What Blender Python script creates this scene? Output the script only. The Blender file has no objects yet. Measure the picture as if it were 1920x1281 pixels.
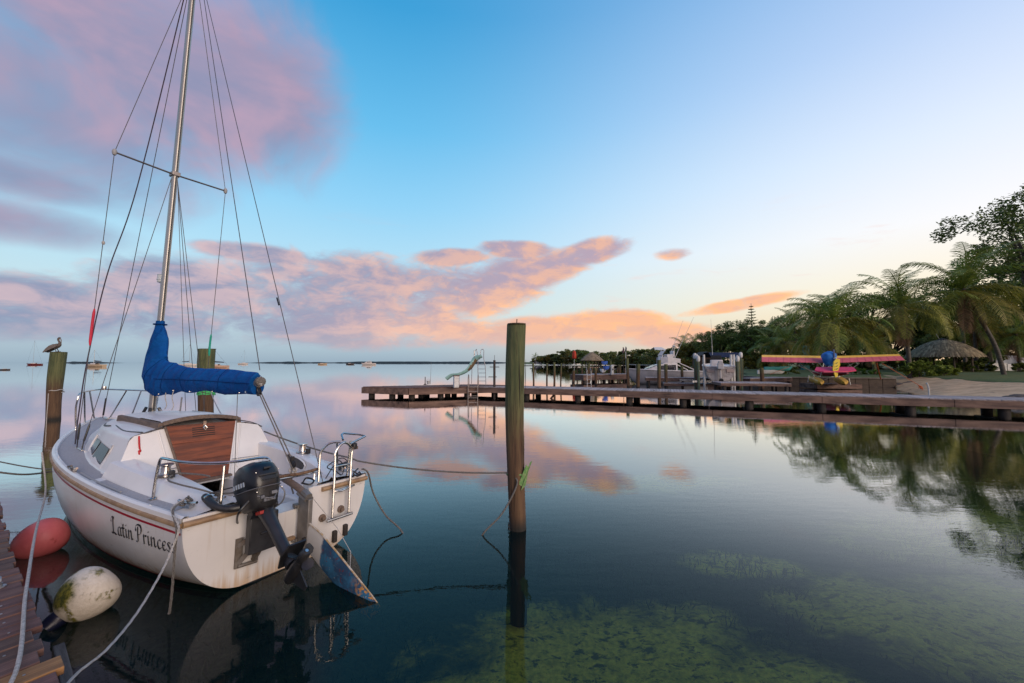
import bpy, math, random
import numpy as np
from mathutils import Vector, Matrix, Euler
rnd = random.Random(7)
scene = bpy.context.scene
R = math.radians
COL = scene.collection

# ------------------------------------------------------------------ camera
CAM_H = 2.15
cam_d = bpy.data.cameras.new('camera')
cam_d.lens = 14.0; cam_d.sensor_width = 36.0
cam_d.clip_start = 0.05; cam_d.clip_end = 20000
cam = bpy.data.objects.new('camera', cam_d)
COL.objects.link(cam)
cam.location = (0, 0, CAM_H)
cam.rotation_euler = (R(90) + math.atan(39.5 / 747.0), 0, 0)
scene.camera = cam

# ------------------------------------------------------------------ sky, sun, exposure
SUN_AZ, SUN_EL = 142.0, 17.0          # degrees; azimuth clockwise from the view axis (+Y)
def srgb(r, g, b):
    f = lambda c: (c / 255 / 12.92) if c / 255 <= .04045 else ((c / 255 + .055) / 1.055) ** 2.4
    return (f(r), f(g), f(b), 1.0)

class NT:
    """small helper to write node trees"""
    def __init__(s, nt):
        s.nt = nt; nt.nodes.clear()
    def n(s, t, **kw):
        nd = s.nt.nodes.new(t)
        for k, v in kw.items(): setattr(nd, k, v)
        return nd
    def set(s, sock, v):
        if isinstance(v, bpy.types.NodeSocket): s.nt.links.new(v, sock)
        elif v is not None: sock.default_value = v
    def m(s, op, a, b=None, c=None, clamp=False):
        nd = s.n('ShaderNodeMath', operation=op, use_clamp=clamp)
        s.set(nd.inputs[0], a)
        if b is not None: s.set(nd.inputs[1], b)
        if c is not None: s.set(nd.inputs[2], c)
        return nd.outputs[0]
    def v(s, op, a, b=None, scale=None):
        nd = s.n('ShaderNodeVectorMath', operation=op)
        s.set(nd.inputs[0], a)
        if b is not None: s.set(nd.inputs[1], b)
        if scale is not None: s.set(nd.inputs['Scale'], scale)
        return nd.outputs[0]
    def smooth(s, x, a, b, lo=0.0, hi=1.0):
        nd = s.n('ShaderNodeMapRange', interpolation_type='SMOOTHSTEP')
        s.set(nd.inputs[0], x); s.set(nd.inputs[1], a); s.set(nd.inputs[2], b); s.set(nd.inputs[3], lo); s.set(nd.inputs[4], hi)
        return nd.outputs[0]
    def ramp(s, x, stops, interp='EASE'):
        nd = s.n('ShaderNodeValToRGB'); cr = nd.color_ramp; cr.interpolation = interp
        while len(cr.elements) < len(stops): cr.elements.new(.5)
        for e, (p, c) in zip(cr.elements, stops):
            e.position = p; e.color = c
        s.set(nd.inputs[0], x); return nd.outputs[0]
    def mix(s, f, a, b, mode='MIX'):
        nd = s.n('ShaderNodeMix', data_type='RGBA', blend_type=mode)
        s.set(nd.inputs[0], f); s.set(nd.inputs[6], a); s.set(nd.inputs[7], b); return nd.outputs[2]
    def noise(s, vec, scale, detail=4, rough=.55, dist=0.0):
        nd = s.n('ShaderNodeTexNoise'); s.set(nd.inputs['Vector'], vec)
        nd.inputs['Scale'].default_value = scale; nd.inputs['Detail'].default_value = detail
        nd.inputs['Roughness'].default_value = rough; nd.inputs['Distortion'].default_value = dist
        return nd.outputs[0]

world = bpy.data.worlds.new('World'); scene.world = world; world.use_nodes = True
def build_sky():
    t = NT(world.node_tree)
    d = t.v('NORMALIZE', t.n('ShaderNodeTexCoord').outputs['Generated'])
    sep = t.n('ShaderNodeSeparateXYZ'); t.set(sep.inputs[0], d)
    X, Y, Z = sep.outputs
    az = t.m('MULTIPLY', t.m('ARCTAN2', X, Y), 57.29578)
    el = t.m('MULTIPLY', t.m('ARCSINE', Z), 57.29578)
    f = t.m('DIVIDE', el, 70.0, clamp=True)
    k = lambda deg: deg / 70.0
    cool = t.ramp(f, [(0, srgb(146, 168, 186)), (k(2.5), srgb(168, 190, 204)), (k(7), srgb(192, 218, 226)), (k(13), srgb(176, 218, 238)),
                      (k(21), srgb(142, 205, 240)), (k(30), srgb(102, 186, 232)), (k(42), srgb(58, 156, 212)), (1, srgb(52, 120, 186))], 'LINEAR')
    warm = t.ramp(f, [(0, srgb(255, 214, 166)), (k(4), srgb(255, 226, 178)), (k(8), srgb(255, 240, 212)), (k(14), srgb(252, 248, 248)),
                      (k(22), srgb(228, 236, 252)), (k(32), srgb(190, 210, 244)), (k(46), srgb(134, 178, 228)), (1, srgb(96, 144, 204))], 'LINEAR')
    ca = t.m('COSINE', t.m('MULTIPLY', t.m('SUBTRACT', az, 88.0), R(1)))
    base = t.mix(t.smooth(ca, -.3, 1.02), cool, warm)
    # the atmosphere model, same sun
    sky = t.n('ShaderNodeTexSky', sky_type='NISHITA', sun_disc=False)
    sky.sun_elevation = R(SUN_EL); sky.sun_rotation = R(SUN_AZ)
    nis = t.mix(1.0, sky.outputs[0], (.09, .09, .09, 1), 'MULTIPLY')
    base = t.mix(.06, base, nis)

    # ---- clouds: soft fields in direction space
    st = t.v('MULTIPLY', d, (1.0, 1.0, 2.3))
    off = (.030, .004, -.035)
    st2 = t.v('ADD', st, off)
    def blob(a0, e0, ra, re, tilt=0.0, dA=0.0, dE=0.0):
        c, s_ = math.cos(R(tilt)), math.sin(R(tilt))
        dx = t.m('SUBTRACT', az, a0 + dA); dy = t.m('SUBTRACT', el, e0 + dE)
        u = t.m('MULTIPLY_ADD', dx, c / ra, t.m('MULTIPLY', dy, s_ / ra))
        v = t.m('MULTIPLY_ADD', dx, -s_ / re, t.m('MULTIPLY', dy, c / re))
        return t.m('SUBTRACT', 1.0, t.m('ADD', t.m('MULTIPLY', u, u), t.m('MULTIPLY', v, v)))
    def union(bs):
        o = bs[0]
        for b in bs[1:]:
            nd = t.n('ShaderNodeMath', operation='SMOOTH_MAX'); t.set(nd.inputs[0], o); t.set(nd.inputs[1], b); nd.inputs[2].default_value = .35
            o = nd.outputs[0]
        return t.m('MAXIMUM', o, -3.0)
    bank = union([blob(-50, 5.2, 9, 3.4), blob(-40, 6.8, 9, 4.8), blob(-30, 8.0, 10, 5.8), blob(-20, 8.6, 11, 6.2, 3), blob(-11, 9.6, 10, 5.4, 8),
                  blob(-3, 10.6, 9, 4.2, 14), blob(4, 13.0, 8, 2.6, 15), blob(11, 15.4, 6.0, 1.7, 8), blob(1, 16.0, 6, 1.3, -3), blob(-9, 14.6, 6, 1.4, 4),
                  blob(4, 4.8, 11, 2.1, 4), blob(14, 5.2, 8, 2.4), blob(22, 3.6, 6.5, 2.0), blob(-16, 4.2, 20, 2.7),
                  blob(29.6, 7.2, 6.5, .85, 8), t.m('SUBTRACT', blob(22.5, 14.3, 3.0, 1.1), .45), blob(-33, 13.0, 6, 1.3)])
    # the low bank goes on round the horizon outside the picture
    ring = t.m('SUBTRACT', 1.0, t.m('POWER', t.m('ABSOLUTE', t.m('DIVIDE', t.m('SUBTRACT', el, 7.0), 7.0)), 2.0))
    ring = t.m('SUBTRACT', ring, t.smooth(t.m('ABSOLUTE', az), 70, 54, 0.25, 3.5))
    bank = t.m('MAXIMUM', bank, ring)
    def fbm(vec, fine=True):
        lo = t.noise(vec, 4.6, 2, .5, .3); hi = t.noise(vec, 13.0, 7 if fine else 4, .6, .6)
        o_ = t.m('MULTIPLY_ADD', t.m('SUBTRACT', hi, .5), .85, lo)
        return t.m('MULTIPLY_ADD', t.m('SUBTRACT', t.noise(vec, 38.0, 5, .65, .8), .5), .34, o_) if fine else o_
    n1 = fbm(st); n1b = fbm(st2, False)
    bank = t.m('MINIMUM', t.m('MULTIPLY', bank, 1.8), 1.15)
    d1 = t.m('MULTIPLY_ADD', t.m('SUBTRACT', n1, .5), 2.5, bank)
    a1 = t.smooth(d1, -.42, 1.15)
    lit1 = t.smooth(t.m('SUBTRACT', n1, n1b), -.16, .26)
    warmth = t.m('MULTIPLY', t.smooth(az, -46, 14), t.smooth(az, 175, 120))
    shade = t.mix(warmth, srgb(138, 146, 174), srgb(176, 158, 174))
    light = t.mix(warmth, srgb(222, 190, 190), srgb(255, 190, 138))
    # lower, inner parts of the bank glow more towards the sun side
    glow = t.m('MULTIPLY', t.smooth(az, -40, 2), t.smooth(t.m('SUBTRACT', el, t.m('MULTIPLY_ADD', az, .17, 9.5)), 3.0, -3.5))
    c1 = t.mix(t.m('MULTIPLY_ADD', lit1, .72, t.m('MULTIPLY', glow, .66), clamp=True), shade, light)
    c1 = t.mix(t.smooth(d1, .9, 1.5, 0, .22), c1, t.mix(warmth, srgb(122, 136, 172), srgb(176, 150, 172)))
    c1 = t.mix(t.smooth(el, 5.5, 1.2, 0, .8), c1, t.mix(warmth, srgb(138, 158, 182), srgb(208, 178, 178)))     # far base of the bank, seen through more air
    # thinner high cloud, upper left
    high = union([blob(-53, 23, 18, 8), blob(-42, 29, 15, 10), blob(-33, 32.0, 10, 9), blob(-60, 36, 26, 12), blob(-53, 12.6, 8, 2.2), blob(-54, 16.5, 9, 2.5)])
    high = t.m('MAXIMUM', high, t.smooth(Y, .30, -.35, -3.0, .55))          # more thin cloud added overhead and behind, unseen, to warm the ambient light
    n2 = t.noise(t.v('MULTIPLY', d, (1, 1, 1.5)), 3.6, 7, .55, .6)
    n2b = t.noise(t.v('MULTIPLY', t.v('ADD', d, (.05, .02, -.05)), (1, 1, 1.5)), 3.6, 4, .55, .6)
    d2 = t.m('MULTIPLY_ADD', t.m('SUBTRACT', n2, .50), 2.6, t.m('MULTIPLY_ADD', high, .95, .18))
    a2 = t.m('MULTIPLY', t.smooth(d2, -.45, 1.1), .90)
    lit2 = t.smooth(t.m('SUBTRACT', n2, n2b), -.20, .24)
    c2 = t.mix(lit2, srgb(128, 134, 166), srgb(182, 150, 170))
    c2 = t.mix(t.smooth(el, 24, 36, 0, .35), c2, srgb(196, 154, 170))
    col = t.mix(a2, base, c2)
    # wisps between
    n3 = t.noise(t.v('MULTIPLY', d, (1, 1, 5.0)), 4.3, 6, .6, .3)
    a3 = t.m('MULTIPLY', t.smooth(n3, .56, .74), t.m('MULTIPLY', t.smooth(el, 3, 8), t.smooth(el, 21, 14, 0, .5)))
    col = t.mix(a3, col, t.mix(warmth, srgb(158, 172, 198), srgb(236, 204, 198)))
    col = t.mix(t.m('MULTIPLY', a1, .96), col, c1)
    bg = t.n('ShaderNodeBackground'); t.set(bg.inputs[0], col); bg.inputs[1].default_value = .92
    out = t.n('ShaderNodeOutputWorld'); t.nt.links.new(bg.outputs[0], out.inputs[0])
build_sky()

sun_d = bpy.data.lights.new('sun', 'SUN'); sun_d.energy = 2.0; sun_d.angle = R(40); sun_d.color = (1.0, .83, .68)
sun = bpy.data.objects.new('sun', sun_d); COL.objects.link(sun)
_sd = Vector((math.sin(R(SUN_AZ)) * math.cos(R(SUN_EL)), math.cos(R(SUN_AZ)) * math.cos(R(SUN_EL)), math.sin(R(SUN_EL))))
sun.rotation_euler = (-_sd).to_track_quat('-Z', 'Y').to_euler()
scene.view_settings.view_transform = 'Standard'
scene.view_settings.look = 'None'
scene.view_settings.exposure = 0.28
scene.view_settings.gamma = 1.0
scene.view_settings.use_curve_mapping = False
scene.render.engine = 'CYCLES'
scene.cycles.max_bounces = 8; scene.cycles.transparent_max_bounces = 16
scene.cycles.caustics_reflective = False; scene.cycles.caustics_refractive = False

# ------------------------------------------------------------------ materials
MATS = {}
def mat(name, c1, c2=None, scale=6.0, rough=.6, metal=0.0, stretch=(1, 1, 1), bump=0.0, bscale=None, detail=5, island=0.0, spec=.5, coat=0.0, dirt=None, sheen=0.0, contrast=(.35, .65)):
    """c1/c2: linear colours mixed by noise; dirt: (colour, scale, threshold) stains with a shape of their own"""
    if name in MATS: return MATS[name]
    m = bpy.data.materials.new(name); m.use_nodes = True; t = NT(m.node_tree)
    p = t.n('ShaderNodeBsdfPrincipled'); o = t.n('ShaderNodeOutputMaterial'); t.nt.links.new(p.outputs[0], o.inputs[0])
    co = t.n('ShaderNodeTexCoord').outputs['Object']
    if stretch != (1, 1, 1): co = t.v('MULTIPLY', co, stretch)
    c1 = tuple(c1) + (1,) if len(c1) == 3 else c1
    col = c1
    nz = None
    if c2 is not None:
        c2 = tuple(c2) + (1,) if len(c2) == 3 else c2
        nz = t.noise(co, scale, detail, .6)
        col = t.mix(t.smooth(nz, contrast[0], contrast[1]), c1, c2)
    if island:
        g = t.n('ShaderNodeNewGeometry').outputs['Random Per Island']
        oi = t.n('ShaderNodeObjectInfo').outputs['Random']
        rr = t.m('FRACT', t.m('ADD', g, oi))
        hsv = t.n('ShaderNodeHueSaturation'); t.set(hsv.inputs['Color'], col)
        t.set(hsv.inputs['Value'], t.m('MULTIPLY_ADD', rr, 2 * island, 1 - island))
        t.set(hsv.inputs['Hue'], t.m('MULTIPLY_ADD', oi, .03, .485))
        col = hsv.outputs[0]
    if dirt:
        dn = t.noise(co, dirt[1], 6, .65)
        col = t.mix(t.smooth(dn, dirt[2], dirt[2] + .12), col, tuple(dirt[0]) + (1,))
    t.set(p.inputs['Base Color'], col)
    if nz is not None: t.set(p.inputs['Roughness'], t.m('MULTIPLY_ADD', nz, .25, rough - .12))
    else: p.inputs['Roughness'].default_value = rough
    p.inputs['Metallic'].default_value = metal
    p.inputs['Specular IOR Level'].default_value = spec
    p.inputs['Coat Weight'].default_value = coat
    if bump:
        b = t.n('ShaderNodeBump'); b.inputs['Strength'].default_value = bump; b.inputs['Distance'].default_value = .02
        t.set(b.inputs['Height'], t.noise(co, bscale or scale * 2, 4, .6)); t.set(p.inputs['Normal'], b.outputs[0])
    MATS[name] = m
    return m

def leaf_mat(name, c1, c2, trans=.35, island=.45):
    if name in MATS: return MATS[name]
    m = bpy.data.materials.new(name); m.use_nodes = True; t = NT(m.node_tree)
    o = t.n('ShaderNodeOutputMaterial')
    geo = t.n('ShaderNodeNewGeometry'); oi = t.n('ShaderNodeObjectInfo').outputs['Random']
    co = t.n('ShaderNodeTexCoord').outputs['Object']
    nz = t.noise(co, .55, 3, .6)
    f = t.m('MULTIPLY_ADD', geo.outputs['Random Per Island'], .5, t.m('MULTIPLY', t.smooth(nz, .35, .65), .5))
    col = t.mix(f, tuple(c1) + (1,), tuple(c2) + (1,))
    hsv = t.n('ShaderNodeHueSaturation'); t.set(hsv.inputs['Color'], col)
    t.set(hsv.inputs['Hue'], t.m('MULTIPLY_ADD', oi, .05, .475)); t.set(hsv.inputs['Value'], t.m('MULTIPLY_ADD', geo.outputs['Random Per Island'], 2 * island, 1 - island))
    col = hsv.outputs[0]
    df = t.n('ShaderNodeBsdfPrincipled'); t.set(df.inputs['Base Color'], col); df.inputs['Roughness'].default_value = .5; df.inputs['Specular IOR Level'].default_value = .3
    tr = t.n('ShaderNodeBsdfTranslucent'); t.set(tr.inputs['Color'], col)
    mx = t.n('ShaderNodeMixShader'); mx.inputs[0].default_value = trans
    t.nt.links.new(df.outputs[0], mx.inputs[1]); t.nt.links.new(tr.outputs[0], mx.inputs[2]); t.nt.links.new(mx.outputs[0], o.inputs[0])
    MATS[name] = m
    return m

# ------------------------------------------------------------------ mesh helpers
def nrm(v): return Vector(v).normalized()
def lerp(a, b, t): return a + (b - a) * t
def interp(x, xs, ys):
    """smooth (monotone-ish cubic) interpolation"""
    if x <= xs[0]: return ys[0]
    if x >= xs[-1]: return ys[-1]
    for i in range(len(xs) - 1):
        if x <= xs[i + 1]: break
    h = xs[i + 1] - xs[i]; t = (x - xs[i]) / h
    def sl(j):
        if j <= 0: return (ys[1] - ys[0]) / (xs[1] - xs[0])
        if j >= len(xs) - 1: return (ys[-1] - ys[-2]) / (xs[-1] - xs[-2])
        return (ys[j + 1] - ys[j - 1]) / (xs[j + 1] - xs[j - 1])
    m0, m1 = sl(i) * h, sl(i + 1) * h
    return (2*t**3-3*t**2+1)*ys[i] + (t**3-2*t**2+t)*m0 + (-2*t**3+3*t**2)*ys[i+1] + (t**3-t**2)*m1
def spline(pts, n=8):
    P = [Vector(p) for p in pts]
    if len(P) < 3: return [P[0].lerp(P[-1], i / n) for i in range(n + 1)]
    out = []
    for i in range(len(P) - 1):
        p0 = P[max(i - 1, 0)]; p1 = P[i]; p2 = P[i + 1]; p3 = P[min(i + 2, len(P) - 1)]
        for j in range(n):
            t = j / n
            out.append(.5 * ((2 * p1) + (p2 - p0) * t + (2*p0 - 5*p1 + 4*p2 - p3) * t*t + (3*p1 - p0 - 3*p2 + p3) * t**3))
    out.append(P[-1]); return out
def sag(a, b, drop, n=14):
    a, b = Vector(a), Vector(b)
    return [a.lerp(b, i / n) - Vector((0, 0, drop * 4 * (i / n) * (1 - i / n))) for i in range(n + 1)]

class MB:
    def __init__(s): s.v = []; s.f = []
    def add(s, vs, fs):
        o = len(s.v); s.v += [tuple(p) for p in vs]; s.f += [tuple(i + o for i in f) for f in fs]; return s
    def box(s, c, size, rot=None, taper=1.0):
        hx, hy, hz = size[0] / 2, size[1] / 2, size[2] / 2
        vs = []
        for z in (-1, 1):
            k = taper if z > 0 else 1.0
            for x, y in ((-1, -1), (1, -1), (1, 1), (-1, 1)):
                p = Vector((x * hx * k, y * hy * k, z * hz))
                if rot is not None: p = rot @ p
                vs.append(p + Vector(c))
        return s.add(vs, [(3, 2, 1, 0), (4, 5, 6, 7), (0, 1, 5, 4), (1, 2, 6, 5), (2, 3, 7, 6), (3, 0, 4, 7)])
    def bar(s, a, b, w, h, up=(0, 0, 1)):
        a, b = Vector(a), Vector(b); d = (b - a); L = d.length; d.normalize()
        sd = d.cross(Vector(up)).normalized(); u = sd.cross(d)
        rot = Matrix((d, sd, u)).transposed()
        return s.box((a + b) / 2, (L, w, h), rot)
    def loft(s, rings, closed=True, cap0=True, cap1=True):
        n = len(rings[0]); vs = [p for r in rings for p in r]; fs = []
        for i in range(len(rings) - 1):
            for j in range(n if closed else n - 1):
                k = (j + 1) % n
                fs.append((i*n + j, i*n + k, (i+1)*n + k, (i+1)*n + j))
        if closed and cap0: fs.append(tuple(reversed(range(n))))
        if closed and cap1: fs.append(tuple(range((len(rings)-1)*n, len(rings)*n)))
        return s.add(vs, fs)
    def tube(s, pts, r, n=8, caps=True, sq=None):
        P = [Vector(p) for p in pts]; N = len(P)
        rr = r if isinstance(r, (list, tuple)) else [r] * N
        rings = []; up = None
        for i in range(N):
            d = (P[min(i + 1, N-1)] - P[max(i-1, 0)])
            if d.length < 1e-9: d = Vector((0, 0, 1))
            d.normalize()
            if up is None: up = Vector((0, 0, 1)) if abs(d.z) < .9 else Vector((0, 1, 0))
            a = d.cross(up)
            if a.length < 1e-4: a = d.orthogonal()
            a.normalize(); b = a.cross(d).normalized(); up = b
            kx, ky = sq if sq else (1, 1)
            rings.append([P[i] + (a * math.cos(2*math.pi*j/n) * kx + b * math.sin(2*math.pi*j/n) * ky) * rr[i] for j in range(n)])
        return s.loft(rings, True, caps, caps)
    def lathe(s, prof, c=(0, 0, 0), n=16, rot=None, wob=0.0, seed=0):
        g = random.Random(seed); rings = []
        for r, z in prof:
            ring = []
            for j in range(n):
                a = 2*math.pi*j/n; q = r * (1 + wob * (g.random() - .5))
                p = Vector((q*math.cos(a), q*math.sin(a), z))
                if rot is not None: p = rot @ p
                ring.append(p + Vector(c))
            rings.append(ring)
        return s.loft(rings)
    def prism(s, pts, thick):
        """planar polygon pts extruded by vector thick"""
        n = len(pts); A = [Vector(p) for p in pts]; B = [p + Vector(thick) for p in A]
        fs = [tuple(reversed(range(n))), tuple(range(n, 2*n))] + [(i, (i+1) % n, n + (i+1) % n, n + i) for i in range(n)]
        return s.add(A + B, fs)
    def ball(s, c, r, n=12, m=8, rot=None):
        r = r if isinstance(r, (tuple, list)) else (r, r, r); rings = []
        for i in range(1, m):
            th = math.pi * i / m; ring = []
            for j in range(n):
                a = 2*math.pi*j/n
                p = Vector((r[0]*math.sin(th)*math.cos(a), r[1]*math.sin(th)*math.sin(a), -r[2]*math.cos(th)))
                if rot is not None: p = rot @ p
                ring.append(p + Vector(c))
            rings.append(ring)
        return s.loft(rings)
    def build(s, name, m, parent=None, smooth=True, bevel=0.0, angle=40):
        me = bpy.data.meshes.new(name); me.from_pydata(s.v, [], s.f); me.update()
        me.materials.append(m)
        if smooth:
            me.shade_smooth()
            try: me.set_sharp_from_angle(angle=R(angle))
            except Exception: pass
        o = bpy.data.objects.new(name, me); COL.objects.link(o)
        if parent is not None: o.parent = parent
        if bevel:
            b = o.modifiers.new('bevel', 'BEVEL'); b.width = bevel; b.segments = 2; b.limit_method = 'ANGLE'
        return o

def np_mesh(name, V, F4, m, parent=None):
    me = bpy.data.meshes.new(name); V = np.asarray(V, dtype=np.float32); F4 = np.asarray(F4, dtype=np.int32)
    k = F4.shape[1]
    me.vertices.add(len(V)); me.vertices.foreach_set('co', V.ravel())
    me.loops.add(F4.size); me.loops.foreach_set('vertex_index', F4.ravel())
    me.polygons.add(len(F4)); me.polygons.foreach_set('loop_start', np.arange(0, F4.size, k, dtype=np.int32))
    me.update(calc_edges=True); me.materials.append(m)
    if name:
        o = bpy.data.objects.new(name, me); COL.objects.link(o)
        if parent is not None: o.parent = parent
        return o
def tag(o, label=None, cat=None, group=None, kind=None):
    if label: o['label'] = label
    if cat: o['category'] = cat
    if group: o['group'] = group
    if kind: o['kind'] = kind
    return o
def empty(name, loc=(0, 0, 0), rz=0.0, label=None, cat=None, group=None):
    o = bpy.data.objects.new(name, None); COL.objects.link(o); o.location = loc; o.rotation_euler = (0, 0, rz); o.empty_display_size = .2
    return tag(o, label, cat, group)
KIDS = {}
def copy_tree(o, parent=None):
    c = o.copy(); COL.objects.link(c)
    c.parent = parent
    for ch in list(o.children): copy_tree(ch, c)
    return c
def place(proto, used, loc, rz=0.0, scale=1.0, label=None, group=None):
    """first use moves the prototype itself, later uses are copies with copied parts"""
    o = proto if not used else copy_tree(proto)
    used.append(1)
    o.location = loc; o.rotation_euler = (o.rotation_euler[0], o.rotation_euler[1], rz)
    o.scale = (scale,) * 3 if not isinstance(scale, (tuple, list)) else scale
    if label: o['label'] = label
    if group: o['group'] = group
    return o
F_PX = 747.0; _p = math.atan(39.5 / F_PX)
def at(px, py, depth=None, z=None):
    """a point of the place surveyed from the photograph: by its distance, or by its height above the water"""
    a = (px - 960) / F_PX; b = (640.5 - py) / F_PX
    r = Vector((a, math.cos(_p) - b * math.sin(_p), math.sin(_p) + b * math.cos(_p)))
    t = depth / r.y if depth is not None else (z - CAM_H) / r.z
    return Vector((0, 0, CAM_H)) + r * t

# ================================================================== THE SETTING
def build_water():
    m = bpy.data.materials.new('water'); m.use_nodes = True; t = NT(m.node_tree)
    o = t.n('ShaderNodeOutputMaterial')
    pos = t.n('ShaderNodeNewGeometry').outputs['Position']
    big = t.noise(t.v('MULTIPLY', pos, (.35, .35, 0)), 1.0, 3, .5)
    rip = t.noise(t.v('MULTIPLY', pos, (2.2, 6.0, 0)), 1.0, 4, .55)
    sep = t.n('ShaderNodeSeparateXYZ'); t.set(sep.inputs[0], pos)
    dist = t.m('SQRT', t.m('ADD', t.m('MULTIPLY', sep.outputs[0], sep.outputs[0]), t.m('MULTIPLY', sep.outputs[1], sep.outputs[1])))
    hgt = t.m('MULTIPLY', rip, t.smooth(big, .35, .65, .35, 1.0))
    b = t.n('ShaderNodeBump'); t.set(b.inputs['Height'], hgt); b.inputs['Distance'].default_value = .012
    t.set(b.inputs['Strength'], t.smooth(dist, 6, 140, .16, .06))
    fr = t.n('ShaderNodeFresnel'); fr.inputs[0].default_value = 1.33; t.set(fr.inputs[1], b.outputs[0])
    fac = t.m('MINIMUM', t.m('MULTIPLY', fr.outputs[0], t.smooth(fr.outputs[0], .03, .22, .55, 2.0)), .97)
    gl = t.n('ShaderNodeBsdfGlossy'); gl.inputs['Roughness'].default_value = .012; t.set(gl.inputs['Normal'], b.outputs[0])
    gl.inputs[0].default_value = (1, 1, 1, 1)
    tr = t.n('ShaderNodeBsdfTransparent'); tr.inputs[0].default_value = (.74, .77, .50, 1)
    body = t.n('ShaderNodeBsdfDiffuse'); body.inputs[0].default_value = (.015, .10, .13, 1)
    m1 = t.n('ShaderNodeMixShader'); m1.inputs[0].default_value = .07
    t.nt.links.new(tr.outputs[0], m1.inputs[1]); t.nt.links.new(body.outputs[0], m1.inputs[2])
    m2 = t.n('ShaderNodeMixShader'); t.set(m2.inputs[0], fac)
    t.nt.links.new(m1.outputs[0], m2.inputs[1]); t.nt.links.new(gl.outputs[0], m2.inputs[2])
    t.nt.links.new(m2.outputs[0], o.inputs[0])
    S = 9000
    tag(MB().add([(-S, -400, 0), (S, -400, 0), (S, S, 0), (-S, S, 0)], [(0, 1, 2, 3)]).build('water', m, None, False), kind='structure')
build_water()

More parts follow.
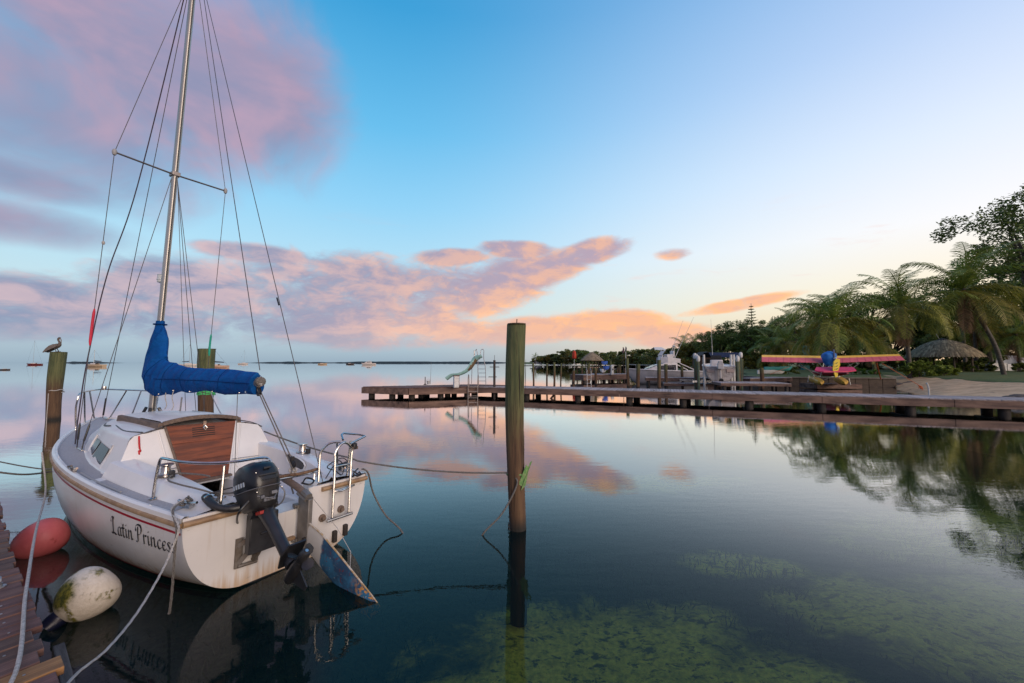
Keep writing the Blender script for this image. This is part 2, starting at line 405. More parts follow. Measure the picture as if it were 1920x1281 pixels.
def seabed_height(x, y):
    return -1.12 + .10 * np.sin(x * .9 + 1.3 * np.sin(y * .5)) * np.cos(y * .8) + .05 * np.sin(x * 2.3 + y * 1.7) - .012 * np.minimum(np.hypot(x, y), 90)
def build_seabed():
    m = bpy.data.materials.new('seabed'); m.use_nodes = True; t = NT(m.node_tree)
    o = t.n('ShaderNodeOutputMaterial'); p = t.n('ShaderNodeBsdfPrincipled'); t.nt.links.new(p.outputs[0], o.inputs[0])
    pos = t.n('ShaderNodeNewGeometry').outputs['Position']
    sep = t.n('ShaderNodeSeparateXYZ'); t.set(sep.inputs[0], pos); X, Y, Z = sep.outputs
    def blob(x, y, rx, ry):
        u = t.m('DIVIDE', t.m('SUBTRACT', X, x), rx); v = t.m('DIVIDE', t.m('SUBTRACT', Y, y), ry)
        return t.m('SUBTRACT', 1.0, t.m('ADD', t.m('MULTIPLY', u, u), t.m('MULTIPLY', v, v)))
    k = blob(1.1, 4.75, 2.0, 1.0)
    for q in ((.1, 4.1, 1.3, .75), (2.6, 4.1, 1.0, .8), (5.4, 5.4, 1.7, 1.3), (6.8, 4.8, 2.2, 1.9), (4.0, 6.8, 1.2, .45), (10.5, 8.0, 4.5, 1.6), (3.5, 11.5, 3.5, .9), (-12, 12, 5, 1.6), (-3, 18, 6, 1.5)):
        k = t.m('MAXIMUM', k, blob(*q))
    n = t.noise(pos, 1.3, 7, .68, .4); nf = t.noise(pos, 14.0, 5, .7)
    sand = t.smooth(t.m('ADD', t.m('MULTIPLY', k, .9), t.m('MULTIPLY', t.m('SUBTRACT', n, .5), 3.0)), -.25, .75)
    sc = t.mix(t.smooth(nf, .35, .7), (.92, .76, .15, 1), (.40, .35, .07, 1))
    gc = t.mix(t.smooth(nf, .35, .65), (.008, .018, .018, 1), (.032, .048, .032, 1))
    sp = t.noise(t.v('MULTIPLY', pos, (1.0, 1.6, 1)), 5.5, 6, .72, .6)
    sc = t.mix(t.smooth(sp, .52, .60, 0, .85), sc, gc)
    t.set(p.inputs['Base Color'], t.mix(sand, gc, sc)); p.inputs['Roughness'].default_value = .9
    b = t.n('ShaderNodeBump'); b.inputs['Strength'].default_value = .7; b.inputs['Distance'].default_value = .06; t.set(b.inputs['Height'], nf); t.set(p.inputs['Normal'], b.outputs[0])
    g = np.linspace(-1, 1, 161); c = np.sinh(g * 7.2) / np.sinh(7.2) * 8800
    XX, YY = np.meshgrid(c, c + 0.0); YY = YY + 4.0
    ZZ = seabed_height(XX, YY)
    V = np.stack([XX.ravel(), YY.ravel(), ZZ.ravel()], 1); n_ = len(c)
    i, j = np.meshgrid(np.arange(n_ - 1), np.arange(n_ - 1)); a = (j * n_ + i).ravel()
    o_ = np_mesh('seabed', V, np.stack([a, a + 1, a + n_ + 1, a + n_], 1), m); o_.data.shade_smooth(); tag(o_, kind='structure')
    # short turtle grass standing on the bottom
    rg = np.random.default_rng(5); N = 16000
    x = rg.uniform(-4.5, 11, N); y = rg.uniform(2.2, 11, N)
    q = np.sin(x * 1.7 + np.sin(y * 1.1) * 2) + np.cos(y * 1.9 + x * .6) + rg.normal(0, .5, N)
    inside = np.zeros(N)
    for bx, by, rx, ry in ((1.1, 4.75, 2.0, 1.0), (.1, 4.1, 1.3, .75), (2.6, 4.1, 1.0, .8), (5.4, 5.4, 1.7, 1.3), (6.8, 4.8, 2.2, 1.9)):
        inside = np.maximum(inside, 1 - ((x - bx) / rx) ** 2 - ((y - by) / ry) ** 2)
    keep = (q + 1.2 - 6 * inside) > .4
    x, y = x[keep], y[keep]; N = len(x); z = seabed_height(x, y)
    a = rg.uniform(0, 6.28, N); L = rg.uniform(.04, .12, N); w = rg.uniform(.006, .014, N); ln = rg.uniform(.02, .08, N); b_ = rg.uniform(0, 6.28, N)
    P0 = np.stack([x - np.cos(a) * w, y - np.sin(a) * w, z - .03], 1); P1 = np.stack([x + np.cos(a) * w, y + np.sin(a) * w, z - .03], 1)
    tip = np.stack([x + np.cos(b_) * ln, y + np.sin(b_) * ln, z + L], 1); off = np.stack([np.cos(a) * w * .6, np.sin(a) * w * .6, 0 * a], 1)
    V = np.stack([P0, P1, tip + off, tip - off], 1).reshape(-1, 3)
    gm = leaf_mat('seagrass', (.02, .035, .022), (.045, .07, .035), .2)
    tag(np_mesh('seagrass', V, np.arange(N * 4).reshape(-1, 4), gm), 'dark green seagrass growing on the shallow bottom', 'seagrass', kind='stuff')
build_seabed()

# ---- shore on the right: beach, lawn, and the wooded ground running far away to the left
SHORE = [(25, -40, 1, 0, 'b'), (24.5, 0, 1, 0, 'b'), (23.8, 12, 1, .15, 'b'), (24.6, 19, .88, .47, 'b'), (27.6, 26.3, .82, .57, 'b'), (31.4, 32.6, .75, .66, 'b'),
         (33.0, 34.4, .55, .83, 'w'), (28, 35.4, .15, .99, 'w'), (23.2, 37.6, .35, .94, 'w'), (22.5, 44, .97, .2, 'w'), (25, 56, .96, .28, 'w'), (32, 84, .96, .28, 'w'),
         (44, 130, .97, .25, 'w'), (55, 190, 1, .1, 'w'), (57, 250, .9, .43, 'w'), (50, 300, .6, .8, 'w'), (36, 318, .3, .95, 'w'), (18, 326, .1, 1, 'w'), (9, 340, 0, 1, 'w')]
def build_shore():
    offs_b = [(-9, -1.9), (-3, -.5), (0, 0.0), (2.5, .22), (6, .55), (9.0, .85)]
    offs_l = {'b': [(8.6, .80), (9.4, .92), (14, 1.0), (30, 1.15), (90, 1.6), (400, 3)], 'w': [(.0, .78), (.6, .80), (5, .95), (20, 1.1), (80, 1.5), (400, 3)]}
    sand = mat('sand', (.66, .44, .25), (.48, .31, .17), 1.3, .9, bump=.8, bscale=5, dirt=((.10, .07, .045), 1.6, .60))
    grass = mat('lawn', (.055, .095, .02), (.10, .12, .03), 1.5, .9, bump=.9, bscale=30, dirt=((.10, .08, .04), .6, .62))
    pts = []
    for k in range(len(SHORE) - 1):
        a, b = SHORE[k], SHORE[k + 1]; n = 6 if k < 8 else 4
        for i in range(n): 
            t = i / n; pts.append([lerp(a[j], b[j], t) for j in range(4)] + [a[4]])
    pts.append(list(SHORE[-1]))
    g = random.Random(3); rings = []; lr = []
    for x, y, nx, ny, kd in pts:
        N = Vector((nx, ny, 0)).normalized(); w = (g.random() - .5) * .5
        if kd == 'b': rings.append([Vector((x, y, 0)) + N * (o + (w if o >= 0 else 0)) + Vector((0, 0, z + (g.random() - .5) * .06 * (o > 0))) for o, z in offs_b])
        lr.append([Vector((x, y, 0)) + N * o + Vector((0, 0, z + (g.random() - .5) * .05 * (o > 9))) for o, z in offs_l[kd]])
    x, y, nx, ny = SHORE[6][:4]      # the beach tucks in behind the end of the wall
    N = Vector((nx, ny, 0)).normalized(); rings.append([Vector((x, y, 0)) + N * o + Vector((0, 0, z - .1)) for o, z in offs_b])
    tag(MB().loft(rings, False).build('beach', sand), kind='structure')
    tag(MB().loft(lr, False).build('shore_ground', grass), kind='structure')
build_shore()

def far_land(name, p0, p1, depth, hmax, seed):
    g = random.Random(seed); n = 90; m = mat('hazed_mangrove', (.012, .028, .038), (.020, .040, .045), .02, 1.0)  # bluish base colour stands in for haze over the distant mangroves
    front, top, back = [], [], []; hh = .5
    for i in range(n + 1):
        t = i / n; x = lerp(p0, p1, t); y = depth + 60 * math.sin(t * 5 + seed)
        hh = min(1, max(.35, hh + (g.random() - .5) * .35)); e = min(1, 8 * t, 8 * (1 - t))
        front.append(Vector((x, y, -.3))); top.append(Vector((x, y + 25, hmax * hh * e))); back.append(Vector((x, y + 160, -.3)))
    tag(MB().loft([front, top, back], False).build(name, m, None, False), kind='structure')
far_land('far_island', -2950, -2480, 2450, 9, 1)
far_land('far_island', -1750, 60, 2500, 9, 2)
far_land('far_island', 30, 420, 1500, 8, 4)

# ---- timber sea wall below the lawn
def build_seawall():
    root = empty('sea_wall', (0, 0, 0), 0, 'low weathered timber sea wall below the lawn behind the ultralight aircraft', 'sea wall')
    wm = mat('wall_timber', (.055, .04, .03), (.10, .075, .055), 3, .85, stretch=(1, 1, 8), bump=.4)
    cm = mat('wall_cap', (.20, .175, .15), (.12, .10, .085), 2.5, .8)
    L = [Vector((p[0], p[1], 0)) for p in SHORE[6:12]]; b = MB(); c = MB()
    for i in range(len(L) - 1):
        d = L[i + 1] - L[i]; n = max(1, int(d.length / .9))
        for j in range(n):
            a = L[i].lerp(L[i + 1], j / n); e = L[i].lerp(L[i + 1], (j + .96) / n)
            MB().bar((a.x, a.y, -.35), (e.x, e.y, -.35), .12, 2.2).build('panel', wm, root, False) if i < 2 else b.bar((a.x, a.y, -.35), (e.x, e.y, -.35), .12, 2.2)
            if j % 2 == 0: q = a - Vector((d.y, -d.x, 0)).normalized() * -.12; b.box((q.x, q.y, -.3), (.16, .16, 2.1))
        c.bar((L[i].x, L[i].y, .80), (L[i + 1].x, L[i + 1].y, .80), .34, .08)
    b.build('piles', wm, root, False); c.build('cap', cm, root, False)
build_seawall()

# ================================================================== DOCKS AND PILINGS
WOOD_OLD = mat('weathered_plank', (.165, .088, .066), (.088, .046, .037), 3.0, .75, stretch=(1, 9, 9), bump=.5, bscale=14, island=.30, dirt=((.03, .022, .022), 9, .66))
WOOD_NEW = mat('new_plank', (.34, .17, .06), (.20, .095, .035), 3.5, .7, stretch=(1, 9, 9), bump=.4, bscale=14)
WOOD_GREY = mat('grey_plank', (.38, .335, .33), (.24, .20, .195), 2.0, .8, stretch=(1, 5, 5), bump=.4, island=.25)
WOOD_BEAM = mat('dock_beam', (.20, .125, .095), (.095, .06, .05), 1.6, .85, stretch=(.6, 3, 3), bump=.6, bscale=8, dirt=((.028, .02, .018), 1.2, .58))
WOOD_DARK = mat('dark_pile', (.035, .027, .022), (.018, .015, .014), 5, .8, bump=.5)
GALV = mat('galvanised', (.42, .42, .43), (.25, .25, .26), 14, .45, .8)
STEEL = mat('stainless', (.62, .60, .58), (.45, .42, .39), 9, .22, 1.0)
ROPE_W = mat('white_rope', (.52, .50, .48), (.36, .34, .32), 60, .85, bump=.8, bscale=120)
ROPE_G = mat('grey_rope', (.20, .185, .17), (.12, .11, .10), 60, .85, bump=.8, bscale=120)

def piling_mat(name, waterline_brown=True):
    if name in MATS: return MATS[name]
    m = bpy.data.materials.new(name); m.use_nodes = True; t = NT(m.node_tree)
    p = t.n('ShaderNodeBsdfPrincipled'); o = t.n('ShaderNodeOutputMaterial'); t.nt.links.new(p.outputs[0], o.inputs[0])
    co = t.n('ShaderNodeTexCoord').outputs['Object']; oi = t.n('ShaderNodeObjectInfo').outputs['Random']
    sep = t.n('ShaderNodeSeparateXYZ'); t.set(sep.inputs[0], co)
    g = t.noise(t.v('MULTIPLY', co, (9, 9, .55)), 2.2, 6, .65); gf = t.noise(t.v('MULTIPLY', co, (40, 40, 1.6)), 1.5, 4, .6)
    green = t.mix(t.smooth(g, .3, .7), (.045, .065, .026, 1), (.13, .135, .055, 1))
    brown = t.mix(t.smooth(g, .3, .7), (.068, .036, .020, 1), (.130, .075, .038, 1))
    z = t.m('ADD', sep.outputs[2], t.m('MULTIPLY', t.m('SUBTRACT', g, .5), 1.1))
    col = t.mix(t.smooth(z, .95, 1.9), brown, green)          # preservative green leaches out of the lower half
    col = t.mix(t.smooth(sep.outputs[2], .22, .02), col, (.016, .014, .011, 1))   # weed at the tide line
    col = t.mix(t.smooth(gf, .58, .66, 0, .75), col, (.018, .014, .010, 1))
    t.set(p.inputs['Base Color'], col); p.inputs['Roughness'].default_value = .85
    b = t.n('ShaderNodeBump'); b.inputs['Strength'].default_value = .7; b.inputs['Distance'].default_value = .015
    t.set(b.inputs['Height'], t.m('ADD', g, gf)); t.set(p.inputs['Normal'], b.outputs[0])
    MATS[name] = m; return m
PILE = piling_mat('piling_timber')
def piling_mesh(r0, r1, h, seed, sides=28, bend=.02):
    g = random.Random(seed); b = MB(); bend *= 1.6; rings = []; zs = [-1.6, -.5, 0, .3, .7, 1.1, 1.5, 1.9, h * .82, h * .93, h - .02, h]
    zs = sorted(set(z for z in zs if z <= h)); ph = g.random() * 6
    for z in zs:
        r = lerp(r0, r1, max(0, z) / h) * (1 + .025 * math.sin(z * 3 + ph)) * (.985 if z == h else 1)
        ox = bend * math.sin(z * 1.3 + ph); oy = bend * math.cos(z * 1.1 + ph)
        rings.append([Vector((ox + r * (1 + .02 * math.sin(5 * a + z) + .012 * math.sin(11 * a + ph)) * math.cos(a), oy + r * (1 + .02 * math.sin(4 * a + z * .7)) * math.sin(a), z)) for a in [2 * math.pi * j / sides for j in range(sides)]])
    return b.loft(rings)
def big_piling(loc, r0, r1, h, seed, label, spike=True, crack=True):
    o = empty('mooring_piling', loc, 0, label, 'piling', 'mooring pilings around the sailboat')
    piling_mesh(r0, r1, h, seed).build('post', PILE, o)
    tm = mat('piling_end_grain', (.10, .085, .05), (.05, .04, .025), 25, .9)
    MB().lathe([(.0, h + .004), (r1 * .95, h + .006), (r1 * .93, h - .01)][::-1], n=20).build('end_grain', tm, o)
    if spike: MB().tube([(0, .02, h - .02), (.004, .02, h + .07)], .006, 6).build('spike', WOOD_DARK, o)
    return o
pc = at(969, 990, z=0)
c_pile = big_piling((pc.x, pc.y, 0), .108, .130, 2.665, 11, 'tall green and brown mooring piling in open water right of the sailboat')
def piling_detail(o, r0, r1, h, seed):
    g = random.Random(seed)
    for k in range(7):                       # drying checks (long open cracks)
        a = -math.pi / 2 + g.uniform(-1.2, 1.2); z0 = g.uniform(.3, h * .75); L = g.uniform(.25, .8); pts = []
        for i in range(7):
            z = min(h - .01, z0 + L * i / 6); rr = lerp(r0, r1, z / h) * 1.012; a += g.uniform(-.012, .012); pts.append((rr * math.cos(a), rr * math.sin(a), z))
        MB().tube(pts, [.001, .003, .0045, .005, .004, .003, .001], 5).build('crack', WOOD_DARK, o)
    b = MB(); 
    for k in range(170):
        a = g.uniform(0, 6.283); z = g.gauss(.0, .07); rr = r0 * 1.01; s_ = g.uniform(.006, .014)
        b.lathe([(s_, -.3 * s_), (s_ * .8, .5 * s_), (s_ * .35, s_)], (rr * math.cos(a), rr * math.sin(a), z), 6, Vector((math.cos(a), math.sin(a), 0)).to_track_quat('Z', 'Y').to_matrix())
    tag(b.build('barnacles', mat('barnacle', (.16, .14, .11), (.07, .06, .05), 20, .9), o), kind='stuff')
piling_detail(c_pile, .108, .130, 2.665, 5)
lp = at(101, 787, z=0); lpile = big_piling((lp.x, lp.y, 0), .20, .235, 2.55, 12, 'mossy mooring piling beyond the bow with a pelican on top')
bp = at(384, 796, z=0); bpile = big_piling((bp.x, bp.y, 0), .215, .255, 2.63, 13, 'weathered piling behind the blue sail cover tied with green rope')

# green strap and rope round the near piling
GREEN = mat('green_strap', (.10, .26, .07), (.20, .30, .12), 20, .8, bump=.4)
def coil(c, r, z0, turns, pitch, n=20):
    return [(c[0] + r * math.cos(6.283 * i / n), c[1] + r * math.sin(6.283 * i / n), z0 + pitch * i / n + .012 * math.sin(i * 1.7)) for i in range(int(turns * n) + 1)]
o = empty('green_strap', (pc.x, pc.y, 0), 0, 'frayed green strap knotted round the tall piling in open water', 'strap')
MB().prism([(.02, -.135, .60), (.09, -.13, .55), (.155, -.10, .80), (.12, -.125, .84)], (.0, .018, 0)).build('tail', GREEN, o, False)
MB().prism([(.05, -.142, .52), (.11, -.135, .58), (.17, -.09, .86), (.20, -.08, .88), (.10, -.142, .66)], (.0, .010, 0)).build('tail', GREEN, o, False)
MB().tube(coil((0, 0), .126, .68, 1.2, .03), .014, 6).build('loop', GREEN, o)
o = MB().tube(spline([(pc.x - .13, pc.y - .05, .72), (pc.x + .0, pc.y - .145, .66), (pc.x - .04, pc.y - .16, .50), (pc.x - .20, pc.y - .20, .24), (pc.x - .42, pc.y - .22, .02), (pc.x - .55, pc.y - .2, -.25)], 8), .011, 6).build('slack_rope', ROPE_G)
tag(o, 'slack grey rope hanging from the tall piling into the water', 'rope')
o = MB().tube(coil((bp.x, bp.y), .25, 1.02, 4.2, .045), .022, 6).build('green_rope_wrap', mat('green_rope', (.05, .42, .10), (.10, .50, .20), 30, .7))
tag(o, 'bright green rope wrapped round the piling behind the blue sail cover', 'rope')
o = empty('hanging_rope', (lp.x, lp.y, 0), 0, 'thin pale rope tied round the pelican piling and hanging down its face', 'rope')
MB().tube(coil((0, 0), .222, 1.02, 1.05, .10), .016, 6).build('loop', ROPE_W, o)
MB().tube(spline([(.0, -.235, 1.00), (.01, -.245, .6), (-.01, -.235, .25), (.0, -.24, -.1)], 6), .013, 6).build('tail', ROPE_W, o)

# ---- foreground dock (camera stands on it)
E1 = Vector((.814, -.581, 0)).normalized(); N1 = Vector((.581, .814, 0)).normalized()      # along the edge / towards the water
EDGE0 = Vector((-2.21, 2.01, 0)); DZ = .60
def build_near_dock():
    root = empty('wooden_dock', (EDGE0.x, EDGE0.y, 0), math.atan2(E1.y, E1.x), 'reddish brown plank dock in the lower left corner with one newer orange board', 'dock')
    # local: x along the edge (towards the camera's right), y towards the water
    g = random.Random(21); W = .1475
    for i in range(58):
        x = .62 - i * W - (0 if i < 1 else 0)
        ln = 2.4; end = .0 + (g.random() - .5) * .05
        if i == 5: end = .045
        tilt = (g.random() - .5) * .010
        w = W - .009 - g.random() * .007
        b = MB(); cx = x - W / 2
        nseg = 1
        zt = (g.random() - .5) * .008
        b.box((0, -ln / 2, 0), (w, ln, .040))
        pl = b.build('plank', WOOD_NEW if i == 5 else WOOD_OLD, root, True, .004)
        pl.location = (cx, end, DZ - .02 + zt); pl.rotation_euler = (tilt, (g.random() - .5) * .03, (g.random() - .5) * .008)
        # grain runs along the plank: swap texture axis by rotating object data
        if i != 5: pl.data.transform(Matrix.Rotation(R(90), 4, 'Z')); pl.rotation_euler.z += R(-90)
        else: pl.data.transform(Matrix.Rotation(R(90), 4, 'Z')); pl.rotation_euler.z += R(-90)
        if i % 1 == 0:
            for yy in (-.12, -.16):
                MB().lathe([(.006, 0), (.006, .003), (.0, .0035)], (cx + (g.random() - .5) * .06, end + yy - g.random() * .02, DZ + zt + .0005), 8).build('nail', GALV, root)
    MB().bar((-8.2, -.10, DZ - .16), (.7, -.10, DZ - .16), .06, .22).build('stringer', WOOD_DARK, root, False)
    MB().bar((-8.2, -1.2, DZ - .16), (.7, -1.2, DZ - .16), .06, .22).build('stringer', WOOD_DARK, root, False)
    MB().bar((-1.05, .13, .22), (.75, .085, .16), .055, .16).build('fender_timber', mat('fender_timber', (.12, .105, .095), (.07, .06, .055), 4, .85, stretch=(1, 6, 6), bump=.5), root, False, .006)
    for x in (-6.4, -4.0, -1.6, .55):
        MB().lathe([(.10, -1.5), (.10, DZ - .06)], (x, -.26, 0), 14).build('pile', WOOD_DARK, root)
        MB().lathe([(.10, -1.5), (.10, DZ - .06)], (x, -1.9, 0), 14).build('pile', WOOD_DARK, root)
    # short galvanised eye bolt near the edge
    k = MB(); ex, ey = -1.56, -.10
    k.lathe([(.032, 0), (.032, .008), (.014, .009), (.014, .03)], (ex, ey, DZ), 12)
    k.tube([(ex + .024 * math.cos(a), ey, DZ + .045 + .024 * math.sin(a)) for a in [6.283 * i / 14 for i in range(15)]], .006, 6)
    k.build('eye_bolt', GALV, root)
build_near_dock()

# ---- long pier across the middle
PA, PB = Vector((-2.6, 25.57, 0)), Vector((27.5, 13.45, 0)); PZ = .62
def build_pier():
    d = (PB - PA); L = d.length; d.normalize(); nb = Vector((-d.y, d.x, 0))      # nb: away from the camera
    root = empty('long_pier', PA, math.atan2(d.y, d.x), 'long low plank pier crossing the middle of the picture to the beach', 'pier')
    W = 2.1; n = int(L / .150); g = random.Random(5)
    pm = bpy.data.meshes.new('plank')
    base = MB().box((0, 0, 0), (W, .140, .04)); pm.from_pydata(base.v, [], base.f); pm.materials.append(WOOD_GREY)
    for i in range(n):
        p = bpy.data.objects.new('plank', pm); COL.objects.link(p); p.parent = root
        p.location = (i * .150 + .075, W / 2 - .03 + (g.random() - .5) * .03, PZ - .02 + (g.random() - .5) * .012); p.rotation_euler = ((g.random() - .5) * .01, 0, R(90) + (g.random() - .5) * .006)
    for y, nm in ((.02, 'fascia_beam'), (W - .1, 'rear_beam')):
        x = 0.0
        while x < L:
            e = min(L, x + 4.6); MB().bar((x, y, PZ - .205), (e - .015, y, PZ - .205), .09, .32).build(nm, WOOD_BEAM, root, False, .008); x = e
    for i, px in enumerate((965, 1067, 1172, 1283, 1420, 1567, 1740, 1915)):
        a = at(px, 745 + i * 4, z=.2); s = (Vector((a.x, a.y, 0)) - PA).dot(d)
        for y in (.28, W - .35):
            k = MB().lathe([(.19, -1.8), (.18, PZ - .06)], (s + (y > 1) * .25, y, 0), 14); k.build('pile', WOOD_DARK, root)
        MB().bar((s - .02, .1, PZ - .30), (s - .02, W - .2, PZ - .30), .16, .22).build('cross_beam', WOOD_DARK, root, False)
    a = at(1026, 737, depth=23.3); s = (Vector((a.x, a.y, 0)) - PA).dot(d)
    MB().bar((s + .35, .45, .42), (s - .15, .5, -.15), .10, .10).build('brace', WOOD_BEAM, root, False)
    # small end plank lumps: cleats
    for px in (1006, 1230):
        a = at(px, 728, z=PZ); s = (Vector((a.x, a.y, 0)) - PA).dot(d)
        MB().tube([(s - .14, .2, PZ + .06), (s - .05, .2, PZ + .045), (s + .05, .2, PZ + .045), (s + .14, .2, PZ + .06)], .018, 6).box((s, .2, PZ + .02), (.09, .05, .05)).build('cleat', GALV, root)
build_pier()
PN, PU, PV = Vector((-6.2, 24.05, 0)), Vector((6.9, 2.6, 0)), Vector((-3.3, 1.35, 0))
def build_head():
    d = PU.normalized(); Lh = PU.length; ang = math.atan2(d.y, d.x)
    root = empty('swim_platform', PN, ang, 'wide brown swimming platform at the pier end carrying the slide', 'platform')
    c, s_ = math.cos(-ang), math.sin(-ang); v = Vector((PV.x * c - PV.y * s_, PV.x * s_ + PV.y * c, 0))
    pm = bpy.data.meshes.new('plank'); n = int(Lh / .165); ln = v.length; vd = v.normalized(); va = math.atan2(vd.y, vd.x)
    b = MB().box((ln / 2, 0, 0), (ln, .152, .04)); pm.from_pydata(b.v, [], b.f); pm.materials.append(WOOD_OLD); g = random.Random(4)
    sp = .165
    for i in range(n):
        p = bpy.data.objects.new('plank', pm); COL.objects.link(p); p.parent = root; p.location = (i * sp + .08, -.02 + (g.random() - .5) * .03, PZ - .004 + (g.random() - .5) * .01); p.rotation_euler = (0, 0, va)
    MB().bar((0, 0, PZ - .225), (Lh, 0, PZ - .225), .10, .38).build('fascia_beam', WOOD_BEAM, root, False, .008)
    e = vd * ln
    MB().bar((-.02, .05, PZ - .225), (e.x - .02, e.y, PZ - .225), .10, .38).build('fascia_beam', WOOD_BEAM, root, False, .008)
    MB().bar((Lh, .06, PZ - .225), (Lh + e.x, e.y, PZ - .225), .10, .38).build('fascia_beam', WOOD_BEAM, root, False, .008)
    MB().bar((e.x, e.y, PZ - .225), (Lh + e.x, e.y, PZ - .225), .10, .38).build('fascia_beam', WOOD_BEAM, root, False, .008)
    for t in (.06, .30, .53, .78, .97):
        for u in (.08, .5, .95):
            q = Vector((Lh * t, 0, 0)) + v * u * ln / v.length + Vector((0, .25 if u < .5 else 0, 0)); MB().lathe([(.20, -1.8), (.19, PZ - .3)], (q.x, q.y, 0), 14).build('pile', WOOD_DARK, root)
    return root
build_head()

# ================================================================== THE SAILBOAT  (boat frame: x forward from transom, y to port, z up from the waterline)
BT = Vector((-2.3601, 4.2973, 0))
BF, BL, BU = Vector((-.854603, .519282, .000539)), Vector((-.519029, -.854218, .030345)), Vector((.016218, .025653, .999539))
BM = Matrix((BF, BL, BU)).transposed().to_4x4(); BM.translation = BT
def bw(x, y, z): return BM @ Vector((x, y, z))
boat = empty('sailboat'); boat.matrix_world = BM
tag(boat, 'white sailboat with bare mast and blue sail cover moored beside the dock', 'sailboat')
GEL = mat('gelcoat_white', (.72, .71, .705), (.64, .63, .625), 1.5, .32, spec=.45, coat=.15, dirt=((.42, .38, .33), 5, .66), contrast=(.3, .7))
def hull_material():
    m = bpy.data.materials.new('hull_paint'); m.use_nodes = True; t = NT(m.node_tree)
    p = t.n('ShaderNodeBsdfPrincipled'); o = t.n('ShaderNodeOutputMaterial'); t.nt.links.new(p.outputs[0], o.inputs[0])
    co = t.n('ShaderNodeTexCoord').outputs['Object']; sep = t.n('ShaderNodeSeparateXYZ'); t.set(sep.inputs[0], co); X, Y, Z = sep.outputs
    n = t.noise(co, 1.6, 5, .6); st = t.noise(t.v('MULTIPLY', co, (16, 16, .8)), 1.0, 5, .65)
    col = t.mix(t.smooth(n, .3, .7), (.68, .66, .65, 1), (.60, .58, .57, 1))
    # brown tannin staining creeping up from the waterline and runs below the fittings
    zz = t.m('SUBTRACT', Z, t.m('MULTIPLY', t.m('SUBTRACT', st, .5), .55))
    col = t.mix(t.smooth(zz, .19, -.02, 0, .7), col, (.42, .26, .11, 1))
    col = t.mix(t.m('MULTIPLY', t.smooth(st, .58, .72), .20), col, (.40, .30, .20, 1))
    sc = t.noise(t.v('MULTIPLY', co, (3, 3, 9)), 1.4, 6, .7); col = t.mix(t.m('MULTIPLY', t.smooth(sc, .64, .70), .45), col, (.22, .21, .21, 1))
    col = t.mix(t.smooth(Z, .012, .006), col, (.010, .011, .014, 1))
    t.set(p.inputs['Base Color'], col); t.set(p.inputs['Roughness'], t.m('MULTIPLY_ADD', n, .3, .22)); p.inputs['Coat Weight'].default_value = .1
    return m
HULL = hull_material()
NONSKID = mat('nonskid_deck', (.40, .40, .42), (.33, .33, .35), 60, .8, bump=.5, bscale=160, dirt=((.25, .245, .24), 4, .64))
TANRUB = mat('rub_rail_tan', (.36, .235, .13), (.24, .15, .085), 8, .6)
REDSTR = mat('red_stripe', (.35, .012, .03), (.26, .01, .025), 6, .35)
TEAK = mat('varnished_teak', (.21, .050, .013), (.10, .024, .008), 2.2, .5, stretch=(1, 1.2, 11), bump=.15, bscale=10, coat=.08, dirt=((.06, .016, .008), 4, .64))
TEAKGREY = mat('weathered_teak', (.17, .12, .09), (.11, .08, .065), 5, .75, stretch=(1, 6, 6))
BLACKP = mat('black_plastic', (.012, .012, .014), (.022, .022, .024), 12, .42, spec=.5)
GLASSD = mat('dark_window', (.014, .016, .018), (.022, .024, .025), 3, .08, spec=.6)
ALU = mat('anodised_mast', (.44, .42, .38), (.36, .34, .31), 3, .42, .75, stretch=(1, 1, .2))
WIRE = mat('rigging_wire', (.10, .095, .10), (.06, .06, .062), 40, .5, .4)

XS = [0, 1, 2, 3, 4, 4.8, 5.5, 6.05, 6.4, 6.58]
HB = [.945, 1.05, 1.105, 1.105, 1.015, .825, .57, .315, .12, .015]
SZ = [.735, .745, .765, .80, .85, .905, .965, 1.02, 1.05, 1.065]
KZ = [-.015, -.17, -.29, -.33, -.31, -.25, -.12, .16, .58, .93]
PW = [.52, .53, .55, .58, .64, .72, .82, .92, 1.0, 1.0]
hb = lambda x: interp(x, XS, HB); sz = lambda x: interp(x, XS, SZ); kz = lambda x: interp(x, XS, KZ); pw = lambda x: interp(x, XS, PW)
def hull_y(x, z):
    s, k = sz(x), kz(x); q = min(1, max(0, (s - z) / (s - k))); return hb(x) * max(0.0, (1 - q * q)) ** (pw(x) / 2)
def hull_ring(x, n=18):
    s, k = sz(x), kz(x); pts = []
    for i in range(n + 1):
        th = math.pi / 2 * i / n; q = math.sin(th); pts.append(Vector((x, hb(x) * max(0, math.cos(th)) ** pw(x), s - (s - k) * q)))
    return pts + [Vector((p.x, -p.y, p.z)) for p in reversed(pts[:-1])]
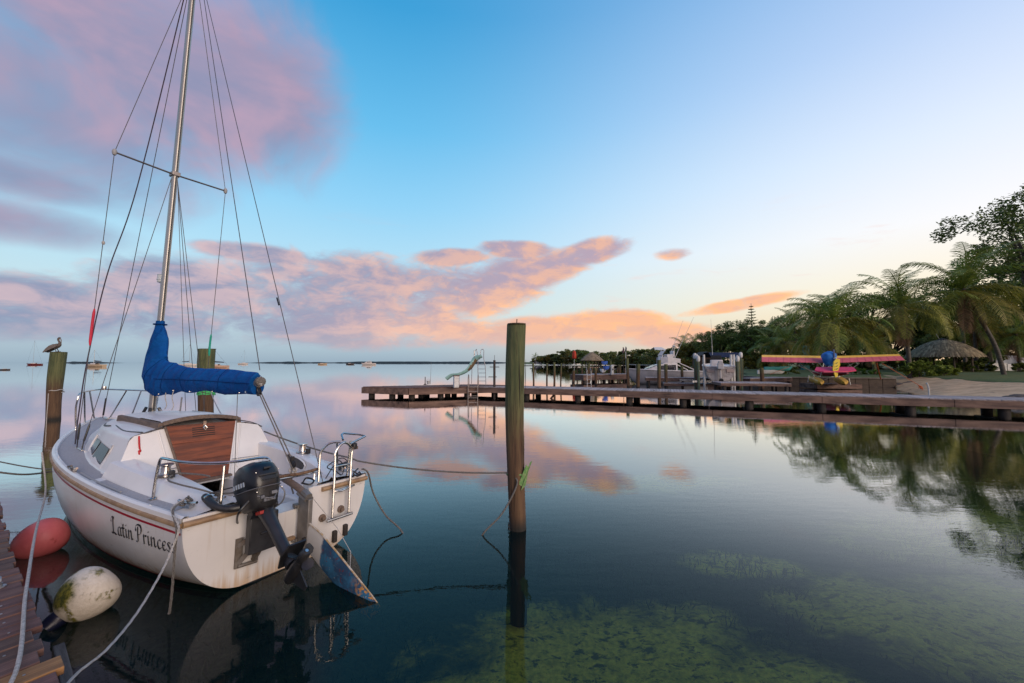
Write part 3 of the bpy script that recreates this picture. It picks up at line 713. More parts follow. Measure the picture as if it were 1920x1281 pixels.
def build_hull():
    st = [0, .25, .6, 1, 1.5, 2, 2.5, 3, 3.5, 4, 4.4, 4.8, 5.15, 5.5, 5.8, 6.05, 6.25, 6.4, 6.5, 6.58]
    h = MB().loft([hull_ring(x) for x in st], False).build('hull', HULL, boat)
    # transom with its motor cut-out, 3 cm thick
    b = MB(); half = sorted(set([(.945 * math.cos(th) ** .52, .735 - .75 * math.sin(th)) for th in [math.pi / 2 * i / 40 for i in range(40)]]))
    prof = [(-y, z) for y, z in reversed(half)] + [(0.0, -.015)] + half
    def bot(y):
        for (y0, z0), (y1, z1) in zip(prof[:-1], prof[1:]):
            if y0 <= y <= y1: return lerp(z0, z1, (y - y0) / max(1e-9, y1 - y0))
        return .735
    ys = sorted(set([q[0] for q in prof] + [-.2, -.195, .30, .305]))
    for x in (0, .03):
        b.v += [(x, y, bot(y)) for y in ys] + [(x, y, .585 if -.2 < y < .305 - 1e-6 and y > -.197 else .770) for y in ys]
    n = len(ys)
    for i in range(n - 1):
        b.f += [(i, i + 1, n + i + 1, n + i), (2*n + i + 1, 2*n + i, 3*n + i, 3*n + i + 1), (n + i, n + i + 1, 3*n + i + 1, 3*n + i)]
    b.build('transom', HULL, boat, True, 0, 30)
    # stripes and rub rail follow the sheer
    for sgn in (1, -1):
        def strip(z0, z1, off, x0, x1, n=44, wl=False):
            A, B = [], []
            for i in range(n + 1):
                x = lerp(x0, x1, i / n); s = 0 if wl else sz(x)
                A.append(Vector((x, sgn * (hull_y(x, s + z0) + off), s + z0))); B.append(Vector((x, sgn * (hull_y(x, s + z1) + off), s + z1)))
            return MB().loft([A, B], False)
        strip(-.105, -.085, .004, .02, 6.45).build('red_stripe', REDSTR, h)
        strip(.012, .034, .004, .02, 5.75, wl=True).build('boot_stripe', REDSTR, h)
        rr = []
        for i in range(50):
            x = lerp(0.0, 6.5, i / 49); rr.append(Vector((x, sgn * (hb(x) + .010), sz(x) - .02)))
        MB().tube(rr, .019, 8, True, (1.0, 1.2)).build('rub_rail', TANRUB, boat)
        MB().tube([(-.018, sgn * .345, .722), (-.022, sgn * .6, .724), (-.018, sgn * .95, .724)], .027, 8).build('rub_rail', TANRUB, boat)
        # raised toe rail
        ring = []
        for i in range(50):
            x = lerp(0.0, 6.5, i / 49); y0 = hb(x); s = sz(x); ring.append([Vector((x, sgn * max(.003, y0 + dy), s + dz)) for dy, dz in ((.012, .0), (.010, .04), (-.012, .055), (-.040, .05), (-.052, .018))])
        MB().loft(ring, False).build('toe_rail', GEL, boat)
build_hull()

def deck_profile(x):
    b, s = hb(x), sz(x)
    zc = interp(x, [0, .22, .5, 1.0, 1.9, 2.4], [s + .06, s + .065, .87, .93, .965, .985])
    aft = x < .28
    zs = .795 if aft else .60; ye = .30 if aft else .25; zw = .585 if aft else .30
    return [(b - .045, s + .028), (b - .15, s + .04), (b - .215, zc - .012), (b - .24, zc), (b - .40, zc + .012), (b - .425, zc), (b - .46, zs + .03), (b - .49, zs), (ye + .02, zs - .006), (ye, zs - .03), (ye - .01, zw), (0, zw)]
def build_deck():
    xs = [.03, .1, .2, .279, .285, .4, .6, .8, 1.0, 1.3, 1.6, 1.9, 2.15]; rings = []
    for x in xs:
        p = deck_profile(x); rings.append([Vector((x, y, z)) for y, z in p] + [Vector((x, -y, z)) for y, z in reversed(p[:-1])])
    MB().loft(rings, False).build('cockpit', GEL, boat, True, 0, 35)
    # side decks and foredeck, grey non-skid
    rings = []
    for i in range(30):
        x = lerp(.3, 6.42, i / 29); b = hb(x); s = sz(x)
        if x < 2.15: rings.append([Vector((x, b - .045, s + .026)), Vector((x, b - .10, s + .034)), Vector((x, b - .15, s + .042))])
    for sg in (1, -1): MB().loft([[Vector((p.x, sg * p.y, p.z + .004)) for p in r] for r in rings], False).build('side_deck', NONSKID, boat)
    rings = []
    for i in range(34):
        x = lerp(2.0, 6.47, i / 33); b = max(.02, hb(x) - .045); s = sz(x)
        rings.append([Vector((x, b * k, s + .026 + .03 * (1 - k * k))) for k in (1, .75, .45, 0, -.45, -.75, -1)])
    MB().loft(rings, False).build('foredeck', NONSKID, boat)
build_deck()

CX = [2.2, 2.9, 3.6, 4.2, 4.7, 5.1, 5.4]
CB = [.865, .855, .775, .65, .50, .34, .20]; CT = [.745, .73, .65, .52, .38, .23, .10]
CE = [1.205, 1.21, 1.205, 1.175, 1.12, 1.05, .985]; CR = [1.315, 1.33, 1.325, 1.29, 1.22, 1.11, 1.0]
def cabin_ring(x):
    cb, ct, ze, zr = (interp(x, CX, q) for q in (CB, CT, CE, CR)); zb = sz(x) + .03
    sh = lerp(.34, -.75, max(0, min(1, (x - 2.2) / 3.2))) if x < 2.25 or x > 4.6 else 0
    half = [(cb + .05, zb - .01), (cb + .012, zb + .012), (cb, zb + .05), (lerp(cb, ct, .5), lerp(zb, ze, .5)), (ct + .008, ze - .02), (ct - .012, ze + .018), (ct - .05, ze + .042), (ct * .72, lerp(ze + .05, zr, .62)), (ct * .36, zr - .008), (0, zr)]
    pts = half + [(-y, z) for y, z in reversed(half[:-1])]
    return [Vector((x + (z - 1.32) * sh * (.34 / .34 if x < 2.25 else .35), y, z)) for y, z in pts]
def cabin_side(x, z, off=.006):
    cb, ct, ze = (interp(x, CX, q) for q in (CB, CT, CE)); zb = sz(x) + .05
    return cb + (ct - cb) * (z - zb) / (ze - zb) + off
def build_cabin():
    st = [2.2, 2.25, 2.6, 3.0, 3.4, 3.8, 4.2, 4.5, 4.7, 4.9, 5.1, 5.25, 5.4]
    cab = MB().loft([cabin_ring(x) for x in st], False).build('cabin', GEL, boat, True, 0, 50)
    bx = lambda z, o=0: 2.2 + (z - 1.32) * .34 - o
    P = [(.90, .80), (.865, .86), (.745, 1.19), (.70, 1.24), (.5, 1.285), (.25, 1.31), (0, 1.315)]
    out = P + [(-y, z) for y, z in reversed(P[:-1])] + [(-.66, .575), (.66, .575)]
    MB().prism([(bx(z), y, z) for y, z in out], (.02, 0, 0)).build('bulkhead', GEL, cab, False)
    # raised panel edges either side of the companionway
    for sg in (1, -1): MB().tube([(bx(z, .006), sg * y, z) for y, z in ((.47, 1.27), (.42, 1.0), (.37, .70))], .010, 6).build('bulkhead_bead', GEL, cab)
    # three drop boards
    ed = lambda z: lerp(.245, .395, (z - .64) / .68)
    zz = [.64, .875, 1.10, 1.325]
    for i in range(3):
        z0, z1 = zz[i] + .0006, zz[i + 1] - .0006
        MB().prism([(bx(z, .012), y, z) for y, z in ((ed(z0), z0), (-ed(z0), z0), (-ed(z1), z1), (ed(z1), z1))], (-.022, 0, 0)).build('drop_board', TEAK, boat, False, .003)
    dk = mat('louvre_gap', (.012, .008, .006))
    for i in range(5):
        z = 1.275 - i * .026; MB().prism([(bx(z, .036), y, z + dz) for y, dz in ((.13, -.006), (-.13, -.006), (-.13, .006), (.13, .006))], (.004, 0, 0)).build('louvre', dk, boat, False)
    MB().box((bx(1.31, .045), -.01, 1.315), (.012, .035, .09)).tube([(bx(1.30, .06), -.01, 1.30), (bx(1.27, .065), -.03, 1.27), (bx(1.24, .06), -.01, 1.24), (bx(1.27, .06), .012, 1.275), (bx(1.30, .06), -.01, 1.30)], .007, 6).build('hasp_and_padlock', STEEL, boat)
    for sg in (1, -1): MB().tube([(bx(z, .02), sg * (ed(z) + .012), z) for z in (.64, 1.32)], .014, 6).build('board_slide', GEL if sg < 0 else TEAKGREY, boat)
    MB().box((bx(.62, .03), 0, .625), (.07, .56, .03)).build('sill', TEAKGREY, boat, False, .004)
    # sliding hatch with curved teak trim
    arch = lambda y: .055 * (1 - (y / .43) ** 2)
    ys = [-.43 + .0717 * i for i in range(13)]
    MB().loft([[Vector((2.165, y, 1.335 + arch(y))), Vector((2.165, y, 1.385 + arch(y))), Vector((2.205, y, 1.385 + arch(y))), Vector((2.205, y, 1.335 + arch(y)))] for y in ys]).build('hatch_trim', TEAKGREY, boat, False, .004)
    MB().loft([[Vector((x, y, 1.372 + arch(y) + (.012 if 2.26 < x < 3.0 else 0))) for y in ys] for x in (2.205, 2.23, 2.27, 2.9, 3.02, 3.1)] , False).loft([[Vector((3.1, y, 1.372 + arch(y))) for y in ys], [Vector((3.1, y, 1.30)) for y in ys]], False).build('sliding_hatch', GEL, boat)
    for sg in (1, -1):
        MB().loft([[Vector((x, sg * .43, 1.29)), Vector((x, sg * .43, 1.372)), Vector((x, sg * .47, 1.365)), Vector((x, sg * .48, 1.285))] for x in (2.19, 3.0, 3.7)]).build('hatch_runner', TEAKGREY, boat, False)
    # raised roof section ahead of the hatch
    MB().loft([[Vector((x, y, z + interp(x, CX, CR) - 1.325)) for y, z in ((.46, 1.30), (.45, 1.355), (.25, 1.385), (0, 1.395), (-.25, 1.385), (-.45, 1.355), (-.46, 1.30))] for x in (3.1, 3.4, 3.8)], False).loft([[Vector((3.8, y, 1.27)) for y in (.46, .25, 0, -.25, -.46)], [Vector((3.8, y, z - .012)) for y, z in ((.455, 1.355), (.25, 1.385), (0, 1.395), (-.25, 1.385), (-.455, 1.355))]], False).build('roof_panel', GEL, boat)
    # cabin windows: two dark panes a side in a moulded surround
    panes = [[(3.06, 1.085), (2.62, 1.055), (2.645, .868), (3.13, .908)], [(3.42, 1.10), (3.12, 1.088), (3.19, .915), (3.50, .965)]]
    for sg in (1, -1):
        for q in panes:
            MB().prism([(x, sg * cabin_side(x, z, .004), z) for x, z in q], (0, sg * .006, 0)).build('window_pane', GLASSD, cab, False, .003)
        fr = [(3.58, 1.13), (2.56, 1.095), (2.585, .84), (3.05, .865), (3.58, .925), (3.64, 1.02), (3.58, 1.13)]
        MB().tube([(x, sg * cabin_side(x, z, .002), z) for x, z in fr], .011, 6).build('window_surround', GEL, cab)
    # black rubbing cord and lines on the cabin roof
    MB().tube(spline([(2.19, .62, 1.275), (2.5, .66, 1.262), (2.75, .66, 1.26), (3.2, .60, 1.268), (3.7, .50, 1.25), (4.1, .33, 1.27)], 6), .008, 6).build('halyard_tail', WIRE, boat)
    MB().tube(spline([(2.19, -.44, 1.33), (2.18, -.62, 1.28), (2.2, -.78, 1.20)], 6), .008, 6).build('halyard_tail', WIRE, boat)
    MB().tube(spline([(2.16, .44, 1.33), (2.17, .55, 1.28), (2.19, .64, 1.258)], 6), .008, 6).build('halyard_tail', WIRE, boat)
    MB().tube(spline([(3.35, .63, 1.26), (3.7, .60, 1.235), (4.1, .48, 1.22), (4.35, .36, 1.20)], 6), [.012] * 19, 6).build('coiled_line', BLACKP, boat)
    RED = mat('red_cord', (.50, .015, .02), (.38, .01, .015), 30, .8)
    MB().tube(spline([(2.17, .655, 1.235), (2.13, .66, 1.16), (2.12, .655, 1.10), (2.125, .648, 1.07), (2.10, .662, 1.05), (2.115, .65, 1.0)], 5), [.009] * 14 + [.017] * 5 + [.009] * 7, 6).build('red_cord', RED, boat)
    MB().box((1.55, .885, .885), (.06, .006, .03)).build('vent_plate', BLACKP, boat, False)
    for sg in (1, -1):          # moulded stripe along the coaming side
        MB().tube([(x, sg * (hb(x) - .17), sz(x) + .075) for x in (1.75, 2.0, 2.25)], .006, 6).build('coaming_moulding', GEL, boat)
build_cabin()

def build_deck_gear():
    # winches on the coamings
    for x, y in ((1.05, .74), (1.05, -.74)):
        z = .945; w = MB().lathe([(.075, 0), (.075, .018), (.05, .022), (.042, .04), (.040, .095), (.052, .105), (.068, .112), (.068, .122), (.02, .126)], (x, y, z), 18).build('winch', STEEL, boat)
        MB().box((x - .10, y - .02, z + .03), (.05, .045, .07)).build('cam_cleat', BLACKP, w, True, .006)
    # coaming pocket on the starboard inner face
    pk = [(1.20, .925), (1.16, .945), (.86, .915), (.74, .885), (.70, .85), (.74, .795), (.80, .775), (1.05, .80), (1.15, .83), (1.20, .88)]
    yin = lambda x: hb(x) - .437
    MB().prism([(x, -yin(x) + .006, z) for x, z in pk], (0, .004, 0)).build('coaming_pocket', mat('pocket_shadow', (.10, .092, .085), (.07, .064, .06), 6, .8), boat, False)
    MB().tube([(x, -yin(x) + .012, z) for x, z in pk + [pk[0]]], .010, 6).build('pocket_rim', GEL, boat)
    # mooring cleats
    def cleat(x, y, z, rz=0.0, s=1.0):
        Rm = Matrix.Rotation(rz, 3, 'Z'); q = lambda a, b_, c: Vector((x, y, z)) + Rm @ Vector((a, b_, c)) * s
        return MB().tube([q(-.11, 0, .055), q(-.05, 0, .045), q(.05, 0, .045), q(.11, 0, .055)], .013 * s, 6).box(q(0, 0, .02), (.09 * s, .035 * s, .04 * s), Rm).build('cleat', STEEL, boat)
    cleat(2.62, 1.085, sz(2.6) + .05); cleat(.24, .83, .795, .3); cleat(.2, .62, .80, .4, .9); cleat(.3, -.82, .795, -.3); cleat(2.62, -1.085, sz(2.6) + .05); cleat(6.1, .0, 1.06)
    # genoa track
    for sg in (1, -1): MB().tube([(x, sg * (hb(x) - .06), sz(x) + .055) for x in (1.3, 1.7, 2.1, 2.5)], .010, 4).build('jib_track', BLACKP if sg < 0 else mat('track_grey', (.25, .25, .26)), boat)
    # bow pulpit
    pt = lambda x, y, z: (x, y, z)
    zr = 1.615; zd = 1.06
    rail = spline([(5.55, .50, 1.02), (5.53, .53, 1.35), (5.50, .52, zr - .06), (5.62, .47, zr), (6.1, .27, zr + .01), (6.45, .09, zr + .015), (6.52, 0, zr + .015), (6.45, -.09, zr + .015), (6.1, -.27, zr + .01), (5.62, -.47, zr), (5.50, -.52, zr - .06), (5.53, -.53, 1.35), (5.55, -.50, 1.02)], 6)
    pul = MB().tube(rail, .0135, 8).build('bow_pulpit', STEEL, boat)
    for sg in (1, -1):
        MB().tube([(6.15, sg * .25, zr), (6.38, sg * .10, 1.07)], .012, 8).build('pulpit_leg', STEEL, pul)
        MB().tube([(5.85, sg * .38, zr), (6.02, sg * .30, 1.05)], .012, 8).build('pulpit_leg', STEEL, pul)
        MB().lathe([(.03, 0), (.03, .012), (.018, .03)], (5.55, sg * .50, 1.0), 10).build('rail_foot', STEEL, pul)
    MB().lathe([(.03, 0), (.035, .03), (.03, .06), (.0, .065)], (6.42, 0, zr + .02), 12).build('bow_light', STEEL, pul)
    # port stern rail
    sr = MB().tube(spline([(.82, .90, .79), (.80, .895, 1.0), (.77, .885, 1.165), (.70, .87, 1.185), (.45, .83, 1.18), (.20, .70, 1.175), (.08, .52, 1.175), (.07, .32, 1.175), (.05, .24, 1.16), (.02, .21, 1.09), (.02, .205, .95)], 6), .0135, 8).build('stern_rail', STEEL, boat)
    MB().tube([(.0, .655, 1.17), (.01, .66, .80)], .013, 8).build('rail_leg', STEEL, sr)
    for x, y in ((.82, .90), (.01, .66)): MB().lathe([(.035, 0), (.035, .008), (.016, .02)], (x, y, .79), 10).build('rail_foot', STEEL, sr)
    # folding swim ladder and starboard stern rail
    lad = MB()
    for off, yl, yr, zt, zb in ((-.09, -.44, -.655, 1.20, .385),):
        lad.tube(spline([(off, yl, zb), (off, yl, 1.0), (off, yl + .005, 1.12), (off, yl - .05, zt), (off, (yl + yr) / 2, zt + .025), (off, yr + .05, zt), (off, yr - .005, 1.12), (off, yr, 1.0), (off, yr, zb)], 6), .0145, 8)
    lad = lad.build('swim_ladder', STEEL, boat)
    MB().tube(spline([(.06, -.345, .80), (.06, -.345, 1.05), (.05, -.355, 1.14), (0, -.42, 1.225), (-.06, -.52, 1.235)], 6), .0145, 8).build('ladder_rail', STEEL, lad)
    for z, k in ((.965, 0), (.69, 0)): MB().tube([(-.09, -.44, z), (-.09, -.655, z)], .012, 8).build('rung', STEEL, lad)
    MB().tube([(-.11, -.36, .385), (-.11, -.69, .385)], .017, 8).build('rung', STEEL, lad)
    MB().tube([(-.09, -.44, .69), (-.13, -.52, .685), (-.06, -.74, .69)], .011, 8).build('rung', STEEL, lad)
    for y, z in ((-.37, .40), (-.605, .435)): MB().lathe([(.042, 0), (.042, .018), (.022, .02), (.022, .05)], (-.002, y, z), 12, Matrix.Rotation(R(-90), 3, 'Y')).build('standoff', TEAKGREY, lad)
    sr2 = MB().tube(spline([(.75, -.86, .80), (.70, -.86, 1.05), (.62, -.84, 1.20)], 4), .0135, 8)
    rl = MB().tube([(-.05, -.56, 1.25), (.02, -.59, 1.30), (.03, -.62, 1.315), (.0, -.84, 1.275), (-.05, -.875, 1.255), (-.09, -.64, 1.20)], .013, 8).build('stern_rail', STEEL, boat)
    MB().tube([(-.02, -.69, 1.22), (.02, -.69, .80)], .013, 8).build('rail_leg', STEEL, rl)
    MB().tube([(.06, -.56, 1.22), (.16, -.66, .80)], .011, 8).build('rail_leg', STEEL, rl)
    MB().lathe([(.032, 0), (.036, .02), (.036, .06), (.026, .07)], (-.03, -.735, 1.12), 14).build('stern_light', BLACKP, rl)
    for sg, c in ((-1, GEL),): MB().box((-.03, -.735, 1.13), (.05, .085, .035)).build('lamp_bracket', TEAKGREY, rl, True, .005)
    # traveller across the stern, wrapped with old rope
    BR = mat('old_traveller_rope', (.22, .13, .075), (.08, .05, .035), 30, .8, bump=.7)
    tr = MB().tube([(.16, .42, .905), (.14, 0, .90), (.13, -.36, .895)], .017, 8).build('traveller_bar', STEEL, boat)
    MB().tube(spline([(.13, .40, .93), (.12, .2, .925), (.12, 0, .93), (.11, -.15, .92), (.11, -.36, .93)], 8), .016, 6).build('wrapped_rope', BR, tr)
    for y in (.40, -.35): MB().tube([(.15, y, .90), (.15, y, .80)], .013, 6).build('traveller_leg', STEEL, tr)
    # mainsheet
    ms = MB()
    for dy in (-.02, .02): ms.tube([(.80, dy * .6, 1.83), (.16, -.10 + dy, 1.0)], .007, 6)
    ms.tube(spline([(.16, -.09, 1.0), (.12, -.06, .93), (.14, -.12, .91), (.20, -.10, .84), (.3, -.2, .66)], 5), .009, 6)
    ms.build('mainsheet', ROPE_G, boat)
    for p, s_ in (((.79, 0, 1.80), .05), ((.17, -.10, 1.02), .045)): MB().lathe([(.0, -.014), (s_ * .7, -.014), (s_, -.008), (s_ * .8, 0), (s_, .008), (s_ * .7, .014), (.0, .014)], p, 12, Matrix.Rotation(R(90), 3, 'X')).box((p[0] + .02, p[1], p[2] + .05), (.02, .035, .07)).build('block', BLACKP, boat)
    g = random.Random(9)
    MB().tube(spline([(.15 + g.uniform(-.05, .05), -.09 + g.uniform(-.05, .05), .95 + g.uniform(-.05, .06)) for _ in range(11)], 5), .010, 6).build('sheet_knot', ROPE_W, boat)
    # loops of line round the stern cleats
    for c, rr, nn, mm in (((.27, .84, .84), .06, 11, ROPE_G), ((.20, .62, .85), .07, 12, ROPE_G), ((.28, -.80, .85), .09, 14, BLACKP), ((-.02, -.80, .80), .06, 10, BLACKP)):
        MB().tube(spline([(c[0] + g.uniform(-rr, rr), c[1] + g.uniform(-rr, rr), c[2] + g.uniform(-.03, .05)) for _ in range(nn)], 5), .009, 6).build('line_coil', mm, boat)
    MB().tube(spline([(.22, .60, .86), (.35, .72, .92), (.55, .80, .95), (.8, .80, .955), (.95, .68, .97), (.7, .58, .975), (.55, .54, .97)], 6), .008, 6).build('jib_sheet', ROPE_G, boat)
    MB().tube(spline([(.24, .60, .86), (.20, .42, .84), (.16, .34, .86)], 6), .008, 6).build('jib_sheet', ROPE_G, boat)
    MB().tube(spline([(.10, -.18, .81), (.13, -.24, .85), (.05, -.28, .83), (.02, -.22, .80), (.09, -.16, .82)], 5), .010, 6).build('stern_eye', BLACKP, boat)
    MB().tube(spline([(0.04, -.42, .82), (-.03, -.50, 1.0), (.02, -.60, .98), (.04, -.66, .9), (.0, -.6, .83), (-.02, -.5, .9), (.05, -.44, .95), (.03, -.62, 1.02), (.0, -.72, .92), (.05, -.78, .86)], 6), .006, 6).build('electric_cable', BLACKP, boat)
build_deck_gear()

def build_rudder():
    plate = mat('rudder_head_metal', (.26, .245, .23), (.19, .175, .16), 6, .55, .6)
    rh = MB().box((-.135, -.08, .45), (.19, .05, .54)).build('rudder_head', plate, boat, True, .008)
    for z in (.62, .27): MB().box((-.02, -.06, z), (.09, .05, .035)).tube([(-.03, -.10, z), (-.03, -.02, z)], .02, 8).build('gudgeon', plate, rh, False)
    MB().lathe([(.02, -.05), (.02, .05)], (-.2, -.08, .32), 10, Matrix.Rotation(R(90), 3, 'X')).build('pivot_bolt', WOOD_DARK, rh)
    bm = bpy.data.materials.new('rudder_antifoul'); bm.use_nodes = True; t = NT(bm.node_tree)
    p = t.n('ShaderNodeBsdfPrincipled'); o = t.n('ShaderNodeOutputMaterial'); t.nt.links.new(p.outputs[0], o.inputs[0]); co = t.n('ShaderNodeTexCoord').outputs['Object']
    sep = t.n('ShaderNodeSeparateXYZ'); t.set(sep.inputs[0], co)
    n = t.noise(co, 7, 6, .7); nb_ = t.noise(co, 26, 4, .6)
    col = t.mix(t.smooth(n, .40, .60), (.02, .13, .25, 1), (.015, .05, .11, 1))
    col = t.mix(t.smooth(nb_, .60, .67), col, (.11, .022, .035, 1)); col = t.mix(t.smooth(nb_, .34, .28), col, (.36, .36, .36, 1))
    col = t.mix(t.smooth(t.m('ADD', sep.outputs[0], t.m('MULTIPLY', n, .14)), -.42, -.38), col, (.52, .50, .47, 1))
    col = t.mix(t.m('MULTIPLY', t.smooth(sep.outputs[0], -.92, -1.15), t.smooth(nb_, .46, .58)), col, (.55, .26, .05, 1))
    t.set(p.inputs['Base Color'], col); p.inputs['Roughness'].default_value = .7
    bl = MB(); prof = [(-.20, .47, .20), (-.42, .415, .10), (-.70, .29, -.02), (-1.0, .145, -.15), (-1.22, .04, -.17), (-1.335, -.02, -.06)]
    rings = []
    for x, zt, zb in prof:
        k = .022 if x > -1.3 else .008
        rings.append([Vector((x, -.08 + dy, lerp(zb, zt, q))) for q, dy in ((0, 0), (.15, k * .8), (.5, k), (.85, k * .8), (1, 0), (.85, -k * .8), (.5, -k), (.15, -k * .8))])
    bl.loft(rings); bl = bl.build('rudder_blade', bm, boat)
    MB().tube([(-.21, -.08, .475), (-.42, -.08, .42), (-.70, -.08, .295), (-1.0, -.08, .15), (-1.22, -.08, .045), (-1.335, -.08, -.018)], [.010, .010, .009, .008, .006, .004], 6).build('blade_edge', mat('bare_glass_edge', (.55, .50, .42), (.42, .26, .10), 18, .7), bl)
    MB().tube(spline([(-.14, -.08, .74), (.0, -.075, .80), (.25, -.06, .86), (.42, -.05, .875)], 5), [.034, .036, .037, .037, .036, .036, .036, .036, .036, .035, .034, .033, .032, .030, .028, .024], 10).build('tiller', TEAKGREY, boat)
    MB().tube([(-.19, -.115, .71), (-.04, -.115, .76)], .018, 6).tube([(-.19, -.045, .71), (-.04, -.045, .76)], .018, 6).tube([(-.19, -.08, .735), (-.10, -.08, .77)], .04, 8).build('tiller_strap', plate, boat)
    MB().tube([(-.2, -.13, .70), (-.45, -.25, .42), (-.62, -.30, .2), (-.75, -.2, .05), (-1.05, -.08, .12)], .0035, 5).build('uphaul_line', ROPE_W, boat)
    for y, z in ((-.535, .115), (-.675, .145)): MB().box((-.015, y, z + .03), (.05, .05, .13)).build('transom_drain', WOOD_DARK, boat, True, .01)
    MB().box((-.02, .0, .30), (.05, .09, .03)).build('lower_pintle', TANRUB, boat, False)
build_rudder()

def build_outboard():
    # tilted-up outboard on a lifting bracket
    br = MB()
    br.box((-.02, .49, .33), (.02, .06, .27)).box((-.02, .34, .30), (.02, .05, .2))
    br.bar((-.03, .49, .24), (-.14, .40, .42), .03, .04).bar((-.03, .36, .22), (-.16, .36, .38), .03, .04).bar((-.03, .50, .40), (-.15, .44, .5), .03, .04)
    br.tube([(-.04, .33, .205), (-.04, .50, .215)], .015, 6)
    br.build('motor_bracket', mat('bracket_metal', (.22, .20, .18), (.14, .11, .085), 8, .6, .5), boat, False)
    MB().box((-.165, .365, .525), (.08, .255, .35)).box((-.212, .34, .52), (.012, .12, .02)).build('motor_board', BLACKP, boat, True, .015)
    Rm = Matrix.Rotation(R(52), 3, 'Y')                # tilt: lower unit swings aft and up
    piv = Vector((-.26, .42, .80))
    def q(x, y, z): return piv + Rm @ Vector((x, y, z))
    # mid section and leg (straight down in its own frame)
    leg = MB(); rings = []
    for z, rx, ry, ox in ((.10, .09, .085, 0), (.0, .085, .08, 0), (-.10, .075, .065, 0), (-.25, .065, .05, .0), (-.45, .062, .046, 0), (-.58, .066, .046, .0), (-.66, .07, .046, 0)):
        rings.append([q(ox + rx * math.cos(a), ry * math.sin(a), z) for a in [2*math.pi*j/14 for j in range(14)]])
    leg.loft(rings)
    leg.tube([q(.0, -.115, -.02), q(0, .115, -.02)], .035, 10)          # swivel
    leg.box(q(.07, 0, .0), (.07, .19, .10), Rm).box(q(.03, 0, .075), (.2, .20, .05), Rm)
    NAVY = mat('motor_leg_paint', (.010, .012, .018), (.016, .018, .024), 9, .42, coat=.1)
    legobj = leg.build('outboard_motor', NAVY, boat)
    # gearcase torpedo, plates, skeg
    gc = MB(); rings = []
    for x, r in ((.17, .012), (.13, .04), (.05, .055), (-.06, .055), (-.13, .045)):
        rings.append([q(x, r * math.cos(a), -.72 + r * math.sin(a)) for a in [2*math.pi*j/12 for j in range(12)]])
    gc.loft(rings)
    gc.prism([q(.10, -.006, -.75), q(-.07, -.006, -.75), q(-.05, -.006, -.92), q(.0, -.006, -.92)], (Rm @ Vector((0, .012, 0))))
    gc.loft([[q(x, y, -.585) for x, y in ((.11, .05), (.11, -.05), (-.06, -.095), (-.20, -.075), (-.20, .075), (-.06, .095))], [q(x, y, -.60) for x, y in ((.11, .05), (.11, -.05), (-.06, -.095), (-.20, -.075), (-.20, .075), (-.06, .095))]])
    gc.build('gearcase', BLACKP, legobj)
    pr = MB(); pr.lathe([(.04, -.13), (.046, -.16), (.044, -.23), (.03, -.25)], q(0, 0, -.72), 12, Rm @ Matrix.Rotation(R(90), 3, 'Y') @ Matrix.Rotation(R(180), 3, 'Y') @ Matrix.Rotation(R(180), 3, 'Y'))
    pr = MB()
    rings = []
    for x, r in ((-.13, .04), (-.16, .045), (-.22, .043), (-.245, .03)):
        rings.append([q(x, r * math.cos(a), -.72 + r * math.sin(a)) for a in [2*math.pi*j/12 for j in range(12)]])
    pr.loft(rings)
    for k in range(3):
        a0 = k * 2.094 + .5; G = []
        for rr, ch, tw in ((.035, .05, .9), (.07, .085, .7), (.10, .09, .55), (.125, .055, .45)):
            row = []
            for c in (-1, -.4, .4, 1):
                ang = a0 + c * ch / max(rr, .05) * math.cos(tw) * .55; row.append(q(-.185 + c * ch * math.sin(tw) * .5, rr * math.cos(ang), -.72 + rr * math.sin(ang)))
            G.append(row)
        pr.loft(G, False); pr.loft([[p + Rm @ Vector((.006, 0, 0)) for p in row] for row in G], False)
    pr.build('propeller', BLACKP, legobj)
    MB().tube([q(-.235, 0, -.72), q(-.258, 0, -.72)], .014, 8).build('propeller_nut', STEEL, legobj)
    # lower cowl and hood (less tilted look: the hood overhangs the cockpit)
    Rc = Matrix.Rotation(R(20), 3, 'Y'); cp = Vector((-.20, .455, .97))
    def qc(x, y, z): return cp + Rc @ Vector((x, y, z))
    def sup(a, rx, ry, e=.62): c, s_ = math.cos(a), math.sin(a); return (rx * math.copysign(abs(c) ** e, c), ry * math.copysign(abs(s_) ** e, s_))
    def hood(levels, nm, m, par):
        rings = []
        for z, rx, ry, ox in levels:
            rings.append([qc(ox + sup(2*math.pi*j/24, rx, ry)[0], sup(2*math.pi*j/24, rx, ry)[1], z) for j in range(24)])
        return MB().loft(rings).build(nm, m, par, True, 0, 60)
    hm = mat('hood_paint', (.005, .007, .011), (.008, .010, .014), 6, .35, spec=.4, coat=.15)
    hd = hood([(-.03, .215, .142, 0), (-.01, .222, .149, 0), (.06, .220, .148, 0), (.12, .210, .142, .005), (.17, .185, .128, .01), (.205, .14, .10, .015), (.222, .07, .05, .02)], 'hood', hm, legobj)
    hood([(-.215, .13, .10, .0), (-.19, .16, .12, 0), (-.12, .185, .13, 0), (-.06, .205, .14, 0), (-.036, .214, .143, 0)], 'lower_cowl', BLACKP, legobj)
    MB().box(qc(-.222, 0, .07), (.012, .16, .018), Rc).box(qc(-.224, 0, .025), (.012, .13, .010), Rc).box(qc(-.215, .0, .13), (.02, .06, .02), Rc).build('hood_vent', BLACKP, hd, True, .004)
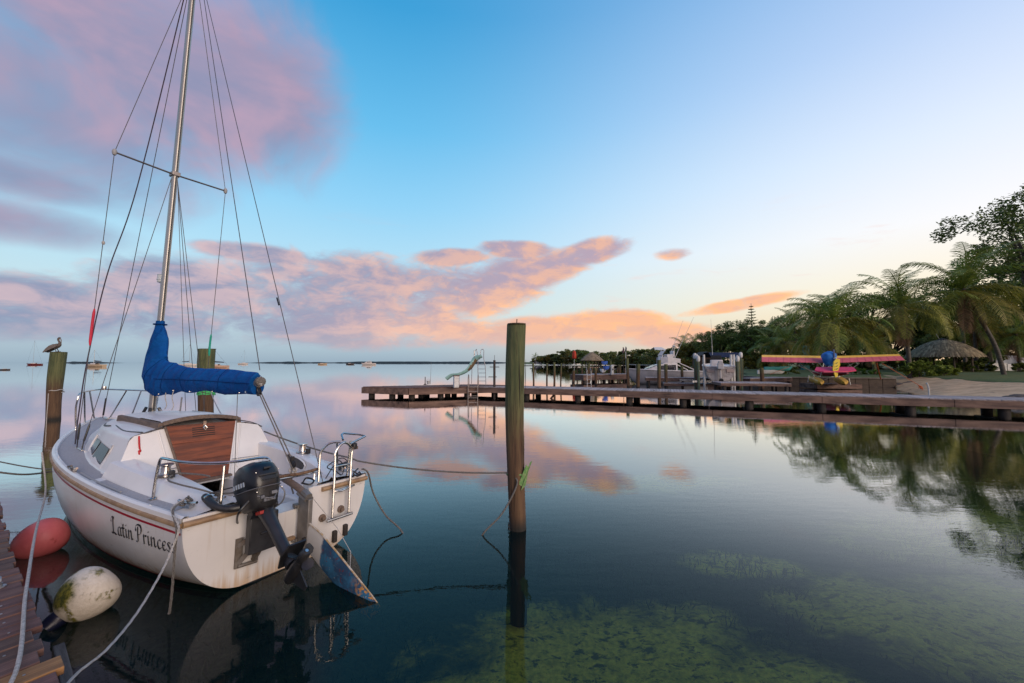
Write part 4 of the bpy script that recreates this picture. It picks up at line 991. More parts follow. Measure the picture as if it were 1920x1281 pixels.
    MB().box(qc(-.20, -.04, -.10), (.03, .05, .03), Rc).box(qc(-.19, .06, -.12), (.03, .03, .03), Rc).box(qc(-.18, .0, -.15), (.04, .10, .03), Rc).tube([qc(-.19, -.09, -.08), qc(-.22, -.02, -.16), qc(-.17, .09, -.10)], .008, 6).build('linkage', mat('linkage_metal', (.20, .20, .21), (.08, .08, .085), 20, .5, .6), legobj, True, .003)
    dec = mat('hood_decal', (.36, .42, .50))
    dk = MB()
    for x0, y0, w in ((-.10, .02, .05), (-.10, -.05, .05)): dk.prism([qc(x0, y0 + .025, .2095), qc(x0 - .02, y0 - .02, .209), qc(x0 - .035, y0 - .02, .205), qc(x0 - .012, y0 + .025, .206)], Rc @ Vector((0, 0, .006)))
    for i in range(5): dk.box(qc(.10 - i * .045, .1505, .03), (.022, .004, .04), Rc)
    dk.build('decal', dec, hd, False)
    MB().box(qc(-.05, .02, -.245), (.09, .05, .03), Rc).build('red_clip', mat('clip_red', (.30, .02, .015)), legobj, True, .005)
    ring = [qc(sup(6.2832 * j / 24, .2235, .1505)[0], sup(6.2832 * j / 24, .2235, .1505)[1], -.033) for j in range(25)]
    MB().tube(ring, .0045, 5).build('hood_seam', mat('seam_grey', (.10, .10, .11)), hd)
    MB().tube(spline([qc(-.10, .13, -.12), qc(-.05, .20, -.20), (-.02, .52, .62), (.05, .45, .60), (.25, .32, .62)], 6), .009, 6).build('fuel_hose', BLACKP, legobj)
    MB().tube(spline([qc(-.19, -.10, -.05), qc(-.23, -.12, -.12), qc(-.15, -.13, -.20), q(.02, -.09, -.05)], 5), .006, 6).build('control_cable', mat('cable_grey', (.18, .18, .18)), legobj)
    for y_, z_ in ((.10, .10), (-.10, .10), (.11, -.07), (-.11, -.07)): MB().ball(qc(-.214, y_, z_), .006, 6, 5).build('bolt', STEEL, hd)
    # tiller handle
    MB().tube(spline([(-.16, .57, .80), (-.10, .66, .80), (.0, .72, .83), (.16, .73, .885)], 5), [.034, .035, .036, .036, .034, .032, .03, .03, .03, .03, .034, .035, .035, .035, .034, .03], 10).build('steering_handle', BLACKP, legobj)
    MB().tube([(.10, .725, .872), (.115, .725, .876)], .037, 10).build('handle_ring', STEEL, legobj)
    MB().tube(spline([(.15, .70, .90), (.05, .55, .94), (-.05, .50, .93)], 5), .006, 6).build('throttle_cable', BLACKP, legobj)
build_outboard()

# ---- spars, rigging, sail cover
RK = .0311; MX, MZ = 4.0, 1.30; MTOP = 8.95
mp = lambda z, dx=0, dy=0: Vector((MX - RK * (z - MZ) + dx, dy, z))
def build_rig():
    rings = []
    for z in (MZ, 2, 4, 6, MTOP): rings.append([mp(z) + Vector((.062 * math.cos(a), .042 * math.sin(a), 0)) for a in [2*math.pi*j/18 for j in range(18)]])
    mast = MB().loft(rings).build('mast', ALU, boat)
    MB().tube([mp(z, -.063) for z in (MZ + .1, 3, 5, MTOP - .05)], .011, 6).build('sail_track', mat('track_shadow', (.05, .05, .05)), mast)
    MB().box(mp(MZ + .02), (.20, .15, .06)).build('mast_step', STEEL, mast, True, .01)
    MB().box(mp(MTOP), (.22, .05, .08)).build('masthead', ALU, mast, True, .01)
    ZS = 5.26; tips = {}
    sp = mat('spreader_metal', (.36, .32, .29), (.26, .23, .21), 8, .45, .7)
    for sg in (1, -1):
        tip = mp(ZS + .02, -.01, sg * .735); tips[sg] = tip
        s_ = MB().tube([mp(ZS, 0, sg * .03), tip], .0175, 8, True, (1.2, .7)).build('spreader', sp, mast)
        MB().lathe([(.018, -.045), (.028, -.02), (.03, .02), (.018, .045)], tip, 10).build('spreader_boot', mat('boot_rubber', (.30, .30, .31)), s_)
    MB().box(mp(ZS), (.15, .11, .07)).build('spreader_bracket', sp, mast, True, .008)
    top = mp(MTOP - .03)
    cp = {sg: Vector((4.08, sg * .76, .925)) for sg in (1, -1)}
    def wire(nm, pts, r=.0048, m=WIRE): return MB().tube(pts, r, 6).build(nm, m, boat)
    for sg in (1, -1):
        wire('upper_shroud', [top, tips[sg], cp[sg] + Vector((.07, 0, .02))])
        wire('lower_shroud', [mp(ZS - .08, 0, sg * .04), cp[sg] + Vector((-.16, .0, 0))])
        if sg < 0: wire('lower_shroud', [mp(ZS - .08, 0, sg * .04), cp[sg] + Vector((.28, -.02, .02))])
        for dx in (.07, -.16) if sg > 0 else (.07, -.16, .28):
            a = cp[sg] + Vector((dx, 0, .0)); d = ((tips[sg] if dx == .07 else mp(ZS)) - a).normalized()
            MB().tube([a - Vector((0, 0, .06)), a + d * .08, a + d * .10, a + d * .30, a + d * .33], [.006, .007, .013, .013, .006], 8).build('turnbuckle', BLACKP, boat)
        a = cp[sg]
        MB().box((a.x - .04, a.y, a.z - .04), (.34, .03, .025)).build('chainplate', STEEL, boat, True, .004)
        c = mat('telltale_red', (.52, .015, .045)) if sg > 0 else mat('telltale_green', (.0, .30, .20))
        up, lo = tips[sg], cp[sg] + Vector((.07, 0, .02)); f0, f1 = (.545, .67) if sg > 0 else (.60, .69)
        n = 9; MB().tube([up.lerp(lo, lerp(f0, f1, i / n)) + Vector((.012 * math.sin(math.pi * i / n), 0, 0)) for i in range(n + 1)], [.008] + [.017] * 8 + [.008], 8).build('shroud_cover', c, boat)
    MB().ball(tips[1].lerp(cp[1], .318), (.02, .02, .03), 8, 6).build('shroud_knot', ROPE_W, boat)
    bow = Vector((6.36, 0, 1.07))
    wire('forestay', [top + Vector((.10, 0, 0)), bow], .0055)
    MB().tube([bow + Vector((-.03, 0, .08)), bow + Vector((-.10, 0, .40))], .014, 8).build('turnbuckle', BLACKP, boat)
    P = [top + Vector((.09, .03, -.02))]
    wire('jib_halyard', spline([mp(MTOP - .05, .08, .03), Vector((4.75, .22, 5.2)), Vector((4.86, .46, 3.6)), Vector((4.72, .62, 2.2)), Vector((4.42, .72, 1.35)), cp[1] + Vector((.12, .01, .02))], 10), .0085, mat('dark_halyard', (.045, .025, .045), (.03, .03, .04), 20, .8))
    wire('topping_lift', [mp(MTOP - .05, -.14), Vector((.80, 0, 2.06))], .005)
    wire('backstay', [mp(MTOP - .03, -.11), Vector((.0, -.36, .80))], .0048)
    MB().tube([Vector((1.03, -.265, 3.0)), Vector((.98, -.27, 2.9))], .010, 6).build('backstay_clamp', BLACKP, boat)
    wire('halyard', [mp(ZS - .1, -.07, -.02), Vector((3.75, -.36, 1.36))], .004)
    # steaming light
    l = mp(3.46, .10); lt = MB().box(mp(3.46, .085), (.05, .05, .03)).tube([mp(3.40, .07), mp(3.37, .12), mp(3.44, .13)], .010, 6).build('steaming_light', ALU, mast)
    MB().lathe([(.045, -.005), (.055, 0), (.055, .03), (.062, .035), (.062, .05), (.055, .055), (.055, .115), (.06, .12), (.05, .13)], mp(3.47, .135), 16).build('lens', mat('lamp_glass', (.50, .55, .58), None, 1, .2), lt)
    MB().box(mp(5.55, .075, 0), (.03, .03, .14)).build('mast_fitting', BLACKP, mast, True, .006)
    MB().tube(spline([mp(1.42, -.05, -.06), (3.75, -.10, 1.36), (3.6, -.22, 1.37), (3.45, -.18, 1.40), (3.2, -.1, 1.62)], 5), .011, 6).build('vang_line', ROPE_W, boat)
    for dx, dy in ((-.1, .05), (-.08, -.06), (.1, .04)): MB().tube([mp(MZ + .13, dx, dy), mp(MZ + .02, dx * 1.6, dy * 1.6)], .022, 6).build('mast_block', BLACKP, boat)
    # boom
    g0, g1 = mp(1.93, -.06), Vector((.79, 0, 1.905))
    bo = MB().tube([g0, g1], .045, 12).build('boom', ALU, boat)
    MB().lathe([(.05, 0), (.058, .02), (.055, .06), (.03, .075)], g1 + Vector((.02, 0, .02)), 12, Matrix.Rotation(R(-90), 3, 'Y')).build('boom_end', ROPE_G, bo)
    MB().tube(spline([g1 + Vector((rnd.uniform(-.05, .03), rnd.uniform(-.035, .035), rnd.uniform(-.03, .07))) for _ in range(10)], 5), .009, 6).build('outhaul_knot', ROPE_W, bo)
    # sail cover
    cm = bpy.data.materials.new('blue_canvas'); cm.use_nodes = True; t = NT(cm.node_tree)
    p = t.n('ShaderNodeBsdfPrincipled'); o = t.n('ShaderNodeOutputMaterial'); t.nt.links.new(p.outputs[0], o.inputs[0]); co = t.n('ShaderNodeTexCoord').outputs['Object']
    n = t.noise(co, 2.5, 5, .6); col = t.mix(t.smooth(n, .3, .7), (.0015, .062, .25, 1), (.003, .085, .31, 1))
    t.set(p.inputs['Base Color'], col); p.inputs['Roughness'].default_value = .85; p.inputs['Specular IOR Level'].default_value = .15
    # diagonal creases of slack cloth
    w = t.n('ShaderNodeTexNoise'); t.set(w.inputs['Vector'], t.v('MULTIPLY', t.v('ADD', co, t.v('MULTIPLY', t.n('ShaderNodeTexCoord').outputs['Object'], (0, 0, 0))), (1.6, 3, 3.2))); w.inputs['Scale'].default_value = 2.4; w.inputs['Detail'].default_value = 3; w.inputs['Distortion'].default_value = .9
    wv = t.n('ShaderNodeTexNoise'); t.set(wv.inputs['Vector'], t.v('MULTIPLY', co, (240, 240, 240))); wv.inputs['Scale'].default_value = 1.5
    b = t.n('ShaderNodeBump'); b.inputs['Strength'].default_value = .55; b.inputs['Distance'].default_value = .05; wa = t.n('ShaderNodeTexWave', bands_direction='DIAGONAL'); t.set(wa.inputs['Vector'], co); wa.inputs['Scale'].default_value = 1.9; wa.inputs['Distortion'].default_value = 5.5; wa.inputs['Detail'].default_value = 2; wa.inputs['Detail Scale'].default_value = 1.2
    t.set(b.inputs['Height'], t.m('MULTIPLY_ADD', t.m('POWER', wa.outputs['Fac'], 2.5), .8, w.outputs[0])); t.set(p.inputs['Normal'], b.outputs[0])
    # cross-sections: (centre x, centre z, axis angle from vertical in xz, half width fore-aft/up, half width sideways)
    S = [(mp(2.82).x, 2.82, 0, .09, .07), (mp(2.74).x, 2.74, 0, .10, .075), (mp(2.66).x - .03, 2.66, 2, .17, .095), (mp(2.52).x - .04, 2.52, 6, .25, .12), (mp(2.36).x - .02, 2.36, 8, .29, .135), (3.97, 2.20, 14, .36, .15),
         (3.98, 2.05, 26, .46, .17), (3.90, 1.95, 42, .44, .175), (3.72, 1.90, 58, .37, .17), (3.48, 1.895, 70, .29, .16), (3.2, 1.90, 78, .235, .15), (2.9, 1.905, 84, .205, .145), (2.5, 1.905, 88, .192, .14), (2.1, 1.91, 90, .178, .135), (1.6, 1.905, 90, .168, .125), (1.15, 1.90, 90, .155, .115), (.84, 1.90, 90, .142, .105)]
    # refine along length
    fine = []
    for i in range(len(S) - 1):
        for k in range(4): fine.append([lerp(S[i][j], S[i + 1][j], k / 4) for j in range(5)])
    fine.append(list(S[-1])); rings = []; N = 40
    for i, (x, z, an, ra, rb) in enumerate(fine):
        ra *= .90; rb *= .78
        ca, sa = math.cos(R(an)), math.sin(R(an)); ring = []
        for j in range(N):
            a = 2 * math.pi * j / N; u = math.cos(a); v = math.sin(a)
            e = 1 + .06 * (abs(math.sin(i * .21 + 1.5 * a)) - .6) + .05 * math.sin(i * .33 - 2 * a + 1) + .055 * (abs(math.sin(i * .17 - 2.5 * a + .7)) - .6) + .012 * math.sin(i * .9 + 5 * a)
            if an > 75: e *= 1 + .07 * (u < 0) * abs(u) * math.sin(i * .7)
            # u: + = up side (boom part) / aft side (mast part)
            dx, dz = (-ca * u * ra * e, sa * u * ra * e) if True else (0, 0)
            ring.append(Vector((x + dx * (1 if an < 89 else 1), v * rb * e * (1 - .35 * max(0, u) ** 2), z + dz)))
        rings.append(ring)
    cv = MB().loft(rings, True, False, True).build('sail_cover', cm, boat, True, 0, 80)
    MB().tube([mp(2.765) + Vector((.105 * math.cos(a), .08 * math.sin(a), 0)) for a in [6.283 * i / 20 for i in range(21)]], .010, 6).build('cover_tie', mat('cover_tie', (.003, .035, .15), None, 1, .9, spec=.1), cv)
    MB().lathe([(.014, 0), (.014, .006), (.0, .007)], (.90, .09, 1.80), 8, Matrix.Rotation(R(-90), 3, 'X')).build('snap_fastener', STEEL, cv)
    MB().tube([r_[10] + Vector((0, .004, 0)) for r_ in rings[34:]], .005, 5).build('cover_seam', MATS['cover_tie'], cv)
    for k in (28, 38, 46, 56): MB().tube([rings[k][j] + Vector((0, math.copysign(.003, rings[k][j].y), 0)) for j in range(N)] + [rings[k][0]], .004, 5).build('cover_seam', MATS['cover_tie'], cv)
    for k in (36, 42, 48, 54, 60): MB().ball(rings[k][17] + Vector((0, .006, 0)), .012, 8, 6).build('twist_fastener', STEEL, cv)
    for x in (3.3, 3.05): MB().tube(spline([(x, .05, 1.76), (x + .03, .06, 1.64), (x - .02, .05, 1.52), (x + .02, .055, 1.45)], 4), .006, 6).build('cover_lace', ROPE_W, cv)
    MB().tube([(1.25, .02, 1.80), (1.22, .0, .65)], .004, 5).build('hanging_line', ROPE_G, boat)
build_rig()

# ---- the name on the port quarter, written with a broad nib
def nib(strokes, w=.058, ang=38):
    """strokes: polylines in letter units -> list of quads swept by a slanted pen"""
    quads = []; dx, dy = math.cos(R(ang)) * w, math.sin(R(ang)) * w
    for s_ in strokes:
        P = spline([(x, y, 0) for x, y in s_], 6) if len(s_) > 2 else [Vector((*s_[0], 0)), Vector((*s_[1], 0))]
        for a, b in zip(P[:-1], P[1:]):
            th = .014; d = (b - a).normalized(); nx, ny = -d.y * th, d.x * th
            quads.append([(a.x - dx - nx, a.y - dy - ny), (b.x - dx - nx, b.y - dy - ny), (b.x + dx + nx, b.y + dy + ny), (a.x + dx + nx, a.y + dy + ny)])
    return quads
GL = {
 'L': (.80, [[(.06, .72), (.0, .80), (.10, 1.0), (.30, 1.02), (.40, .95)], [(.28, 1.0), (.26, .6), (.20, .1), (.10, .02)], [(-.04, .06), (.10, .0), (.34, .06), (.55, -.02), (.68, .10)]]),
 'a': (.60, [[(.48, .48), (.30, .56), (.12, .36), (.10, .10), (.24, .0), (.42, .22)], [(.50, .54), (.44, .20), (.46, .03), (.60, .10)]]),
 't': (.44, [[(.26, .80), (.18, .30), (.18, .05), (.28, 0), (.42, .12)], [(.02, .54), (.42, .56)]]),
 'i': (.36, [[(.02, .44), (.14, .54), (.12, .20), (.14, .03), (.32, .12)], [(.18, .80), (.21, .77)]]),
 'n': (.66, [[(.02, .46), (.12, .54), (.06, .0)], [(.10, .30), (.28, .52), (.42, .50), (.40, .20), (.42, .03), (.60, .12)]]),
 'P': (.76, [[(.26, .92), (.22, .5), (.16, .08), (.02, .0), (-.08, .06)], [(.0, .70), (.02, .92), (.28, 1.04), (.58, .98), (.64, .72), (.46, .50), (.24, .48)], [(-.02, .74), (.06, .66)]]),
 'r': (.46, [[(.02, .46), (.12, .54), (.06, .0)], [(.10, .28), (.24, .52), (.42, .50)]]),
 'c': (.50, [[(.42, .46), (.30, .55), (.12, .38), (.08, .14), (.20, .0), (.44, .12)]]),
 'e': (.50, [[(.10, .26), (.30, .32), (.40, .46), (.28, .55), (.12, .40), (.08, .14), (.20, .0), (.44, .12)]]),
 's': (.44, [[(.38, .48), (.24, .56), (.12, .44), (.24, .28), (.32, .12), (.18, .0), (.0, .08)]]),
 ' ': (.34, [])}
def build_name():
    x = 0; Q = []
    for ch in 'Latin Princess':
        w, st = GL[ch]
        for q in nib(st): Q.append([(px + x + py * .10, py) for px, py in q])
        x += w
    total = x; b = MB(); x0, x1 = 1.33, .125; H = .168
    for q in Q:
        vs = []
        for px, py in q:
            X = lerp(x0, x1, px / total); zl = lerp(.405, .445, px / total) + py * H
            vs.append((X, hull_y(X, zl) + .004, zl))
        b.add(vs, [(3, 2, 1, 0)])
    b.build('name_lettering', mat('name_paint', (.012, .014, .02), None, 1, .4), boat, False)
build_name()

# ---- mooring lines and fenders (things of their own)
def rope(nm, pts, r, m, label, n=10): return tag(MB().tube(pts if n is None else spline(pts, n), r, 7).build(nm, m), label, 'rope')
w = lambda *p: bw(*p)
cl = w(.24, .83, .84)
# twisted rope end hanging from the stern cleat
def twisted(pts, r, m, label):
    P = spline(pts, 14); b = MB()
    for k in range(3):
        Q = []
        for i, p in enumerate(P):
            a = i * .55 + k * 2.094; Q.append(p + Vector((math.cos(a) * r * .62, math.sin(a) * r * .62, 0)))
        b.tube(Q, r * .62, 5)
    return tag(b.build('mooring_rope', m), label, 'rope')
twisted([w(.24, .86, .86), w(.14, .97, .83), at(331, 992, depth=3.44), at(327, 1040, depth=3.42), at(323, 1100, depth=3.42), at(318, 1146, depth=3.42), at(316, 1150, depth=3.42)], .0085, ROPE_G, 'twisted rope end hanging down the hull over the end of the boat name')
twisted([w(.27, .84, .87), w(.17, .97, .835), at(335, 990, depth=3.43), at(322, 1030, depth=3.38), at(300, 1078, depth=3.2), at(255, 1152, depth=2.8), at(200, 1218, depth=2.4), at(128, 1281, depth=2.08), Vector((-1.85, 1.6, .62))], .0075, ROPE_W, 'pale mooring rope from the stern cleat down to the dock')
dk = at(20, 1281, z=.64); rope('dock_rope', [Vector((-2.45, 1.75, .62)), dk, at(48, 1110, depth=2.75), at(66, 1000, depth=3.75), at(85, 920, depth=5.2), w(4.15, 1.09, .88)], .0095, ROPE_W, 'straight white rope running over the dock planks up to the bow')
rope('bow_line', [w(2.62, 1.09, .88), at(100, 884, depth=6.0), at(40, 890, depth=5.4), at(-40, 880, depth=5.0)], .012, ROPE_G, 'grey line from the port midship cleat sagging out of frame to the left')
rope('spring_line', [at(-40, 858, depth=6.6), at(40, 874, depth=6.4), at(88, 880, depth=6.2), w(2.66, 1.10, .90)], .010, ROPE_G, 'upper thin line from the midship cleat towards the left edge')
sp = w(2.4, -1.09, .86)
rope('stern_line', sag(w(2.2, -.82, 1.12), w(.35, -.98, .92), .03, 8) + sag(w(.2, -.98, .90), Vector((pc.x - .11, pc.y - .05, .72)), .05, 14), .011, ROPE_G, 'long line from the cabin side across open water to the tall piling', None)
rope('stern_drop_line', [w(.02, -.90, .84), w(-.02, -.97, .78), at(700, 925, depth=5.35), at(722, 965, depth=5.3), at(749, 991, depth=5.18), at(760, 1010, depth=5.12)], .011, ROPE_G, 'dark line dropping from the starboard quarter into the water')
rope('piling_line', sag(w(3.4, -.95, .98), Vector((bp.x + .24, bp.y - .1, 1.12)), .1, 12), .014, ROPE_W, 'pale rope from the starboard side to the piling behind the sail cover', None)

def buoy(name, label, loc, axis, ln, rad, m, neck, collar_m):
    root = empty(name, loc, 0, label, 'fender')
    d = nrm(axis); rot = d.to_track_quat('Z', 'Y').to_matrix()
    prof = []
    for i in range(25):
        t_ = i / 24; th = math.pi * t_; zc = -math.cos(th) * ln / 2
        r = rad * math.sin(th) ** .82 * (1 - .16 * math.cos(th)); prof.append((max(r, .004), zc))
    MB().lathe(prof, (0, 0, 0), 40, rot).build('float', m, root)
    MB().lathe([(.03, -.02), (.062, -.02), (.07, .02), (.07, .08), (.055, .11), (.02, .115)], rot @ Vector((0, 0, -ln / 2 - .06)), 20, rot).build('rope_eye', collar_m, root)
    return root
REDB = mat('red_buoy', (.62, .15, .155), (.54, .11, .12), 5, .5, dirt=((.36, .05, .05), 6, .62))
wb = bpy.data.materials.new('mossy_white_buoy'); wb.use_nodes = True
def moss():
    t = NT(wb.node_tree); p = t.n('ShaderNodeBsdfPrincipled'); o = t.n('ShaderNodeOutputMaterial'); t.nt.links.new(p.outputs[0], o.inputs[0])
    co = t.n('ShaderNodeTexCoord').outputs['Object']; n = t.noise(co, 7, 7, .68); nf = t.noise(co, 30, 5, .7)
    sep = t.n('ShaderNodeSeparateXYZ'); t.set(sep.inputs[0], co)
    col = t.mix(t.smooth(nf, .3, .7), (.74, .67, .56, 1), (.64, .57, .46, 1))
    # band of old weed round the float and a clump near the eye
    ax = nrm((-.62, -.70, -.34)); s = t.m('ADD', t.m('ADD', t.m('MULTIPLY', sep.outputs[0], -ax.x), t.m('MULTIPLY', sep.outputs[1], -ax.y)), t.m('MULTIPLY', sep.outputs[2], -ax.z))
    band = t.smooth(t.m('ABSOLUTE', t.m('SUBTRACT', t.m('ADD', s, t.m('MULTIPLY', t.m('SUBTRACT', n, .5), .05)), -.115)), .026, .006)
    cv = t.v('SUBTRACT', co, (-.05, -.17, .09)); ln = t.n('ShaderNodeVectorMath', operation='LENGTH'); t.set(ln.inputs[0], cv)
    clump = t.smooth(t.m('ADD', ln.outputs['Value'], t.m('MULTIPLY', t.m('SUBTRACT', nf, .5), .12)), .15, .08)
    rim = t.smooth(t.m('ADD', sep.outputs[2], t.m('MULTIPLY', t.m('SUBTRACT', n, .5), .1)), .165, .195)
    k = t.m('MAXIMUM', t.m('MULTIPLY', band, t.smooth(nf, .38, .55)), t.m('MAXIMUM', clump, t.m('MULTIPLY', rim, t.smooth(n, .42, .6))))
    k = t.m('MAXIMUM', k, t.m('MULTIPLY', t.smooth(n, .58, .68), t.smooth(nf, .48, .60)))
    col = t.mix(k, col, t.mix(t.smooth(nf, .4, .6), (.05, .06, .008, 1), (.20, .18, .02, 1)))
    t.set(p.inputs['Base Color'], col); p.inputs['Roughness'].default_value = .65
    b = t.n('ShaderNodeBump'); b.inputs['Strength'].default_value = .5; b.inputs['Distance'].default_value = .015; t.set(b.inputs['Height'], t.m('ADD', t.m('MULTIPLY', k, .8), nf)); t.set(p.inputs['Normal'], b.outputs[0])
moss()
rb = at(75, 1012, depth=4.62); buoy('red_fender', 'faded red egg-shaped fender buoy floating between dock and hull', (rb.x, rb.y, .15), (.78, .48, .40), .45, .20, REDB, 0, REDB)
wbp = at(163, 1115, depth=3.52); buoy('white_fender', 'white egg-shaped fender buoy stained with moss beside the dock', (wbp.x, wbp.y, .165), (.45, .68, .58), .385, .205, wb, 0, mat('navy_collar', (.008, .010, .030), None, 1, .35))

# ================================================================== THINGS ON THE SWIM PLATFORM
TEAL = mat('slide_teal', (.30, .50, .48), (.22, .42, .40), 4, .45)
def build_slide():
    D = 25.9; o = at(868, 722, z=PZ); root = empty('pool_slide', (o.x, o.y, PZ), 0, 'curved pool slide with teal chute and metal ladder on the swim platform', 'slide')
    q = lambda px, py, dy=0: at(px, py, depth=D + dy) - Vector((o.x, o.y, PZ))
    cl = [(838, 712), (848, 705), (860, 703.5), (872, 699), (882, 691), (889, 680), (893, 674), (904, 669)]
    ctr = spline([q(*p) for p in cl], 5); rings = []
    for i, c in enumerate(ctr):
        d = (ctr[min(i + 1, len(ctr) - 1)] - ctr[max(i - 1, 0)]).normalized(); t_ = i / len(ctr)
        sd = Vector((.35, 1, 0)).lerp(Vector((1, .55, 0)), max(0, min(1, (t_ - .5) * 3)) if t_ < .9 else .3).normalized(); sd = (sd - d * sd.dot(d)).normalized(); up = sd.cross(d); up = up if up.z > 0 else -up
        rings.append([c + sd * (w_ * .20) + up * h_ for w_, h_ in ((-1, .13), (-.92, .04), (-.6, -.03), (0, -.05), (.6, -.03), (.92, .04), (1, .13), (.95, .13), (.87, .06), (.55, 0), (0, -.02), (-.55, 0), (-.87, .06), (-.95, .13))])
    MB().loft(rings).build('chute', TEAL, root)
    b = MB().loft([[p - Vector((0, 0, .006)) for p in r[1:6]] for r in rings[18:31]], False); b.build('chute_underside', mat('slide_underside', (.16, .11, .06), (.10, .07, .04), 6, .7), root)
    SL = mat('slide_rail', (.45, .43, .43), (.32, .31, .31), 12, .4, .8)
    tube = lambda nm, pts, r=.022: MB().tube(pts, r, 7).build(nm, SL, root)
    for dx, py0 in ((896, 0), (907, 0)):
        foot = 897 if dx == 896 else 911
        tube('ladder_rail', spline([q(foot, 722), q(foot - 1, 690), q(dx, 672), q(dx + (-2 if dx == 896 else 0), 657), q(dx - 5 + (2 if dx == 896 else 1), 655.5), q(dx - 6, 660), q(dx - 6, 668)], 5))
    for k, y in enumerate((714.5, 707, 699.5, 692, 684)): tube('rung', [q(897 - k * .1, y), q(910.5 - k * .5, y)], .016)
    tube('support', [q(884, 720), q(885, 691)]); tube('support', [q(889, 657), q(889, 672)])
    for px in (855, 861): tube('support', [q(px, 724), q(px, 705)], .02)
    return root
build_slide()
def build_platform_things():
    WP = mat('white_paint', (.62, .62, .62), (.50, .50, .50), 6, .5)
    p = at(855, 727, z=PZ); r = empty('white_locker', (p.x, p.y, PZ), .35, 'small white slatted locker under the foot of the slide', 'locker')
    MB().box((0, 0, .36), (.30, .28, .70)).build('body', WP, r, False, .01)
    for i in range(4): MB().box((0, -.147, .12 + i * .16), (.26, .012, .12)).build('slat', WP, r, False)
    MB().box((0, 0, .725), (.36, .34, .04)).build('lid', WOOD_OLD, r, False)
    # swim ladder hung on the front of the platform
    L = at(878, 735, z=.3); Rr = at(896, 735, z=.3)
    r = empty('dock_ladder', (L.x, L.y, 0), 0, 'aluminium swimming ladder hung on the front edge below the slide', 'ladder')
    d = Vector((Rr.x - L.x, Rr.y - L.y, 0)); AL = mat('ladder_alu', (.45, .40, .36), (.34, .29, .26), 9, .45, .7)
    off = Vector((0, -.14, 0))
    for k in (0, 1):
        b_ = d * k + off; MB().tube(spline([b_ + Vector((0, .55, .64)), b_ + Vector((0, .45, 1.25)), b_ + Vector((0, .2, 1.38)), b_ + Vector((0, 0, 1.1)), b_ + Vector((0, 0, .4)), b_ + Vector((0, 0, -.7))], 5), .024, 7).build('rail', AL, r)
    for z in (.62, .34, .06, -.22, -.5): MB().bar(off + Vector((0, 0, z)), d + off + Vector((0, 0, z)), .06, .03).build('rung', AL, r, False)
    # tie-up post with two cross bars
    p = at(927, 735, z=.3); r = empty('crossbar_post', (p.x, p.y - .1, 0), .1, 'dark slim post with two cross bars on the platform edge beside the tall piling', 'post')
    DK = mat('dark_post', (.045, .032, .030), (.03, .022, .02), 8, .7)
    MB().tube([(0, 0, -1.4), (0, 0, 2.30)], .075, 10).build('post', DK, r); MB().tube([(0, 0, 2.3), (.01, 0, 2.62)], .012, 6).build('spike', DK, r)
    MB().bar((-.30, -.09, 1.87), (.30, -.09, 1.87), .05, .045).build('cross_bar', DK, r, False); MB().bar((-.38, -.09, 1.25), (.14, -.09, 1.25), .05, .045).build('cross_bar', DK, r, False)
    p = at(797, 722, z=PZ); r = empty('short_post', (p.x, p.y, PZ), 0, 'short dark post standing alone on the left part of the platform', 'post')
    MB().lathe([(.07, 0), (.05, .06), (.03, .12), (.025, .52), (.03, .55)], n=10).build('stem', DK, r); MB().lathe([(.11, 0), (.11, .03), (.08, .05)], n=12).build('base', DK, r)
    p = at(803, 721, z=PZ); r = empty('white_bucket', (p.x, p.y, PZ), 0, 'white plastic bucket next to the short dark post on the platform', 'bucket')
    MB().lathe([(.09, 0), (.125, .24), (.135, .25), (.13, .27), (.115, .26), (.08, .02)], n=16).build('tub', WP, r); MB().tube(spline([(-.125, 0, .24), (-.08, 0, .34), (.08, 0, .36), (.125, 0, .24)], 5), .006, 5).build('handle', GALV, r)
    p = at(804.5, 720, z=PZ + .05); r = MB().tube([(p.x, p.y + .4, PZ), (p.x + .05, p.y + .4, 2.15)], [.016, .006], 6).build('fishing_rod', mat('rod_grey', (.25, .25, .26))); tag(r, 'thin grey fishing rod standing upright behind the bucket', 'rod')
build_platform_things()

